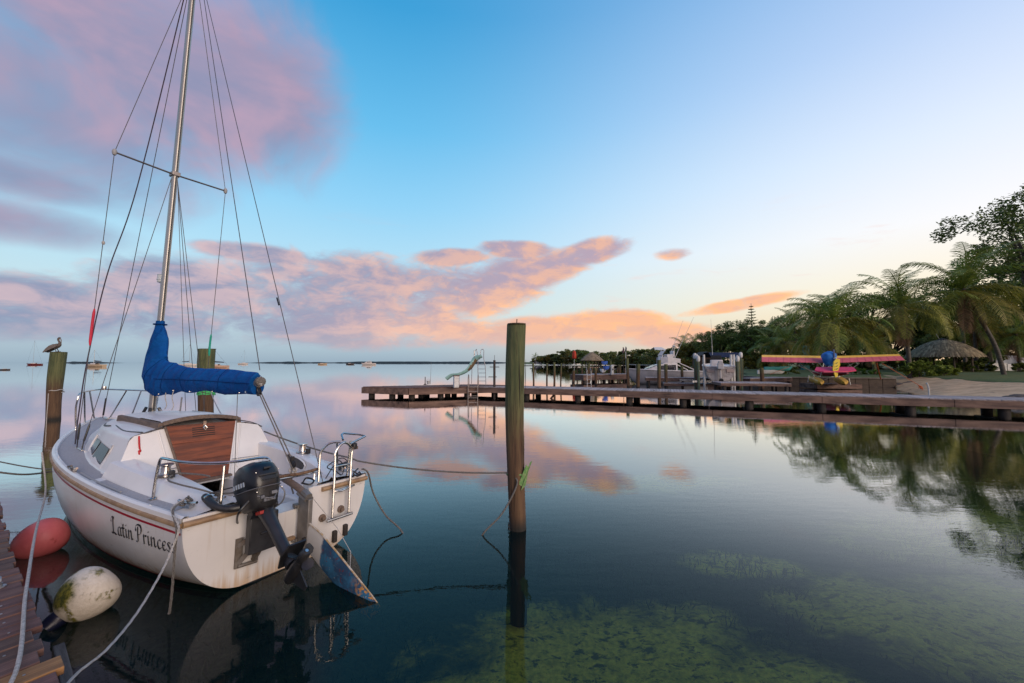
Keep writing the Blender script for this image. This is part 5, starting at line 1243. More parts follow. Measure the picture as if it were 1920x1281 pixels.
# ================================================================== PELICAN
def build_pelican():
    r = empty('pelican', (lp.x - .05, lp.y, 2.555), R(8), 'brown pelican standing on the mossy piling at the left', 'pelican')
    # body as one continuous surface: tail, body, S-neck, head; faces +x
    path = [(-.50, .16, .015, .04), (-.42, .19, .035, .07), (-.30, .24, .07, .10), (-.16, .30, .105, .125), (0, .335, .125, .135), (.12, .34, .12, .125), (.20, .355, .095, .10), (.245, .41, .065, .068), (.255, .50, .046, .048), (.235, .58, .042, .043), (.235, .65, .045, .046), (.265, .70, .052, .052), (.315, .72, .046, .044), (.36, .71, .024, .024)]
    pts = spline([(x, 0, z) for x, z, a, b in path], 4); rings = []; N = len(pts)
    for i, p in enumerate(pts):
        k = min(len(path) - 2, i // 4); f_ = (i - 4 * k) / 4; a = lerp(path[k][2], path[k + 1][2], f_); b = lerp(path[k][3], path[k + 1][3], f_)
        d = (pts[min(i + 1, N - 1)] - pts[max(i - 1, 0)]).normalized(); sd = Vector((0, 1, 0)); up = d.cross(sd) * -1
        rings.append([p + sd * b * math.cos(t_) + up * a * math.sin(t_) for t_ in [6.283 * j / 16 for j in range(16)]])
    bm = mat('pelican_feathers', (.075, .06, .05), (.15, .12, .105), 9, .85, stretch=(1, 3, 3), bump=.6, bscale=30)
    body = MB().loft(rings).build('body', bm, r)
    wm = mat('pelican_wing', (.12, .10, .09), (.20, .175, .16), 8, .85, stretch=(1, 1, 6), bump=.7, bscale=26)
    for sg in (1, -1):
        out = [(.20, .40), (.05, .445), (-.15, .41), (-.36, .30), (-.56, .15), (-.50, .13), (-.30, .17), (-.10, .22), (.08, .25), (.19, .31)]
        W = MB(); A = [Vector((x, sg * (.105 + .035 * math.sin(max(0, min(1, (x + .56) / .76)) * math.pi)), z)) for x, z in out]; B = [p + Vector((0, sg * .022, 0)) for p in A]
        n = len(A); c = sum(B, Vector()) / n + Vector((0, sg * .02, .0)); W.add(A + B + [c], [(i, (i + 1) % n, n + (i + 1) % n, n + i) for i in range(n)] + [(n + i, n + (i + 1) % n, 2 * n) for i in range(n)]); W.build('wing', wm, body)
    MB().tube(spline([(.33, 0, .71), (.355, 0, .62), (.345, 0, .52), (.325, 0, .43), (.318, 0, .405)], 4), [.030] * 3 + [.026] * 5 + [.020] * 4 + [.013] * 4 + [.006], 8, True, (.6, 1)).build('bill', mat('pelican_bill', (.20, .16, .12), (.13, .10, .08), 9, .6), body)
    MB().tube(spline([(.245, 0, .40), (.262, 0, .50), (.242, 0, .58), (.25, 0, .655), (.28, 0, .715), (.315, 0, .745)], 4), .047, 10, True, (.75, .55)).build('pale_neck', mat('pelican_neck', (.38, .32, .27), (.24, .16, .11), 6, .85), body)
    for sg in (1, -1):
        MB().ball((.312, sg * .043, .728), .009, 8, 6).build('eye', BLACKP, body)
        lg = mat('pelican_leg', (.06, .055, .05)); MB().tube([(.0, sg * .06, .25), (.03, sg * .065, .10), (.015, sg * .07, .012)], [.026, .016, .014], 7).build('leg', lg, body)
        MB().prism([(.0, sg * .05, .004), (-.02, sg * .07, .004), (.0, sg * .09, .004), (.10, sg * .12, .004), (.12, sg * .07, .004), (.10, sg * .03, .004)], (0, 0, .012)).build('foot', lg, body, False)
    r.scale = (.70,) * 3; r.rotation_euler = (0, R(-17), R(8)); r.location.z -= .012
build_pelican()

# ================================================================== BOATS AT ANCHOR
def hull_shape(L, B, H, sheer=.25, n=14, m=8, transom=.7):
    rings = []
    for i in range(n + 1):
        t_ = i / n; x = -L / 2 + L * t_
        b_ = B / 2 * (transom + (1 - transom) * min(1, t_ * 3)) * (1 - max(0, (t_ - .45) / .55) ** 2.2); b_ = max(b_, .02)
        z1 = H * (1 + sheer * max(0, t_ - .3)); z0 = -.25 * H * (1 - max(0, (t_ - .7) / .3) ** 2) + (H * .9 * max(0, (t_ - .85) / .15) ** 2)
        ring = []
        for j in range(m + 1):
            th = math.pi / 2 * j / m; ring.append(Vector((x, b_ * math.cos(th) ** .6, z1 - (z1 - z0) * math.sin(th))))
        rings.append(ring + [Vector((p.x, -p.y, p.z)) for p in reversed(ring[:-1])])
    return MB().loft(rings), [r[0] for r in rings]
def cap(rings_top, dz=0.0):
    A = [Vector((p.x, p.y * .96, p.z + dz)) for p in rings_top]; B = [Vector((p.x, -p.y, p.z)) for p in A]; return MB().loft([A, B], False)
def anchored_sailboat(label, px, py, rz, L, mast, hullc, deckc, cover=None, group='sailboats anchored off'):
    p = at(px, py, z=0); k = 1.0
    r = empty('anchored_sailboat', (p.x, p.y, 0), rz, label, 'sailboat', group)
    h, tops = hull_shape(L, L * .3, L * .11); h.build('hull', hullc, r); cap(tops).build('deck', deckc, r)
    MB().loft([[Vector((x, y * w_, z)) for y, z in ((1, L * .11), (.85, L * .165), (0, L * .175), (-.85, L * .165), (-1, L * .11))] for x, w_ in ((-L * .12, L * .10), (L * .02, L * .10), (L * .22, L * .05))], False).build('cabin', deckc, r)
    MB().tube([(L * .08, 0, L * .12), (L * .07, 0, mast)], [.09, .06], 6).build('mast', ALU, r)
    MB().tube([(L * .07, 0, L * .25), (-L * .33, 0, L * .24)], .08, 6).build('boom', ALU, r)
    if cover: MB().tube([(L * .06, 0, L * .30), (L * .02, 0, L * .27), (-L * .15, 0, L * .265), (-L * .32, 0, L * .255)], [.12, .26, .2, .13], 8).build('sail_cover', cover, r)
    for a, b_ in (((L * .48, 0, L * .13), (L * .07, 0, mast)), ((-L * .48, 0, L * .11), (L * .07, 0, mast))): MB().tube([a, b_], .025, 4).build('stay', WIRE, r)
    return r
hRED = mat('hull_dark_red', (.16, .03, .03), (.11, .025, .025), 2, .4); hCR = mat('hull_cream', (.55, .42, .28), (.46, .34, .22), 2, .4); hOR = mat('hull_peach', (.62, .40, .28), (.52, .32, .22), 2, .4); hWH = mat('hull_white_far', (.66, .60, .56), (.56, .52, .49), 2, .4)
dW = mat('far_deck', (.60, .55, .50), (.52, .47, .43), 2, .6); navy = mat('navy_cover', (.015, .02, .045))
anchored_sailboat('dark red sailboat with bare mast anchored left of the pelican piling', 64, 684.5, R(-160), 10.5, 22, hRED, dW)
anchored_sailboat('cream sailboat with dark sail cover anchored behind the port shrouds', 178, 688, R(172), 11, 8.6, hCR, dW, navy)
anchored_sailboat('white sailboat just left of the piling behind the sail cover', 352, 686.5, R(10), 10.5, 13.5, hWH, dW, navy)
anchored_sailboat('peach hulled sailboat just right of the piling behind the sail cover', 405, 690, R(186), 9.0, 7.0, hOR, dW, navy)
anchored_sailboat('pale distant sailboat on the horizon above the middle of the boom', 456, 683.2, R(5), 12, 18, hWH, dW)
def small_boat(name, label, px, py, rz, L, hc, cabin):
    p = at(px, py, z=0); r = empty(name, (p.x, p.y, 0), rz, label, 'motorboat', 'motorboats anchored off')
    h, tops = hull_shape(L, L * .3, L * .12); h.build('hull', hc, r); cap(tops, -.05).build('deck', dW, r)
    if cabin:
        MB().loft([[Vector((x, y * L * .11, z)) for y, z in ((1, L * .11), (.85, zt), (-.85, zt), (-1, L * .11))] for x, zt in ((-L * .2, L * .24), (L * .12, L * .24), (L * .28, L * .13))], False).build('cabin', hWH, r)
        MB().box((-L * .06, 0, L * .29), (L * .2, L * .18, L * .03)).build('hardtop', hWH, r, False)
        for y in (1, -1): MB().prism([(-L * .15, y * L * .101, L * .17), (L * .12, y * L * .101, L * .17), (L * .10, y * L * .098, L * .22), (-L * .15, y * L * .098, L * .22)], (0, y * .03, 0)).build('window', GLASSD, r, False)
    else: MB().box((-L * .1, 0, L * .14), (L * .3, L * .14, L * .06)).build('console', dW, r, False)
small_boat('motor_cruiser', 'white motor cruiser on the horizon left of the swim platform', 691, 684.3, R(-172), 13, hWH, True)
small_boat('skiff', 'low dark skiff on the horizon left of the white cruiser', 657, 683.6, R(5), 9, mat('hull_dark', (.06, .05, .05)), False)
small_boat('skiff', 'long flat pale skiff farther left on the horizon', 605, 683.8, R(3), 9.5, hCR, False)
small_boat('dinghy', 'tiny dark dinghy at the far left edge of the water', 10, 694, R(10), 2.4, mat('hull_dark', (.06, .05, .05)), False)

# ================================================================== MARINA DOCKS ON THE RIGHT
def dock_strip(name, label, a, b, w_, z, boards=True, legs=True, m=None, beam=.30):
    a, b = Vector(a), Vector(b); d = b - a; L = d.length; d.normalize()
    r = empty(name, (a.x, a.y, 0), math.atan2(d.y, d.x), label, 'dock')
    pm = bpy.data.meshes.new('plank'); k = MB().box((0, 0, 0), (w_, .17, .04)); pm.from_pydata(k.v, [], k.f); pm.materials.append(m or WOOD_GREY)
    n = max(1, int(L / .18))
    for i in range(n):
        p = bpy.data.objects.new('plank', pm); COL.objects.link(p); p.parent = r; p.location = ((i + .5) * L / n, 0, z - .02); p.rotation_euler = (0, 0, R(90))
    for y in (-w_ / 2 + .04, w_ / 2 - .04): MB().bar((0, y, z - .045 - beam / 2), (L, y, z - .045 - beam / 2), .08, beam).build('beam', WOOD_BEAM, r, False)
    for e in (0.04, L - .04): MB().bar((e, -w_ / 2 + .09, z - .045 - beam / 2), (e, w_ / 2 - .09, z - .045 - beam / 2), .08, beam).build('beam', WOOD_BEAM, r, False)
    if legs:
        m_ = max(2, int(L / 3.2) + 1)
        for i in range(m_):
            for y in (-w_ / 2 + .18, w_ / 2 - .18): MB().lathe([(.13, -1.8), (.12, z - .05)], (.25 + (L - .5) * i / (m_ - 1), y, 0), 10).build('pile', WOOD_DARK, r)
    return r
P_ = lambda px, py, z=0.0: (lambda v: (v.x, v.y, 0))(at(px, py, z=z))
dock_strip('finger_dock', 'far dock end with a ladder left of the marina pilings', (7.0, 43.2, 0), (12.5, 46.5, 0), 2.2, .85, beam=.55)
dock_strip('marina_walkway', 'long marina walkway running behind the motor yacht', (9.5, 47.6, 0), (24.5, 44.0, 0), 1.8, .85)
dock_strip('finger_dock', 'low dock in front of the motor yacht hull', (12.2, 36.6, 0), (18.3, 34.9, 0), 1.5, .82, beam=.26)
dock_strip('finger_dock', 'second low dock beam nearer the pier below the motor yacht', (13.0, 34.4, 0), (18.2, 33.0, 0), 1.0, .42, beam=.2)
dock_strip('boat_lift_dock', 'grey plank landing in front of the boat on the lift', (15.1, 29.6, 0), (19.4, 28.6, 0), 2.6, .72, beam=.16)
dock_strip('side_dock', 'dock running from the boat lift towards the sea wall', (19.2, 33.4, 0), (24.2, 35.6, 0), 1.5, .85)
dock_strip('plane_dock', 'low brown floating dock under the ultralight aircraft', P_(1515, 722, .3), P_(1597, 722, .3), 2.0, .42, legs=False, m=WOOD_OLD, beam=.32)

def marina_piling(px, py_base, py_top, dia, label, cap_=None, seed=0, dm=None):
    b = at(px, py_base, z=0); z = at(px, py_top, depth=b.y).z
    r = empty('marina_piling', (b.x, b.y, 0), 0, label, 'piling', 'pilings of the marina'); r.rotation_euler = ((rnd.random() - .5) * .03, (rnd.random() - .5) * .03, rnd.random() * 6)
    piling_mesh(dia / 2, dia / 2 * 1.08, z, seed + int(px), 12, .02).build('post', dm or PILE, r)
    if cap_: MB().lathe([(dia * .62, z - .02), (dia * .62, z + .08), (dia * .1, z + .32), (.02, z + .34)], n=14).build('cap', cap_, r)
PALE = mat('pile_cap_white', (.55, .55, .54), (.45, .45, .44), 5, .5)
for i, (x, yb, yt, dd) in enumerate(((1000, 724, 681, .17), (1026, 724.5, 681, .15), (1039, 725, 679.5, .19), (1052, 725, 681, .13))):
    marina_piling(x, yb, yt, dd, ('leftmost', 'second', 'third', 'rightmost')[i] + ' of the four thin poles standing in open water right of the tall piling', None, i)
pl = [(1075, 718, 695, .30, 'short thick piling at the outer corner of the far dock'), (1092, 712, 687, .26, 'slim piling behind the far dock corner'), (1117, 722, 690, .24, 'piling beside the dock ladder at the far dock'), (1103, 709, 682, .28, 'piling behind the far dock ladder'),
      (1131, 713, 689, .26, 'piling in front of the blue kayaks'), (1145, 709, 676, .30, 'tall dark piling right of the blue kayaks'), (1178, 727, 672, .24, 'reddish piling left of the motor yacht bow'), (1197, 728, 683, .30, 'stout pair piling at the motor yacht bow, left of the cabin'),
      (1237, 730, 675, .28, 'tall piling crossing the motor yacht windscreen'), (1250, 727, 683, .26, 'shorter piling just right of the yacht windscreen'), (1280, 724, 686, .24, 'piling crossing the motor yacht stern quarter'), (1308, 730, 672, .30, 'tall green piling at the left of the boat lift'),
      (1385, 731, 674, .32, 'green piling at the right of the boat lift'), (1391, 727, 673, .26, 'second green piling behind the right boat lift post'), (1429, 731, 690, .28, 'dark piling under the left wing tip of the aircraft'), (1534, 722, 676, .16, 'thin grey mast pole near the aircraft tail'),
      (1640, 720, 682, .26, 'grey post under the right wing of the aircraft'), (1163, 708, 684, .22, 'slim brown piling between kayaks and yacht'), (1213, 706, 684, .20, 'slim piling behind the yacht foredeck'), (1300, 707, 684, .22, 'slim piling behind the yacht stern')]
for i, (x, yb, yt, dd, lb) in enumerate(pl): marina_piling(x, yb, yt, dd, lb, PALE if x in (1385, 1308) else None, 40 + i)

for i in range(14):
    x = 1084 + i * 7.2 + rnd.uniform(-2.5, 2.5); marina_piling(x, rnd.uniform(703, 709), rnd.uniform(680, 691), rnd.uniform(.16, .24), ('first', 'second', 'third', 'fourth', 'fifth', 'sixth', 'seventh', 'eighth', 'ninth', 'tenth', 'eleventh', 'twelfth', 'thirteenth', 'fourteenth')[i] + ' from the left of the thin brown pilings crowded behind the far dock', None, 200 + i)
def build_yacht():
    D = 40.0; p = at(1247, 706, depth=D); L = 7.6
    r = empty('motor_yacht', (p.x, p.y, .15), R(176), 'grey and white flybridge motor yacht berthed sideways behind the docks', 'motor yacht')
    gh = mat('yacht_hull', (.30, .29, .31), (.24, .235, .25), 2, .35, coat=.2); wh = mat('yacht_white', (.62, .60, .60), (.54, .52, .52), 2, .4)
    h, tops = hull_shape(L, 2.7, 1.15, .28); h.build('hull', gh, r); cap(tops, -.02).build('deck', wh, r)
    MB().tube([Vector((q.x, q.y + .02, q.z)) for q in tops], .05, 6).build('gunwale', wh, r); MB().tube([Vector((q.x, -q.y - .02, q.z)) for q in tops], .05, 6).build('gunwale', wh, r)
    c = MB().loft([[Vector((x, y * w_, z)) for y, z in ((1, zb), (.93, zt), (0, zt + .05), (-.93, zt), (-1, zb))] for x, w_, zb, zt in ((-.9, 1.05, 1.05, 1.95), (.1, 1.05, 1.1, 2.0), (.9, .95, 1.15, 1.75), (2.0, .7, 1.2, 1.3))], False).build('cabin', wh, r)
    for sg in (1, -1):
        MB().prism([(-.75, sg * 1.04, 1.28), (.75, sg * 1.01, 1.3), (.60, sg * .99, 1.72), (-.75, sg * 1.0, 1.78)], (0, sg * .03, 0)).build('side_window', GLASSD, c, False)
    MB().prism([(.98, .8, 1.72), (.98, -.8, 1.72), (1.85, -.6, 1.36), (1.85, .6, 1.36)], (.03, 0, .05)).build('windscreen', GLASSD, c, False)
    f = MB().loft([[Vector((x, y * w_, z)) for y, z in ((1, 1.98), (1.02, zt), (.9, zt + .02), (.9, 2.02))] for x, w_, zt in ((-1.2, 1.0, 2.35), (0, 1.0, 2.55), (.6, .7, 2.5))], False)
    f.loft([[Vector((x, -y * w_, z)) for y, z in ((1, 1.98), (1.02, zt), (.9, zt + .02), (.9, 2.02))] for x, w_, zt in ((-1.2, 1.0, 2.35), (0, 1.0, 2.55), (.6, .7, 2.5))], False)
    f = f.prism([(.55, -.72, 2.0), (.55, .72, 2.0), (.35, .7, 2.75), (.35, -.7, 2.75)], (.05, 0, 0)).build('flybridge', wh, r, False)
    MB().prism([(.45, -.66, 2.70), (.45, .66, 2.70), (.15, .62, 3.15), (.15, -.62, 3.15)], (.04, 0, .02)).build('flybridge_screen', mat('screen_blue', (.22, .30, .36), None, 1, .15), f, False)
    MB().box((-.35, 0, 2.55), (.6, 1.1, .55)).box((-.75, 0, 2.85), (.16, 1.0, .6)).build('helm_seat', wh, f, True, .05)
    for y in (.9, -.9):
        MB().bar((-1.15, y, 1.95), (-2.6, y * 1.15, 1.25), .10, .08).build('cockpit_brace', wh, r, False)
        MB().tube([(-.6, y, 2.2), (-1.1, y * 1.1, 3.4), (-2.4, y * 1.6, 6.4)], [.035, .025, .012], 6).build('outrigger', PALE, r)
    MB().tube([(-.9, 0, 2.4), (-.95, 0, 3.6)], .03, 6).lathe([(.02, 3.55), (.16, 3.6), (.16, 3.68), (.02, 3.72)], (-.95, 0, 0), 10).build('radar_mast', PALE, r)
    rl = []
    for q in tops[6:]: rl.append(Vector((q.x, q.y * .92, q.z + .45)))
    MB().tube(rl, .018, 5).build('bow_rail', STEEL, r); MB().tube([Vector((q.x, -q.y, q.z)) for q in rl], .018, 5).build('bow_rail', STEEL, r)
    for q in tops[6::2]:
        for sg in (1, -1): MB().tube([(q.x, sg * q.y * .93, q.z), (q.x, sg * q.y * .92, q.z + .45)], .015, 5).build('stanchion', STEEL, r)
build_yacht()
def build_lift_boat():
    D = 31.0; p = at(1350, 709, depth=D); r = empty('lift_boat', (p.x + 1.0, p.y + 2.4, p.z - .05), R(90) + math.atan2(-p.x, p.y) * .8, 'white open boat seen from astern raised on the boat lift', 'motorboat')
    wh = mat('lift_boat_white', (.62, .58, .56), (.52, .48, .46), 3, .4)
    h, tops = hull_shape(5.2, 2.15, .95, .25, transom=.95); h.build('hull', wh, r); cap(tops, -.25).build('deck', dW, r)
    ring = hull_shape(5.2, 2.15, .95, .25, transom=.95)[0].v[:17]; MB().add(ring, [tuple(range(17))]).build('transom', wh, r, False)
    for sg in (1, -1):
        MB().box((-2.62, sg * .68, .62), (.06, .5, .26)).build('stern_panel', mat('stern_tan', (.34, .27, .24)), r, True, .03)
        MB().tube([Vector((q.x, sg * q.y, q.z + .02)) for q in tops], .06, 6).build('gunwale', wh, r)
    MB().box((.1, 0, 1.1), (.7, .9, .75)).build('console', wh, r, True, .06); MB().prism([(.35, -.42, 1.45), (.35, .42, 1.45), (.15, .38, 1.85), (.15, -.38, 1.85)], (.02, 0, 0)).build('console_screen', GLASSD, r, False)
    e = MB(); e.loft([[Vector((-2.9 + sx * .3, sy * .2, z)) for sx, sy in ((1, 1), (1, -1), (-1, -1), (-1, 1))] for z in (.75, 1.2)]).loft([[Vector((-2.9 + sx * .22, sy * .15, z)) for sx, sy in ((1, 1), (1, -1), (-1, -1), (-1, 1))] for z in (1.2, 1.36)]).box((-2.85, 0, .3), (.16, .12, .95)).box((-2.9, 0, -.18), (.45, .1, .08))
    e.build('outboard', mat('outboard_grey', (.45, .44, .44), (.35, .34, .34), 5, .4), r, True, .03)
    MB().tube([(-3.15, .0, -.1), (-3.2, 0, -.12)], .16, 10).build('propeller', BLACKP, r)
    MB().box((-1.2, 0, .75), (.5, 1.5, .35)).build('stern_seat', dW, r, True, .05)
    MB().tube([(-.1, .3, 1.9), (-.2, .35, 4.9)], [.02, .008], 5).build('antenna', PALE, r)
    # the lift itself
    l = empty('boat_lift', (p.x, p.y + 1.4, 0), 0, 'boat lift with tall white guide poles either side of the white boat', 'boat lift')
    for px, nn in ((1321, 0), (1372, 0), (1377, 0)):
        a = at(px, 712, depth=D + .6); MB().tube([(a.x - p.x, a.y - p.y - 1.4, -.5), (a.x - p.x, a.y - p.y - 1.4, at(px, 665, depth=D + .6).z)], .085, 8).build('guide_pole', PALE, l)
    for px, py in ((1303, 667), (1309, 672), (1383, 672), (1389, 665)):
        a = at(px, py, depth=D + (1.5 if px in (1303, 1389) else -.5)); MB().lathe([(.10, -.25), (.14, -.15), (.14, .10), (.06, .20)], (a.x - p.x, a.y - p.y - 1.4, a.z), 12).build('lift_motor', PALE, l)
        MB().tube([(a.x - p.x, a.y - p.y - 1.4, -.8), (a.x - p.x, a.y - p.y - 1.4, a.z - .3)], .10, 8).build('lift_post', mat('lift_post_green', (.05, .085, .06), (.09, .10, .06), 4, .8), l)
    for y in (-.2, 2.2): MB().bar((-1.6, y, .62), (1.7, y, .62), .12, .16).build('cradle_beam', GALV, l, False)
build_lift_boat()

# ================================================================== ULTRALIGHT ON FLOATS
def build_plane():
    D = 31.5; o = at(1556, 720, depth=D); r = empty('ultralight_aircraft', (o.x, o.y, 0), 0, 'ultralight float plane with pink and yellow wing and blue engine cover', 'aircraft')
    q = lambda px, py, dy=0.0: at(px, py, depth=D + dy) - Vector((o.x, o.y, 0))
    PINK = mat('wing_pink', (.55, .10, .12), (.46, .08, .10), 3, .6); YEL = mat('wing_yellow', (.78, .46, .05), (.68, .38, .04), 3, .55); HOT = mat('tail_pink', (.55, .02, .10), (.45, .02, .085), 4, .55); YF = mat('float_yellow', (.58, .34, .03), (.44, .25, .03), 3, .5); BLU = mat('engine_cover_blue', (.01, .16, .50), (.01, .11, .38), 4, .7, bump=.4)
    DKB = mat('cover_strap', (.005, .03, .12))
    # wing: aerofoil loft, leading edge away, trailing edge towards us and lower; two halves with a little dihedral
    for (x0, y0, x1, y1) in ((1428.5, 665.5, 1552, 667.5), (1566, 667.5, 1684, 664)):
        rings = []; rp = []
        for t_ in (0, .25, .5, .75, 1):
            te = q(lerp(x0, x1, t_), lerp(y0, y1, t_) + (13.0 if x0 < 1500 else lerp(13.0, 11.5, t_)), -.6); le = q(lerp(x0, x1, t_), lerp(y0, y1, t_), .6)
            if x0 > 1500: te.x += .55 * t_
            ch = te - le
            rings.append([le + ch * c_ + Vector((0, 0, h_)) for c_, h_ in ((0, .0), (.1, .05), (.3, .06), (.42, .055))] + [le + ch * c_ + Vector((0, 0, h_)) for c_, h_ in ((.42, -.03), (.1, -.03))])
            rp.append([le + ch * c_ + Vector((0, 0, h_)) for c_, h_ in ((.42, .055), (.6, .045), (.8, .025), (1, .0), (.99, -.015), (.6, -.03), (.42, -.03))])
        MB().loft(rings).build('wing_front_panel', YEL, r); MB().loft(rp).build('wing_rear_panel', PINK, r)
        for t_ in [k / 9 for k in range(1, 9)]:
            i0 = min(3, int(t_ * 4)); u_ = t_ * 4 - i0; L_ = [rp[i0][j].lerp(rp[i0 + 1][j], u_) + Vector((0, -.004, .006)) for j in range(4)]
            MB().tube(L_, .012, 5).build('wing_rib', PINK, r)
    # engine under a tied-on cover
    ec = q(1555, 671, -.9); b = MB(); rings = []
    for z, rx, ry in ((-.62, .22, .22), (-.45, .36, .34), (-.15, .44, .42), (.1, .52, .45), (.3, .46, .40), (.42, .28, .26), (.50, .10, .1)):
        rings.append([ec + Vector((rx * math.cos(a) * (1 + .10 * math.sin(3 * a + z * 7)), ry * math.sin(a) * (1 + .08 * math.sin(4 * a)), z)) for a in [6.283 * j / 20 for j in range(20)]])
    b.loft(rings).build('engine_cover', BLU, r)
    MB().bar(ec + Vector((.02, -.50, -.45)), ec + Vector((.03, -.42, .62)), .10, .05, (0, 1, 0)).build('propeller_blade', DKB, r, False); MB().ball(ec + Vector((.03, -.52, -.06)), (.10, .14, .09), 10, 8).build('spinner', PALE, r)
    # tailplane, fin, boom, pod
    tl = [q(1528, 696, -2.6), q(1531, 690, -2.0), q(1600, 690, -2.0), q(1606, 696, -2.6), q(1590, 698, -2.9), q(1545, 698.5, -2.9)]
    MB().prism(tl, (0, 0, .07)).build('tailplane', HOT, r, False)
    fn = [q(1567, 708, -2.9), q(1562, 693, -2.9), q(1564, 678, -2.8), q(1569, 672.5, -2.7), q(1575, 674, -2.6), q(1575.5, 684, -2.6), q(1572, 696, -2.7), q(1571, 706, -2.8)]
    MB().prism(fn, (.02, .10, 0)).build('fin', mat('fin_yellow', (.60, .46, .02), (.52, .38, .02), 4, .5), r, False)
    mk = MB()
    for dz_ in (0, .22, -.2): mk.prism([q(1567, 687, -2.93) + Vector((0, 0, dz_)), q(1571, 685, -2.93) + Vector((0, 0, dz_)), q(1571.5, 686, -2.93) + Vector((0, 0, dz_)), q(1567.5, 688.5, -2.93) + Vector((0, 0, dz_))], (0, -.012, 0))
    mk.build('fin_marking', mat('fin_green', (.04, .10, .03)), r, False)
    MB().tube([q(1556, 688, .6), q(1556, 690, -.5), q(1568, 694, -2.7)], [.12, .10, .06], 8).build('tail_boom', GALV, r)
    pod = MB(); rings = []
    for dy, rr in ((1.6, .1), (1.2, .28), (.4, .38), (-.5, .36), (-1.3, .24), (-1.8, .08)): rings.append([q(1554, 699, 0) + Vector((rr * 1.2 * math.cos(a), dy, rr * .75 * math.sin(a))) for a in [6.283 * j / 14 for j in range(14)]])
    pod.loft(rings).build('cockpit_pod', mat('pod_maroon', (.16, .015, .03)), r)
    # floats
    for (xn, yn), (xf, yf) in (((1541, 717), (1517, 702.5)), ((1586, 717), (1564, 704))):
        rings = []; A_, B_ = q(xn, yn, -1.7), q(xf, yf, 2.2); A_.z = .62; B_.z = .84
        for t_, w_, h_ in ((0, .10, .10), (.06, .26, .22), (.3, .30, .30), (.6, .30, .34), (.85, .24, .30), (.97, .12, .16), (1, .03, .05)):
            c = A_.lerp(B_, t_)
            rings.append([c + Vector((w_ * a, 0, h_ * b_)) for a, b_ in ((-1, .5), (-.8, .8), (.8, .8), (1, .5), (.9, -.2), (0, -.9), (-.9, -.2))])
        MB().loft(rings).build('float', YF, r, False)
    fr = mat('frame_tube', (.40, .41, .42), (.30, .31, .32), 9, .4, .8); c0 = q(1556, 700)
    st = [((1500, 682), (1531, 705)), ((1480, 680), (1543, 703)), ((1612, 681), (1580, 705)), ((1600, 681), (1570, 702)), ((1545, 680), (1538, 707)), ((1568, 680), (1574, 707)), ((1535, 681), (1546, 693)), ((1590, 680), (1600, 692)), ((1517, 704), (1515, 717)), ((1526, 703), (1526, 720)), ((1592, 709), (1595, 722)), ((1531, 707), (1576, 707)), ((1545, 713), (1562, 705))]
    for a, b_ in st: MB().tube([q(*a), q(*b_)], .028, 6).build('strut', fr, r)
    # orange tie-down straps
    OR = mat('strap_orange', (.50, .12, .03), (.40, .09, .02), 12, .8)
    for nm, a, b_, lb in (('tie_down_strap', (1655, 682), (1729, 726), 'taut orange strap from the right wing of the aircraft down to the beach'), ('tie_down_strap', (1644, 681), (1652, 712), 'loose orange strap hanging under the right wing of the aircraft'), ('tie_down_strap', (1480, 688), (1444, 702), 'orange strap slanting down from the left wing of the aircraft')):
        A, B_ = at(*a, depth=D - .4), at(*b_, depth=D - 2.4 if a[0] == 1655 else D); tag(MB().bar(A, B_, .07, .02).build(nm, OR, None, False), lb, 'strap')
    a = at(1729, 727, depth=29.0); rr = MB().tube(spline([a + Vector((rnd.uniform(-.22, .22), rnd.uniform(-.2, .2), rnd.uniform(-.15, .2))) for _ in range(9)], 5), .03, 6).build('strap_heap', OR); tag(rr, 'tangled end of orange strap at the edge of the beach', 'strap')
build_plane()
a = at(1742, 741, z=.0); tag(MB().tube(spline([(a.x, a.y, -.6), (a.x + .02, a.y, .3), (a.x - .03, a.y, .62), (a.x - .10, a.y, .80)], 5), .045, 8).build('white_stake', PALE), 'short bent white stake in the water at the edge of the beach', 'stake')

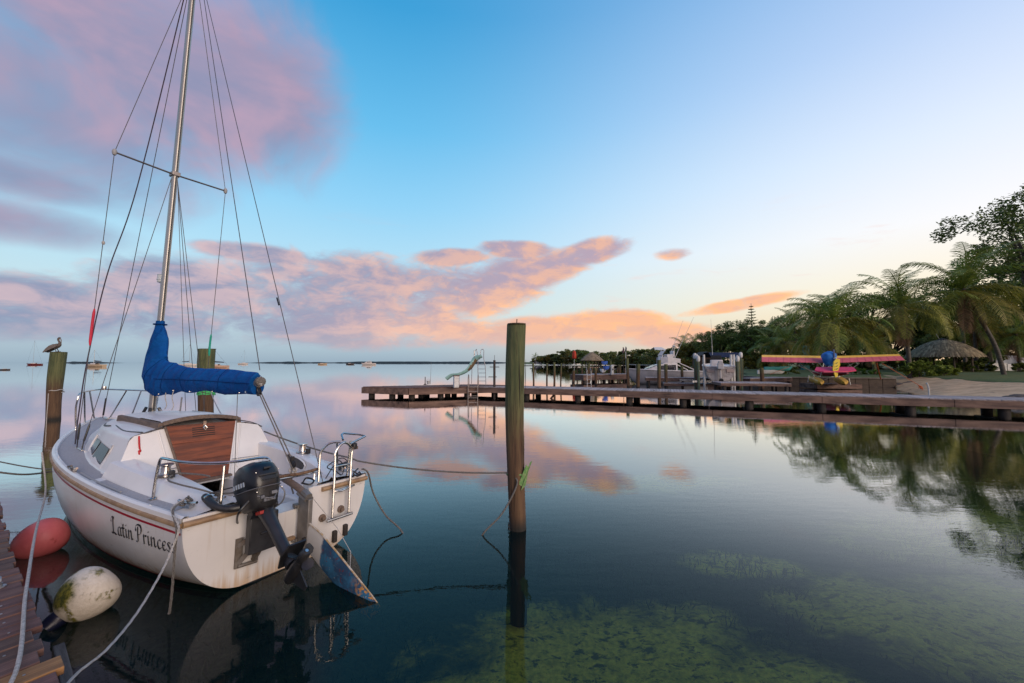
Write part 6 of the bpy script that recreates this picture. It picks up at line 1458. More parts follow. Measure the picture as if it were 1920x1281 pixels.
# ================================================================== SHORE THINGS
def build_tiki():
    D = 46.0; o = at(1771, 700, depth=D); r = empty('tiki_hut', (o.x, o.y, o.z - .2), .3, 'open thatched palm hut on the lawn behind the green hedge', 'hut')
    TH = mat('thatch', (.34, .26, .16), (.18, .135, .085), 3, .95, stretch=(1, 1, .6), bump=.9, bscale=12, island=.35)
    wood = mat('hut_pole', (.10, .075, .055), (.06, .045, .035), 4, .85)
    rg = np.random.default_rng(8); V = []; Fs = []
    Rr, z0, z1 = 3.15, 2.15, 4.05
    prof = lambda t_: (Rr * (1 - t_) ** .80 * 1.0 + .12, z0 + (z1 - z0) * (1 - (1 - t_) ** 1.5))
    MB().lathe([(prof(t_)[0] - .10, prof(t_)[1] - .08) for t_ in (0, .15, .3, .5, .7, .85, 1)], n=28).build('thatch_base', TH, r)
    for row in range(13):
        t_ = row / 13
        ra, za = prof(t_); rb, zb_ = prof(min(1, t_ + .16)); n = max(14, int(105 * (1 - t_) + 12))
        for k in range(n):
            an = 6.283 * (k + rg.random()) / n; w_ = .10 + .06 * rg.random(); dr = .22 * rg.random() if row == 0 else .09 * rg.random()
            ca, sa = math.cos(an), math.sin(an); c2, s2 = math.cos(an + w_ / max(ra, .4)), math.sin(an + w_ / max(ra, .4)); zz = za - dr * .7 - rg.random() * .10
            b_ = len(V); ro = ra + .03 + dr * .3 + .04 * rg.random()
            V += [(rb * ca, rb * sa, zb_ + .02), (rb * c2, rb * s2, zb_ + .02), (ro * c2, ro * s2, zz), (ro * ca, ro * sa, zz)]; Fs.append((b_, b_ + 1, b_ + 2, b_ + 3))
    np_mesh('thatch', V, Fs, TH, r)
    MB().lathe([(.5, 3.95), (.42, 4.1), (.12, 4.22), (.02, 4.24)], n=14).build('ridge_cap', WOOD_DARK, r)
    for k in range(8): MB().tube([(2.35 * math.cos(k * .785), 2.35 * math.sin(k * .785), -.3), (2.35 * math.cos(k * .785), 2.35 * math.sin(k * .785), 2.5)], .09, 8).build('pole', wood, r)
    MB().tube([(-.6, 0, 4.15), (-1.1, 0, 4.75)], .02, 5).build('loose_pole', PALE, r)
build_tiki()
GREYC = mat('crate_white', (.50, .50, .49), (.38, .38, .37), 3, .6)
def build_yard():
    D = 47.0; o = at(1880, 698, depth=D); r = empty('low_storage_box', (o.x, o.y, o.z - .05), .1, 'pale grey low storage box behind the leaning palm trunk', 'box')
    MB().box((-.9, 0, .55), (1.9, .8, 1.05)).build('body', GREYC, r, False, .03); MB().box((-.9, 0, 1.10), (1.98, .88, .06)).build('lid', PALE, r, False)
    MB().box((1.05, .1, .5), (1.5, .8, 1.0)).build('side_box', GREYC, r, False, .03)
    TE = mat('teal_frame', (.06, .28, .22)); MB().bar((-2.0, -.2, .1), (-2.0, -.2, 1.15), .08, .06, (0, 1, 0)).bar((-1.85, -.2, .1), (-1.85, -.2, 1.15), .06, .06, (0, 1, 0)).build('teal_frame', TE, r, False)
    o = at(1882, 676, depth=52); r = empty('stored_boat', (o.x, o.y, o.z - .7), R(4), 'pale blue-grey covered boat stored under the trees at right', 'boat'); bc = mat('boat_tarp', (.34, .36, .42), (.26, .28, .33), 2, .7)
    h, tops = hull_shape(6.4, 1.9, .8, .2); h.build('hull', bc, r); cap(tops, .0).build('deck', bc, r)
    MB().loft([[Vector((x, y, z)) for y, z in ((.9, .8), (.5, zt), (-.5, zt), (-.9, .8))] for x, zt in ((-3, .95), (-1, 1.35), (1, 1.3), (2.6, 1.0))], False).build('cover', mat('boat_tarp2', (.42, .43, .46), (.34, .35, .38), 2, .7), r)
    o = at(1898, 690, depth=48.5); r = empty('dark_frame', (o.x, o.y, o.z - 1), 0, 'dark open timber frame standing beside the stored boat', 'frame')
    for x in (-2, 2): MB().bar((x, 0, 0), (x, 0, 3.2), .12, .12, (0, 1, 0)).build('post', WOOD_DARK, r, False)
    MB().bar((-2.2, 0, 3.26), (2.2, 0, 3.26), .12, .14).build('lintel', WOOD_DARK, r, False)
    for k, (px, py, s_, lb) in enumerate(((1912, 744, .45, 'large dark rock at the right edge of the beach'), (1893, 744, .3, 'smaller dark rock left of the large one on the beach'), (1680, 722, .6, 'rounded boulder under the aircraft strap'), (1712, 722, .8, 'broad boulder between sea wall and beach'))):
        p = at(px, py, z=.35 if k < 2 else .2); g = random.Random(k); b = MB(); rings = []
        for i in range(1, 8):
            th = math.pi * i / 8; rings.append([Vector((s_ * 1.3 * math.sin(th) * math.cos(a) * (1 + .25 * (g.random() - .5)), s_ * .8 * math.sin(th) * math.sin(a) * (1 + .25 * (g.random() - .5)), -s_ * .55 * math.cos(th))) for a in [6.283 * j / 11 for j in range(11)]])
        ro = b.loft(rings).build('rock', mat('shore_rock', (.045, .040, .038), (.09, .08, .072), 4, .9, bump=.8)); ro.location = (p.x, p.y, p.z - .1); tag(ro, lb, 'rock')
    # kayaks and odds and ends along the marina walkway
    KB = [mat('kayak_blue', (.03, .10, .42)), mat('kayak_white', (.60, .60, .60)), mat('kayak_orange', (.55, .16, .04)), mat('kayak_teal', (.05, .30, .30))]
    kl = [(1134, 683, 0, 'upper blue kayak standing in the marina rack'), (1137, 692, 0, 'lower blue kayak standing in the marina rack'), (1131, 697, 1, 'white kayak at the foot of the blue kayaks'), (1460, 694, 3, 'teal kayak lying behind the left wing'), (1447, 700, 1, 'white kayak lying low left of the aircraft')]
    for px, py, c, lb in kl:
        p = at(px, py, depth=47 if px < 1300 else 41); r = empty('kayak', p, R(75 if px < 1300 else 8), lb, 'kayak', 'kayaks')
        h, tops = hull_shape(3.2, .72, .34, .1, transom=.2); h.build('hull', KB[c], r); cap(tops).build('deck', KB[c], r); MB().lathe([(.20, 0), (.28, .06), (.26, .02)], (-.1, 0, .33), 12).build('cockpit', BLACKP, r)
    # furled red umbrella
    p = at(1077, 690, depth=62); r = empty('red_umbrella', (p.x, p.y, 0), 0, 'tall closed orange-red umbrella rising over the far dock', 'umbrella'); RU = mat('umbrella_red', (.55, .05, .02), (.42, .04, .015), 3, .7, stretch=(1, 1, .3))
    MB().tube([(0, 0, .2), (0, 0, at(1077, 656, depth=62).z)], .04, 8).build('pole', PALE, r)
    zt = at(1077, 657, depth=62).z; zb = at(1077, 673, depth=62).z; rings = []
    for t_, w_ in ((0, .14), (.1, .27), (.5, .25), (.8, .20), (.95, .1), (1, .03)): rings.append([Vector((w_ * (1 + .25 * math.cos(4 * a)) * math.cos(a), w_ * (1 + .25 * math.cos(4 * a)) * math.sin(a), lerp(zb, zt, t_))) for a in [6.283 * j / 24 for j in range(24)]])
    MB().loft(rings).build('canopy', RU, r)
    # flag poles with furled flags, left of the yacht
    p = at(1174, 706, depth=52); r = empty('flag_pole', (p.x, p.y, 0), 0, 'white pole with a small furled dark flag left of the yacht', 'flag pole'); zt = at(1174, 650, depth=52).z
    MB().tube([(0, 0, .3), (0, 0, zt)], .045, 8).build('pole', PALE, r); MB().tube([(0, 0, zt - .6), (.06, 0, zt - .2), (.03, 0, zt)], [.12, .10, .03], 8).build('flag', mat('flag_dark', (.05, .04, .06)), r)
    p = at(1169, 700, depth=54); r = empty('flag_pole', (p.x, p.y, 0), 0, 'shorter pole with a furled reddish flag beside the white flag pole', 'flag pole'); zt = at(1169, 651, depth=54).z
    MB().tube([(0, 0, .3), (0, 0, zt)], .04, 8).build('pole', WOOD_DARK, r); MB().tube([(0, 0, zt - .75), (.07, 0, zt - .3), (.03, 0, zt)], [.15, .12, .03], 8).build('flag', mat('flag_red', (.09, .04, .05)), r)
    # far tiki hut, dock boxes, power posts
    p = at(1110, 690, depth=60); r = empty('small_tiki_hut', (p.x, p.y, .4), 0, 'small thatched hut among the pilings of the far marina', 'hut'); TH = MATS['thatch']
    MB().lathe([(1.7, 2.0), (1.75, 2.08), (1.1, 2.7), (.25, 3.3), (.05, 3.35)], n=18, wob=.08).build('thatch', TH, r)
    for k in range(6): MB().tube([(1.4 * math.cos(k * 1.047), 1.4 * math.sin(k * 1.047), -1), (1.4 * math.cos(k * 1.047), 1.4 * math.sin(k * 1.047), 2.1)], .07, 6).build('pole', WOOD_DARK, r)
    for px, py, lb in ((1148, 703, 'white power pedestal standing on the far dock'), (1226, 700, 'white dock box half hidden by the yacht bow')):
        p = at(px, py, depth=44); r = empty('dock_pedestal', (p.x, p.y, .85), .2, lb, 'pedestal'); MB().loft([[Vector((x * w_, y * w_, z)) for x, y in ((1, 1), (-1, 1), (-1, -1), (1, -1))] for w_, z in ((.13, 0), (.11, .8), (.15, .82), (.15, .95), (.06, 1.05))]).build('body', PALE, r, False); MB().box((0, -.135, .55), (.12, .02, .2)).build('socket_panel', BLACKP, r, False)
    L = at(1101, 722, depth=41.5); r = empty('marina_ladder', (L.x, L.y, 0), .2, 'grey metal ladder on the face of the far dock', 'ladder')
    for x in (0, .45): MB().tube([(x, 0, -.8), (x, 0, 1.35), (x, .2, 1.55), (x, .4, 1.35)], .03, 6).build('rail', GALV, r)
    for z in (-.4, 0, .4, .8): MB().tube([(0, 0, z), (.45, 0, z)], .022, 6).build('rung', GALV, r)
    # dark blue canopy and sheds behind the lifted boat
    p = at(1352, 688, depth=58); r = empty('blue_canopy', (p.x, p.y, 1), 0, 'dark blue fabric canopy behind the boat on the lift', 'canopy'); CB_ = mat('canopy_blue', (.02, .03, .07), (.03, .04, .085), 3, .8)
    MB().loft([[Vector((x, y, z)) for y, z in ((-1.5, 1.9), (-.7, 2.6), (.7, 2.6), (1.5, 1.9))] for x in (-2.1, 0, 2.1)], False).build('top', CB_, r)
    for x in (-2, 2):
        for y in (-1.4, 1.4): MB().tube([(x, y, -.5), (x, y, 1.95)], .04, 6).build('leg', GALV, r)
    p = at(1332, 690, depth=60); r = empty('timber_shed', (p.x - .5, p.y + 1, .9), .1, 'small brown timber shed behind the boat lift', 'shed'); MB().box((0, 0, 1.1), (2.4, 2, 2.2)).build('wall', mat('shed_brown', (.14, .09, .065), (.10, .065, .05), 2, .9), r, False); MB().prism([(-1.4, -1.2, 2.2), (1.4, -1.2, 2.2), (0, -1.2, 2.9)], (0, 2.4, 0)).build('roof', WOOD_DARK, r, False); MB().box((.3, -1.02, .9), (.8, .05, 1.8)).build('door', WOOD_DARK, r, False)
    p = at(1509, 664, depth=56); r = empty('teal_bin', (p.x, p.y, 1.0), 0, 'teal covered bin standing behind the left wing', 'bin'); MB().loft([[Vector((x * w_, y * w_, z)) for x, y in ((1, .7), (-1, .7), (-1, -.7), (1, -.7))] for w_, z in ((.42, 0), (.5, 3.2), (.54, 3.22), (.5, 3.5))]).build('body', mat('bin_teal', (.02, .16, .17)), r, False)
build_yard()
# low houses along the far shore
def far_house(px, depth, w_, h_, wallc, roofc, label):
    p = at(px, 684, depth=depth); r = empty('far_house', (p.x, p.y, .8), rnd.uniform(-.2, .2), label, 'house', 'low houses along the far shore')
    MB().box((0, 0, h_ / 2), (w_, 6, h_)).build('wall', wallc, r, False); MB().prism([(-w_ * .55, -3.5, h_), (w_ * .55, -3.5, h_), (w_ * .3, 0, h_ + 1.6), (-w_ * .3, 0, h_ + 1.6)], (0, .02, .05)).prism([(-w_ * .55, 3.5, h_), (w_ * .55, 3.5, h_), (w_ * .3, 0, h_ + 1.6), (-w_ * .3, 0, h_ + 1.6)], (0, -.02, .05)).build('roof', roofc, r, False)
    for k in range(max(2, int(w_ / 3))): MB().box((-w_ / 2 + w_ * (k + .5) / max(2, int(w_ / 3)), -3.03, h_ * .55), (1.2, .06, 1.2)).build('window', GLASSD, r, False)
hw = mat('house_white', (.60, .58, .55)); hp = mat('house_pink', (.42, .26, .22)); rw = mat('roof_white', (.55, .54, .53)); rr_ = mat('roof_brown', (.18, .10, .07))
for i, (px, dd, w_, h_, a_, b_, lb) in enumerate(((1008, 330, 7, 2.2, hw, rr_, 'leftmost low house on the far shore under the trees'), (1033, 325, 8, 2.2, hp, rw, 'second low house from the left on the far shore'), (1055, 318, 9, 2.6, hw, rr_, 'white house on the far shore left of the red umbrella'), (1084, 300, 8, 2.2, hw, rw, 'pale house on the far shore right of the red umbrella'), (1112, 260, 6, 2.2, hp, rr_, 'pinkish house behind the small thatched hut'), (1152, 205, 6, 2.4, hw, rw, 'white house behind the flag poles'), (1196, 165, 5, 2.4, hw, rw, 'small white house behind the yacht bow'), (1234, 150, 5, 5.5, mat('house_blue', (.24, .33, .42)), rw, 'pale blue tall house roof among the trees above the yacht'))):
    far_house(px, dd, w_, h_, a_, b_, lb)

# ================================================================== TREES
BARK = mat('bark', (.085, .065, .05), (.045, .035, .028), 5, .9, stretch=(1, 1, .25), bump=.8)
PBARK = mat('palm_bark', (.13, .115, .10), (.07, .06, .052), 3, .9, stretch=(1, 1, 4), bump=.7)
LF = {'dark': leaf_mat('leaf_dark', (.058, .095, .026), (.14, .18, .042)), 'mid': leaf_mat('leaf_mid', (.065, .105, .022), (.15, .195, .04)), 'warm': leaf_mat('leaf_warm', (.09, .09, .018), (.20, .16, .028)), 'far': leaf_mat('leaf_far', (.085, .125, .038), (.18, .215, .058), .25),
      'hedge': leaf_mat('leaf_hedge', (.09, .16, .03), (.20, .28, .045))}
FROND = [leaf_mat('frond_green', (.10, .165, .03), (.23, .28, .055), .3, .25), leaf_mat('frond_yellow', (.12, .135, .02), (.25, .22, .035), .3, .25), leaf_mat('frond_dead', (.16, .085, .040), (.24, .14, .07), .15, .25)]
def leaves(centers, radii, per, size, rg, squash=.8):
    """numpy leaf quads gathered in clumps"""
    C = np.repeat(np.asarray(centers), per, 0); Rr = np.repeat(np.asarray(radii), per)
    N = len(C); d = rg.normal(size=(N, 3)); d /= np.linalg.norm(d, axis=1, keepdims=True); rad = rg.random(N) ** .45
    P = C + d * (Rr * rad)[:, None] * np.array([1, 1, squash])
    a = rg.normal(size=(N, 3)); a[:, 2] *= .5; a /= np.linalg.norm(a, axis=1, keepdims=True); b = np.cross(a, rg.normal(size=(N, 3))); b /= np.linalg.norm(b, axis=1, keepdims=True)
    s = size * (.6 + .8 * rg.random(N))[:, None]
    V = np.stack([P - a * s, P + b * s * .42, P + a * s, P - b * s * .42], 1).reshape(-1, 3)
    return V, np.arange(N * 4).reshape(-1, 4)
def broadleaf(name, seed, h, crown_r, crown_h, clumps, per, leaf, m, trunk_r=.22, base=.35, flat=False, umbrella=0.0):
    rg = np.random.default_rng(seed); g = random.Random(seed)
    root = empty(name)
    cz = h - crown_h / 2; tips = []
    cs, rs = [], []
    while len(cs) < clumps:
        p = rg.uniform(-1, 1, 3); q = np.linalg.norm(p)
        if q > 1 or (q < .45 and rg.random() < .75): continue
        if flat and p[2] < -.2: continue
        w_ = 1 + .22 * math.sin(3 * math.atan2(p[1], p[0]) + seed) + .12 * math.sin(5 * math.atan2(p[1], p[0]) + 2 * seed)
        cs.append((p[0] * crown_r * w_, p[1] * crown_r * w_, cz + p[2] * crown_h / 2 * (1 + .15 * rg.normal()))); rs.append(crown_r * rg.uniform(.16, .30))
    V, Fq = leaves(cs, rs, per, leaf, rg); np_mesh('crown', V, Fq, m, root)
    t = MB(); lean = (g.uniform(-.3, .3), g.uniform(-.3, .3)); fork = Vector((lean[0], lean[1], h * base))
    t.tube(spline([(0, 0, -.5), (lean[0] * .3, lean[1] * .3, h * base * .5), fork], 5), [trunk_r * 1.35] + [trunk_r * lerp(1.15, .85, i / 9) for i in range(10)], 8)
    for k in range(min(12, clumps)):
        c = Vector(cs[int(k * clumps / 12) % clumps]); mid = fork.lerp(c, .5) + Vector((g.uniform(-.4, .4), g.uniform(-.4, .4), .1 * h * g.random()))
        t.tube(spline([fork - Vector((0, 0, .2)), mid, c], 4), [trunk_r * .55, trunk_r * .5, trunk_r * .42, trunk_r * .35, trunk_r * .28, trunk_r * .2, trunk_r * .14, trunk_r * .08, trunk_r * .04], 5)
    t.build('trunk', BARK, root)
    return root
def ground(x, y): return .95 if y < 60 else 1.2
def set_tree(proto, used, px, depth, top_py, h0, rz, label, group, wide=1.0, gz=None):
    p = at(px, 684, depth=depth); zt = at(px, top_py, depth=depth).z; gz = .9 if gz is None else gz; s = (zt - gz) / h0
    o = place(proto, used, (p.x, p.y, gz), rz, (s * wide, s * wide, s), label, group); o['category'] = 'tree'; return o
# prototypes
T1, U1 = broadleaf('shore_tree', 31, 10, 4.2, 7.0, 50, 230, .15, LF['mid'], .25, .3), []
T2, U2 = broadleaf('shore_tree', 32, 10, 4.6, 6.2, 48, 230, .15, LF['dark'], .25, .35), []
T3, U3 = broadleaf('flat_topped_tree', 33, 9, 5.2, 2.8, 40, 220, .13, LF['dark'], .22, .55, True), []
F1, V1 = broadleaf('far_tree', 34, 10, 5.4, 9.6, 52, 90, .42, LF['far'], .25, .2), []
F2, V2 = broadleaf('far_tree', 35, 10, 5.0, 9.8, 50, 90, .42, LF['far'], .25, .2), []
F3, V3 = broadleaf('far_tree', 36, 10, 5.6, 9.4, 52, 90, .42, LF['warm'], .25, .25), []
GT = 'trees along the right shore'; GF = 'trees along the far shore'
near = [(T1, U1, 1352, 78, 610, 1.0, 'round green tree at the left end of the tall tree line'), (T2, U2, 1334, 90, 624, 1.0, 'small dark tree leftmost before the tree line drops to the marina'), (T2, U2, 1392, 74, 603, 1.05, 'dark rounded tree in front of the tall conifer'), (T1, U1, 1436, 70, 602, 1.1, 'broad tree just right of the tall conifer'),
        (T2, U2, 1475, 62, 594, .9, 'dark tree left of the first coconut palm'), (T1, U1, 1520, 66, 606, 1.2, 'green tree filling the gap behind the small palm'), (T2, U2, 1600, 64, 592, 1.2, 'dark leafy tree behind the second palm'), (T3, U3, 1636, 60, 560, 1.2, 'flat topped fine leaved tree above the palms'),
        (T1, U1, 1680, 62, 585, 1.2, 'leafy tree behind the third palm'), (T2, U2, 1735, 60, 575, 1.25, 'dark tree behind the thatched hut'), (T1, U1, 1918, 54, 470, 1.05, 'tall leafy tree behind the leaning palm trunks'), (T2, U2, 1940, 50, 520, 1.2, 'dark tree cut by the right edge of the picture'), (T2, U2, 1790, 62, 572, 1.25, 'dark tree filling the background right of the hut'),
        (T1, U1, 1400, 100, 622, 1.6, 'wide tree low behind the boat lift'), (T2, U2, 1560, 72, 600, 1.7, 'broad dark tree behind the aircraft'), (T2, U2, 1850, 60, 590, 1.6, 'low dark tree behind the storage box')]
for i, (T, U, px, dd, ty, wd, lb) in enumerate(near): set_tree(T, U, px, dd, ty, 10 if T is not T3 else 9, i * 1.3, lb, GT, wd)
# the tall tree at the right edge, larger and looser
big = broadleaf('tall_fig_tree', 51, 15, 4.6, 10.5, 95, 260, .13, LF['dark'], .4, .3); p = at(1965, 684, depth=38); big.location = (p.x, p.y, .9); s = (at(1935, 352, depth=38).z - .9) / 15; big.scale = (s * 1.0, s * 1.0, s); tag(big, 'tall loose-leaved tree rising out of the right edge above the palms', 'tree', GT)
# far shore
fs = [(1004, 330, 671), (1012, 330, 668), (1022, 325, 666), (1031, 320, 665), (1040, 318, 664), (1049, 310, 665), (1060, 305, 659), (1069, 300, 657), (1080, 285, 656), (1090, 270, 657), (1101, 250, 659), (1113, 235, 664), (1124, 215, 660), (1135, 200, 661), (1147, 190, 660), (1158, 175, 662), (1170, 165, 659), (1182, 158, 657), (1195, 150, 659), (1207, 142, 656), (1219, 135, 659), (1231, 128, 657), (1243, 120, 659), (1256, 118, 655), (1268, 112, 654), (1281, 108, 649), (1293, 104, 651), (1305, 100, 646), (1318, 96, 640)]
order = ['far_shore']
nth = ('first', 'second', 'third', 'fourth', 'fifth', 'sixth', 'seventh', 'eighth', 'ninth', 'tenth', 'eleventh', 'twelfth', 'thirteenth', 'fourteenth', 'fifteenth', 'sixteenth', 'seventeenth', 'eighteenth', 'nineteenth', 'twentieth')
for i, (px, dd, ty) in enumerate(fs):
    T, U = ((F1, V1), (F2, V2), (F1, V1), (F3, V3), (F2, V2))[i % 5]
    lb = ('%s tree from the left tip of the far wooded shore' % nth[i]) if i < 15 else ('%s tree leftwards from the tall shore trees behind the marina' % nth[28 - i])
    set_tree(T, U, px, dd, ty, 10, i * 2.1, lb, GF, 1.5 if i < 12 else 1.45)
# Norfolk pine
def build_pine():
    p = at(1412, 684, depth=84); zt = at(1412, 569, depth=84).z; h = zt - .9; r = empty('norfolk_pine', (p.x, p.y, .9), 0, 'tall narrow conifer with tiered branches above the tree line', 'tree'); rg = np.random.default_rng(3); cs = []; rs = []
    t = MB().tube([(0, 0, 0), (0, 0, h)], [.2, .04], 7)
    z = h * .45
    while z < h - .2:
        L = 1.75 * (1 - (z - h * .45) / (h * .56)) + .15; n = 6; a0 = rg.random() * 6
        for k in range(n):
            a = a0 + k * 1.047 + rg.random() * .2; l = L * rg.uniform(.75, 1.1); e = Vector((l * math.cos(a), l * math.sin(a), z + l * .22)); t.tube([(0, 0, z), e], [.03, .012], 4)
            for q in (.35, .6, .8, 1): cs.append((e.x * q, e.y * q, z + l * .22 * q + .03)); rs.append(.10 + .16 * L * (.5 + .5 * q) * .6)
        z += .62
    t.build('trunk', BARK, r); V, Fq = leaves(cs, rs, 14, .09, rg, .6); np_mesh('crown', V, Fq, LF['dark'], r)
build_pine()
# palms ----------------------------------------------------------
def frond_mesh(seed, L, droop, rise, m, n=34, w=.85, dead=False):
    rg = np.random.default_rng(seed); V = []; Fs = []; pts = []
    x = z = 0.0; ang = rise; st = L / n; P = []
    for i in range(n + 1):
        P.append(Vector((x, 0, z))); ang -= droop / n * (0.5 + 1.3 * i / n); x += st * math.cos(ang); z += st * math.sin(ang)
    for i in range(n):                         # rachis
        wd = .055 * (1 - i / n) + .012; b = len(V); a, c = P[i], P[i + 1]
        V += [(a.x, -wd, a.z), (a.x, wd, a.z), (c.x, wd * .95, c.z), (c.x, -wd * .95, c.z)]; Fs.append((b, b + 1, b + 2, b + 3))
    for i in range(3, int(n * 1.25)):
        t_ = i / (n * 1.25); k = int(t_ * n); p = P[k].lerp(P[min(n, k + 1)], t_ * n - k); d = (P[min(n, k + 1)] - P[k]).normalized(); up = Vector((-d.z, 0, d.x))
        ll = w * (math.sin(math.pi * min(1, t_ * .92 + .10)) ** .6) * (.85 + .3 * rg.random()); wd = .024
        for sg in (1, -1):
            fw = .55 + .5 * t_; hang = (.05 + .75 * rg.random()) * (1.7 if dead else 1)
            o1 = p + d * (fw * ll * .45) + Vector((0, sg * ll * .55, 0)) + up * (.10 * ll) - Vector((0, 0, hang * ll * .18)); o2 = p + d * (fw * ll * .85) + Vector((0, sg * ll * .86, 0)) - Vector((0, 0, hang * ll * .75))
            b = len(V); V += [tuple(p - d * wd), tuple(p + d * wd), tuple(o1 + d * wd * 1.2), tuple(o1 - d * wd * 1.2), tuple(o2 + d * .006), tuple(o2 - d * .006)]; Fs += [(b, b + 1, b + 2, b + 3), (b + 3, b + 2, b + 4, b + 5)]
    me = bpy.data.meshes.new('frond'); me.from_pydata([tuple(v) for v in V], [], Fs); me.materials.append(m); me.update(); return me
FM = {'up': [frond_mesh(1, 4.3, 1.0, 1.35, FROND[0]), frond_mesh(2, 4.3, 1.25, 1.15, FROND[0]), frond_mesh(12, 4.2, 1.1, 1.0, FROND[0])], 'mid': [frond_mesh(3, 4.5, 1.3, .7, FROND[0]), frond_mesh(4, 4.6, 1.45, .55, FROND[0]), frond_mesh(5, 4.3, 1.7, .3, FROND[1])],
      'low': [frond_mesh(6, 4.4, 1.3, -.15, FROND[1]), frond_mesh(7, 4.3, 1.1, -.3, FROND[0]), frond_mesh(9, 4.2, 1.0, -.4, FROND[1])], 'dead': [frond_mesh(8, 3.4, .5, -1.1, FROND[2], dead=True, w=.6)]}
def palm(label, base, crown, scale, nf=24, dead=3, seed=0, trunk_r=.16, bow=.4):
    g = random.Random(seed); b, c = Vector(base), Vector(crown); r = empty('coconut_palm', b, 0, label, 'palm', 'coconut palms')
    d = c - b; path = spline([(0, 0, -.3), (d.x * .28 + bow * .2, d.y * .28, d.z * .33), (d.x * .66 + bow * .12, d.y * .66, d.z * .68), tuple(d)], 6); n = len(path)
    MB().tube(path, [trunk_r * (1.5 if i == 0 else lerp(1.12, .72, i / n)) * (1 + .05 * (i % 2)) for i in range(n)], 10).build('trunk', PBARK, r)
    for i in range(nf):
        t_ = i / nf; kind = 'up' if t_ < .30 else 'mid' if t_ < .66 else 'low'; me = g.choice(FM[kind])
        o = bpy.data.objects.new('frond', me); COL.objects.link(o); o.parent = r; o.location = d + Vector((0, 0, -.25 * t_)); o.rotation_euler = ((g.random() - .5) * .5, (g.random() - .5) * .18, i * 2.39996 + g.random() * .3); s_ = scale * g.uniform(.88, 1.08); o.scale = (s_,) * 3
    for i in range(dead):
        o = bpy.data.objects.new('dead_frond', FM['dead'][0]); COL.objects.link(o); o.parent = r; o.location = d - Vector((0, 0, .4)); o.rotation_euler = ((g.random() - .5) * .3, g.uniform(-.1, .25), g.random() * 6.28); o.scale = (scale * .9,) * 3
    cn = mat('coconut', (.10, .085, .03), (.07, .05, .02), 4, .6)
    for i in range(5):
        a = g.random() * 6.28; MB().ball((d.x + .28 * math.cos(a), d.y + .28 * math.sin(a), d.z - .35 - .2 * g.random()), (.12, .12, .15), 8, 6).build('coconut', cn, r)
    return r
def palm_at(label, bpx, cpx, cpy, depth, scale, **k):
    b = at(bpx, 690, depth=depth); b.z = .9; palm(label, b, at(cpx, cpy, depth=depth - .5), scale, **k)
palm_at('tallest coconut palm with a thin trunk leaning left at the right edge', 1884, 1806, 540, 36, 1.25, nf=30, dead=4, seed=1, bow=1.2)
palm_at('coconut palm behind the hedge and left of the thatched hut', 1706, 1690, 574, 37, 1.12, nf=26, dead=4, seed=2)
palm_at('wide coconut palm directly behind the blue engine cover', 1566, 1562, 602, 37, 1.15, nf=28, dead=2, seed=3)
palm_at('small slender palm left of the wide palm', 1496, 1488, 606, 58, .80, nf=20, dead=1, seed=4, trunk_r=.12)
palm_at('yellowish low palm behind the left wing tip', 1453, 1450, 655, 52, .85, nf=22, dead=2, seed=5)
palm_at('palm crown showing above the wide palm', 1546, 1536, 590, 52, 1.0, nf=22, dead=1, seed=6)
palm_at('palm with hanging brown fronds between the aircraft and the hut', 1640, 1634, 640, 45, .85, nf=22, dead=7, seed=7)
palm_at('bushy palm low at the left of the wide palm', 1470, 1474, 640, 50, .9, nf=22, dead=1, seed=8)
palm_at('palm among the trunks behind the hut roof', 1834, 1826, 600, 47, 1.0, nf=22, dead=5, seed=9, bow=-.3)
palm_at('yellowing palm cut by the right edge of the picture', 1912, 1905, 625, 44, .9, nf=22, dead=3, seed=10)
palm_at('distant palm at the left tip of the far shore', 1004, 1003, 668, 300, .85, nf=12, dead=0, seed=11)
palm_at('distant palm standing above the yacht outriggers', 1282, 1281, 648, 105, 1.0, nf=16, dead=0, seed=12)
palm_at('second distant palm right of the yacht outriggers', 1302, 1300, 646, 98, 1.0, nf=16, dead=0, seed=13)
for i, (bx_, tx, ty, lb) in enumerate(((1812, 1800, 560, 'left pale bare trunk behind the hut roof'), (1830, 1822, 560, 'middle pale bare trunk behind the hut roof'), (1858, 1836, 540, 'thick dark trunk beside the leaning palm'))):
    b = at(bx_, 692, depth=49); c = at(tx, ty, depth=49); r = empty('bare_trunk', (b.x, b.y, .9), 0, lb, 'trunk', 'trunks behind the hut')
    MB().tube(spline([(0, 0, -.3), ((c.x - b.x) * .4, 0, (c.z - .9) * .5), (c.x - b.x, 0, c.z - .9)], 5), [.30 if i == 2 else .17] * 4 + [.16 if i < 2 else .25] * 4 + [.12] * 3, 9).build('trunk', PBARK if i < 2 else BARK, r)
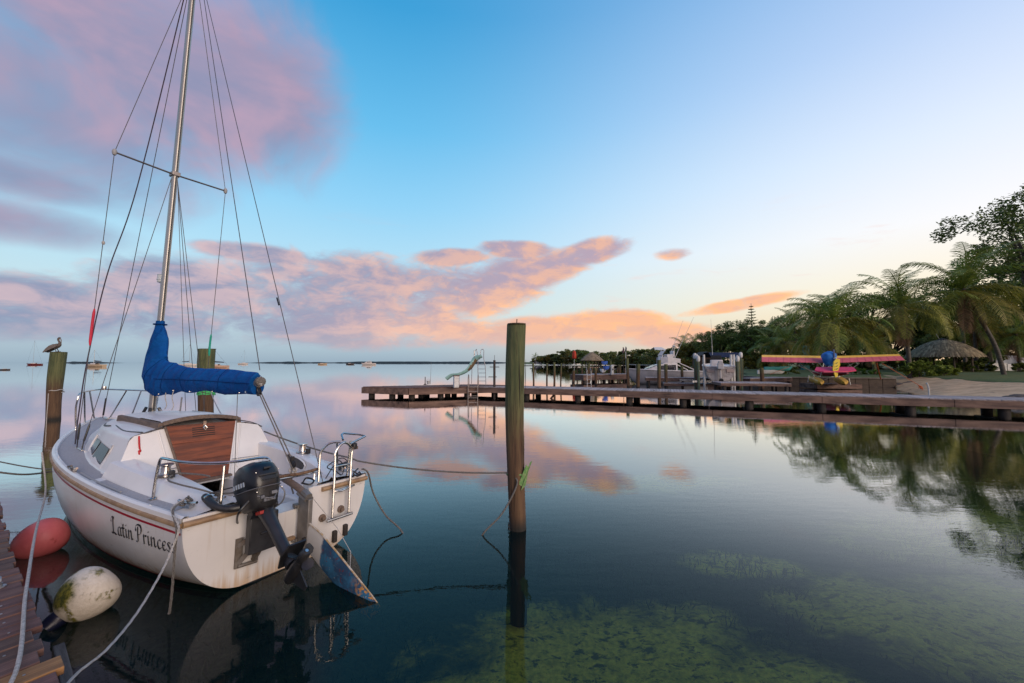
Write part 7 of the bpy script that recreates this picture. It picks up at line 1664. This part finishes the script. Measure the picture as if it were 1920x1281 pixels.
# hedge and garden plants
def bush(label, px, py, depth, rx, ry, rz, m, n, per, leaf, seed, name='hedge'):
    p = at(px, py, depth=depth); r = empty(name, (p.x, p.y, max(.75, p.z - rz)), 0, label, 'bush'); rg = np.random.default_rng(seed); cs = []; rs = []
    while len(cs) < n:
        q = rg.uniform(-1, 1, 3)
        if np.linalg.norm(q) > 1 or (np.linalg.norm(q) < .5 and rg.random() < .6): continue
        cs.append((q[0] * rx, q[1] * ry, rz * .9 + q[2] * rz)); rs.append(rg.uniform(.2, .36) * min(rx, rz) * .9)
    V, Fq = leaves(cs, rs, per, leaf, rg); np_mesh('foliage', V, Fq, m, r); t = MB()
    for k in range(10): t.tube([(rx * .5 * math.cos(k), ry * .3 * math.sin(k), -.3), tuple(cs[k])], [.04, .012], 5)
    t.build('stems', BARK, r)
bush('large rounded green hedge on the bank in front of the thatched hut', 1741, 693, 36.5, 2.35, 1.2, .80, LF['hedge'], 80, 110, .11, 61)
bush('dark leafy shrub under the right side of the hut', 1815, 690, 44.5, 1.6, 1.0, .8, LF['mid'], 30, 90, .13, 62, 'shrub')
bush('shrub with pale twigs left of the storage box', 1842, 688, 45.5, 1.3, .9, .9, LF['dark'], 26, 90, .13, 63, 'shrub')
bush('low plants at the foot of the trees right of the storage box', 1918, 690, 43, 1.2, .8, .6, LF['mid'], 22, 90, .12, 64, 'shrub')
bush('low grassy bushes behind the aircraft floats', 1475, 700, 42, 1.5, .8, .55, LF['mid'], 26, 90, .12, 65, 'shrub')
bush('green shrubs behind the aircraft tail', 1610, 702, 40, 2.2, .7, .45, LF['hedge'], 26, 90, .12, 66, 'shrub')
bush('yellow green shrub behind the left boat lift post', 1290, 690, 70, 3.0, 1.5, 1.2, LF['warm'], 30, 90, .2, 67, 'shrub')
bush('yellowing shrub between boat lift and aircraft', 1412, 690, 62, 2.6, 1.5, 1.6, LF['warm'], 34, 90, .18, 68, 'shrub')
bush('dark understorey behind the walkway', 1340, 690, 75, 6.0, 2.0, 1.5, LF['dark'], 50, 90, .22, 69, 'shrub')
bush('dense dark undergrowth behind the hut', 1780, 676, 52, 7.5, 1.6, 2.9, LF['dark'], 120, 120, .2, 70, 'undergrowth')
bush('dense dark undergrowth behind the wide palm', 1600, 680, 56, 8, 1.5, 2.6, LF['dark'], 120, 120, .2, 71, 'undergrowth')
bush('dark undergrowth at the right edge under the tall tree', 1905, 668, 58, 7, 1.5, 3.2, LF['dark'], 110, 120, .2, 72, 'undergrowth')
bush('long dark undergrowth left of the wide palm behind the marina', 1440, 684, 66, 9, 1.6, 2.6, LF['mid'], 120, 120, .22, 73, 'undergrowth')
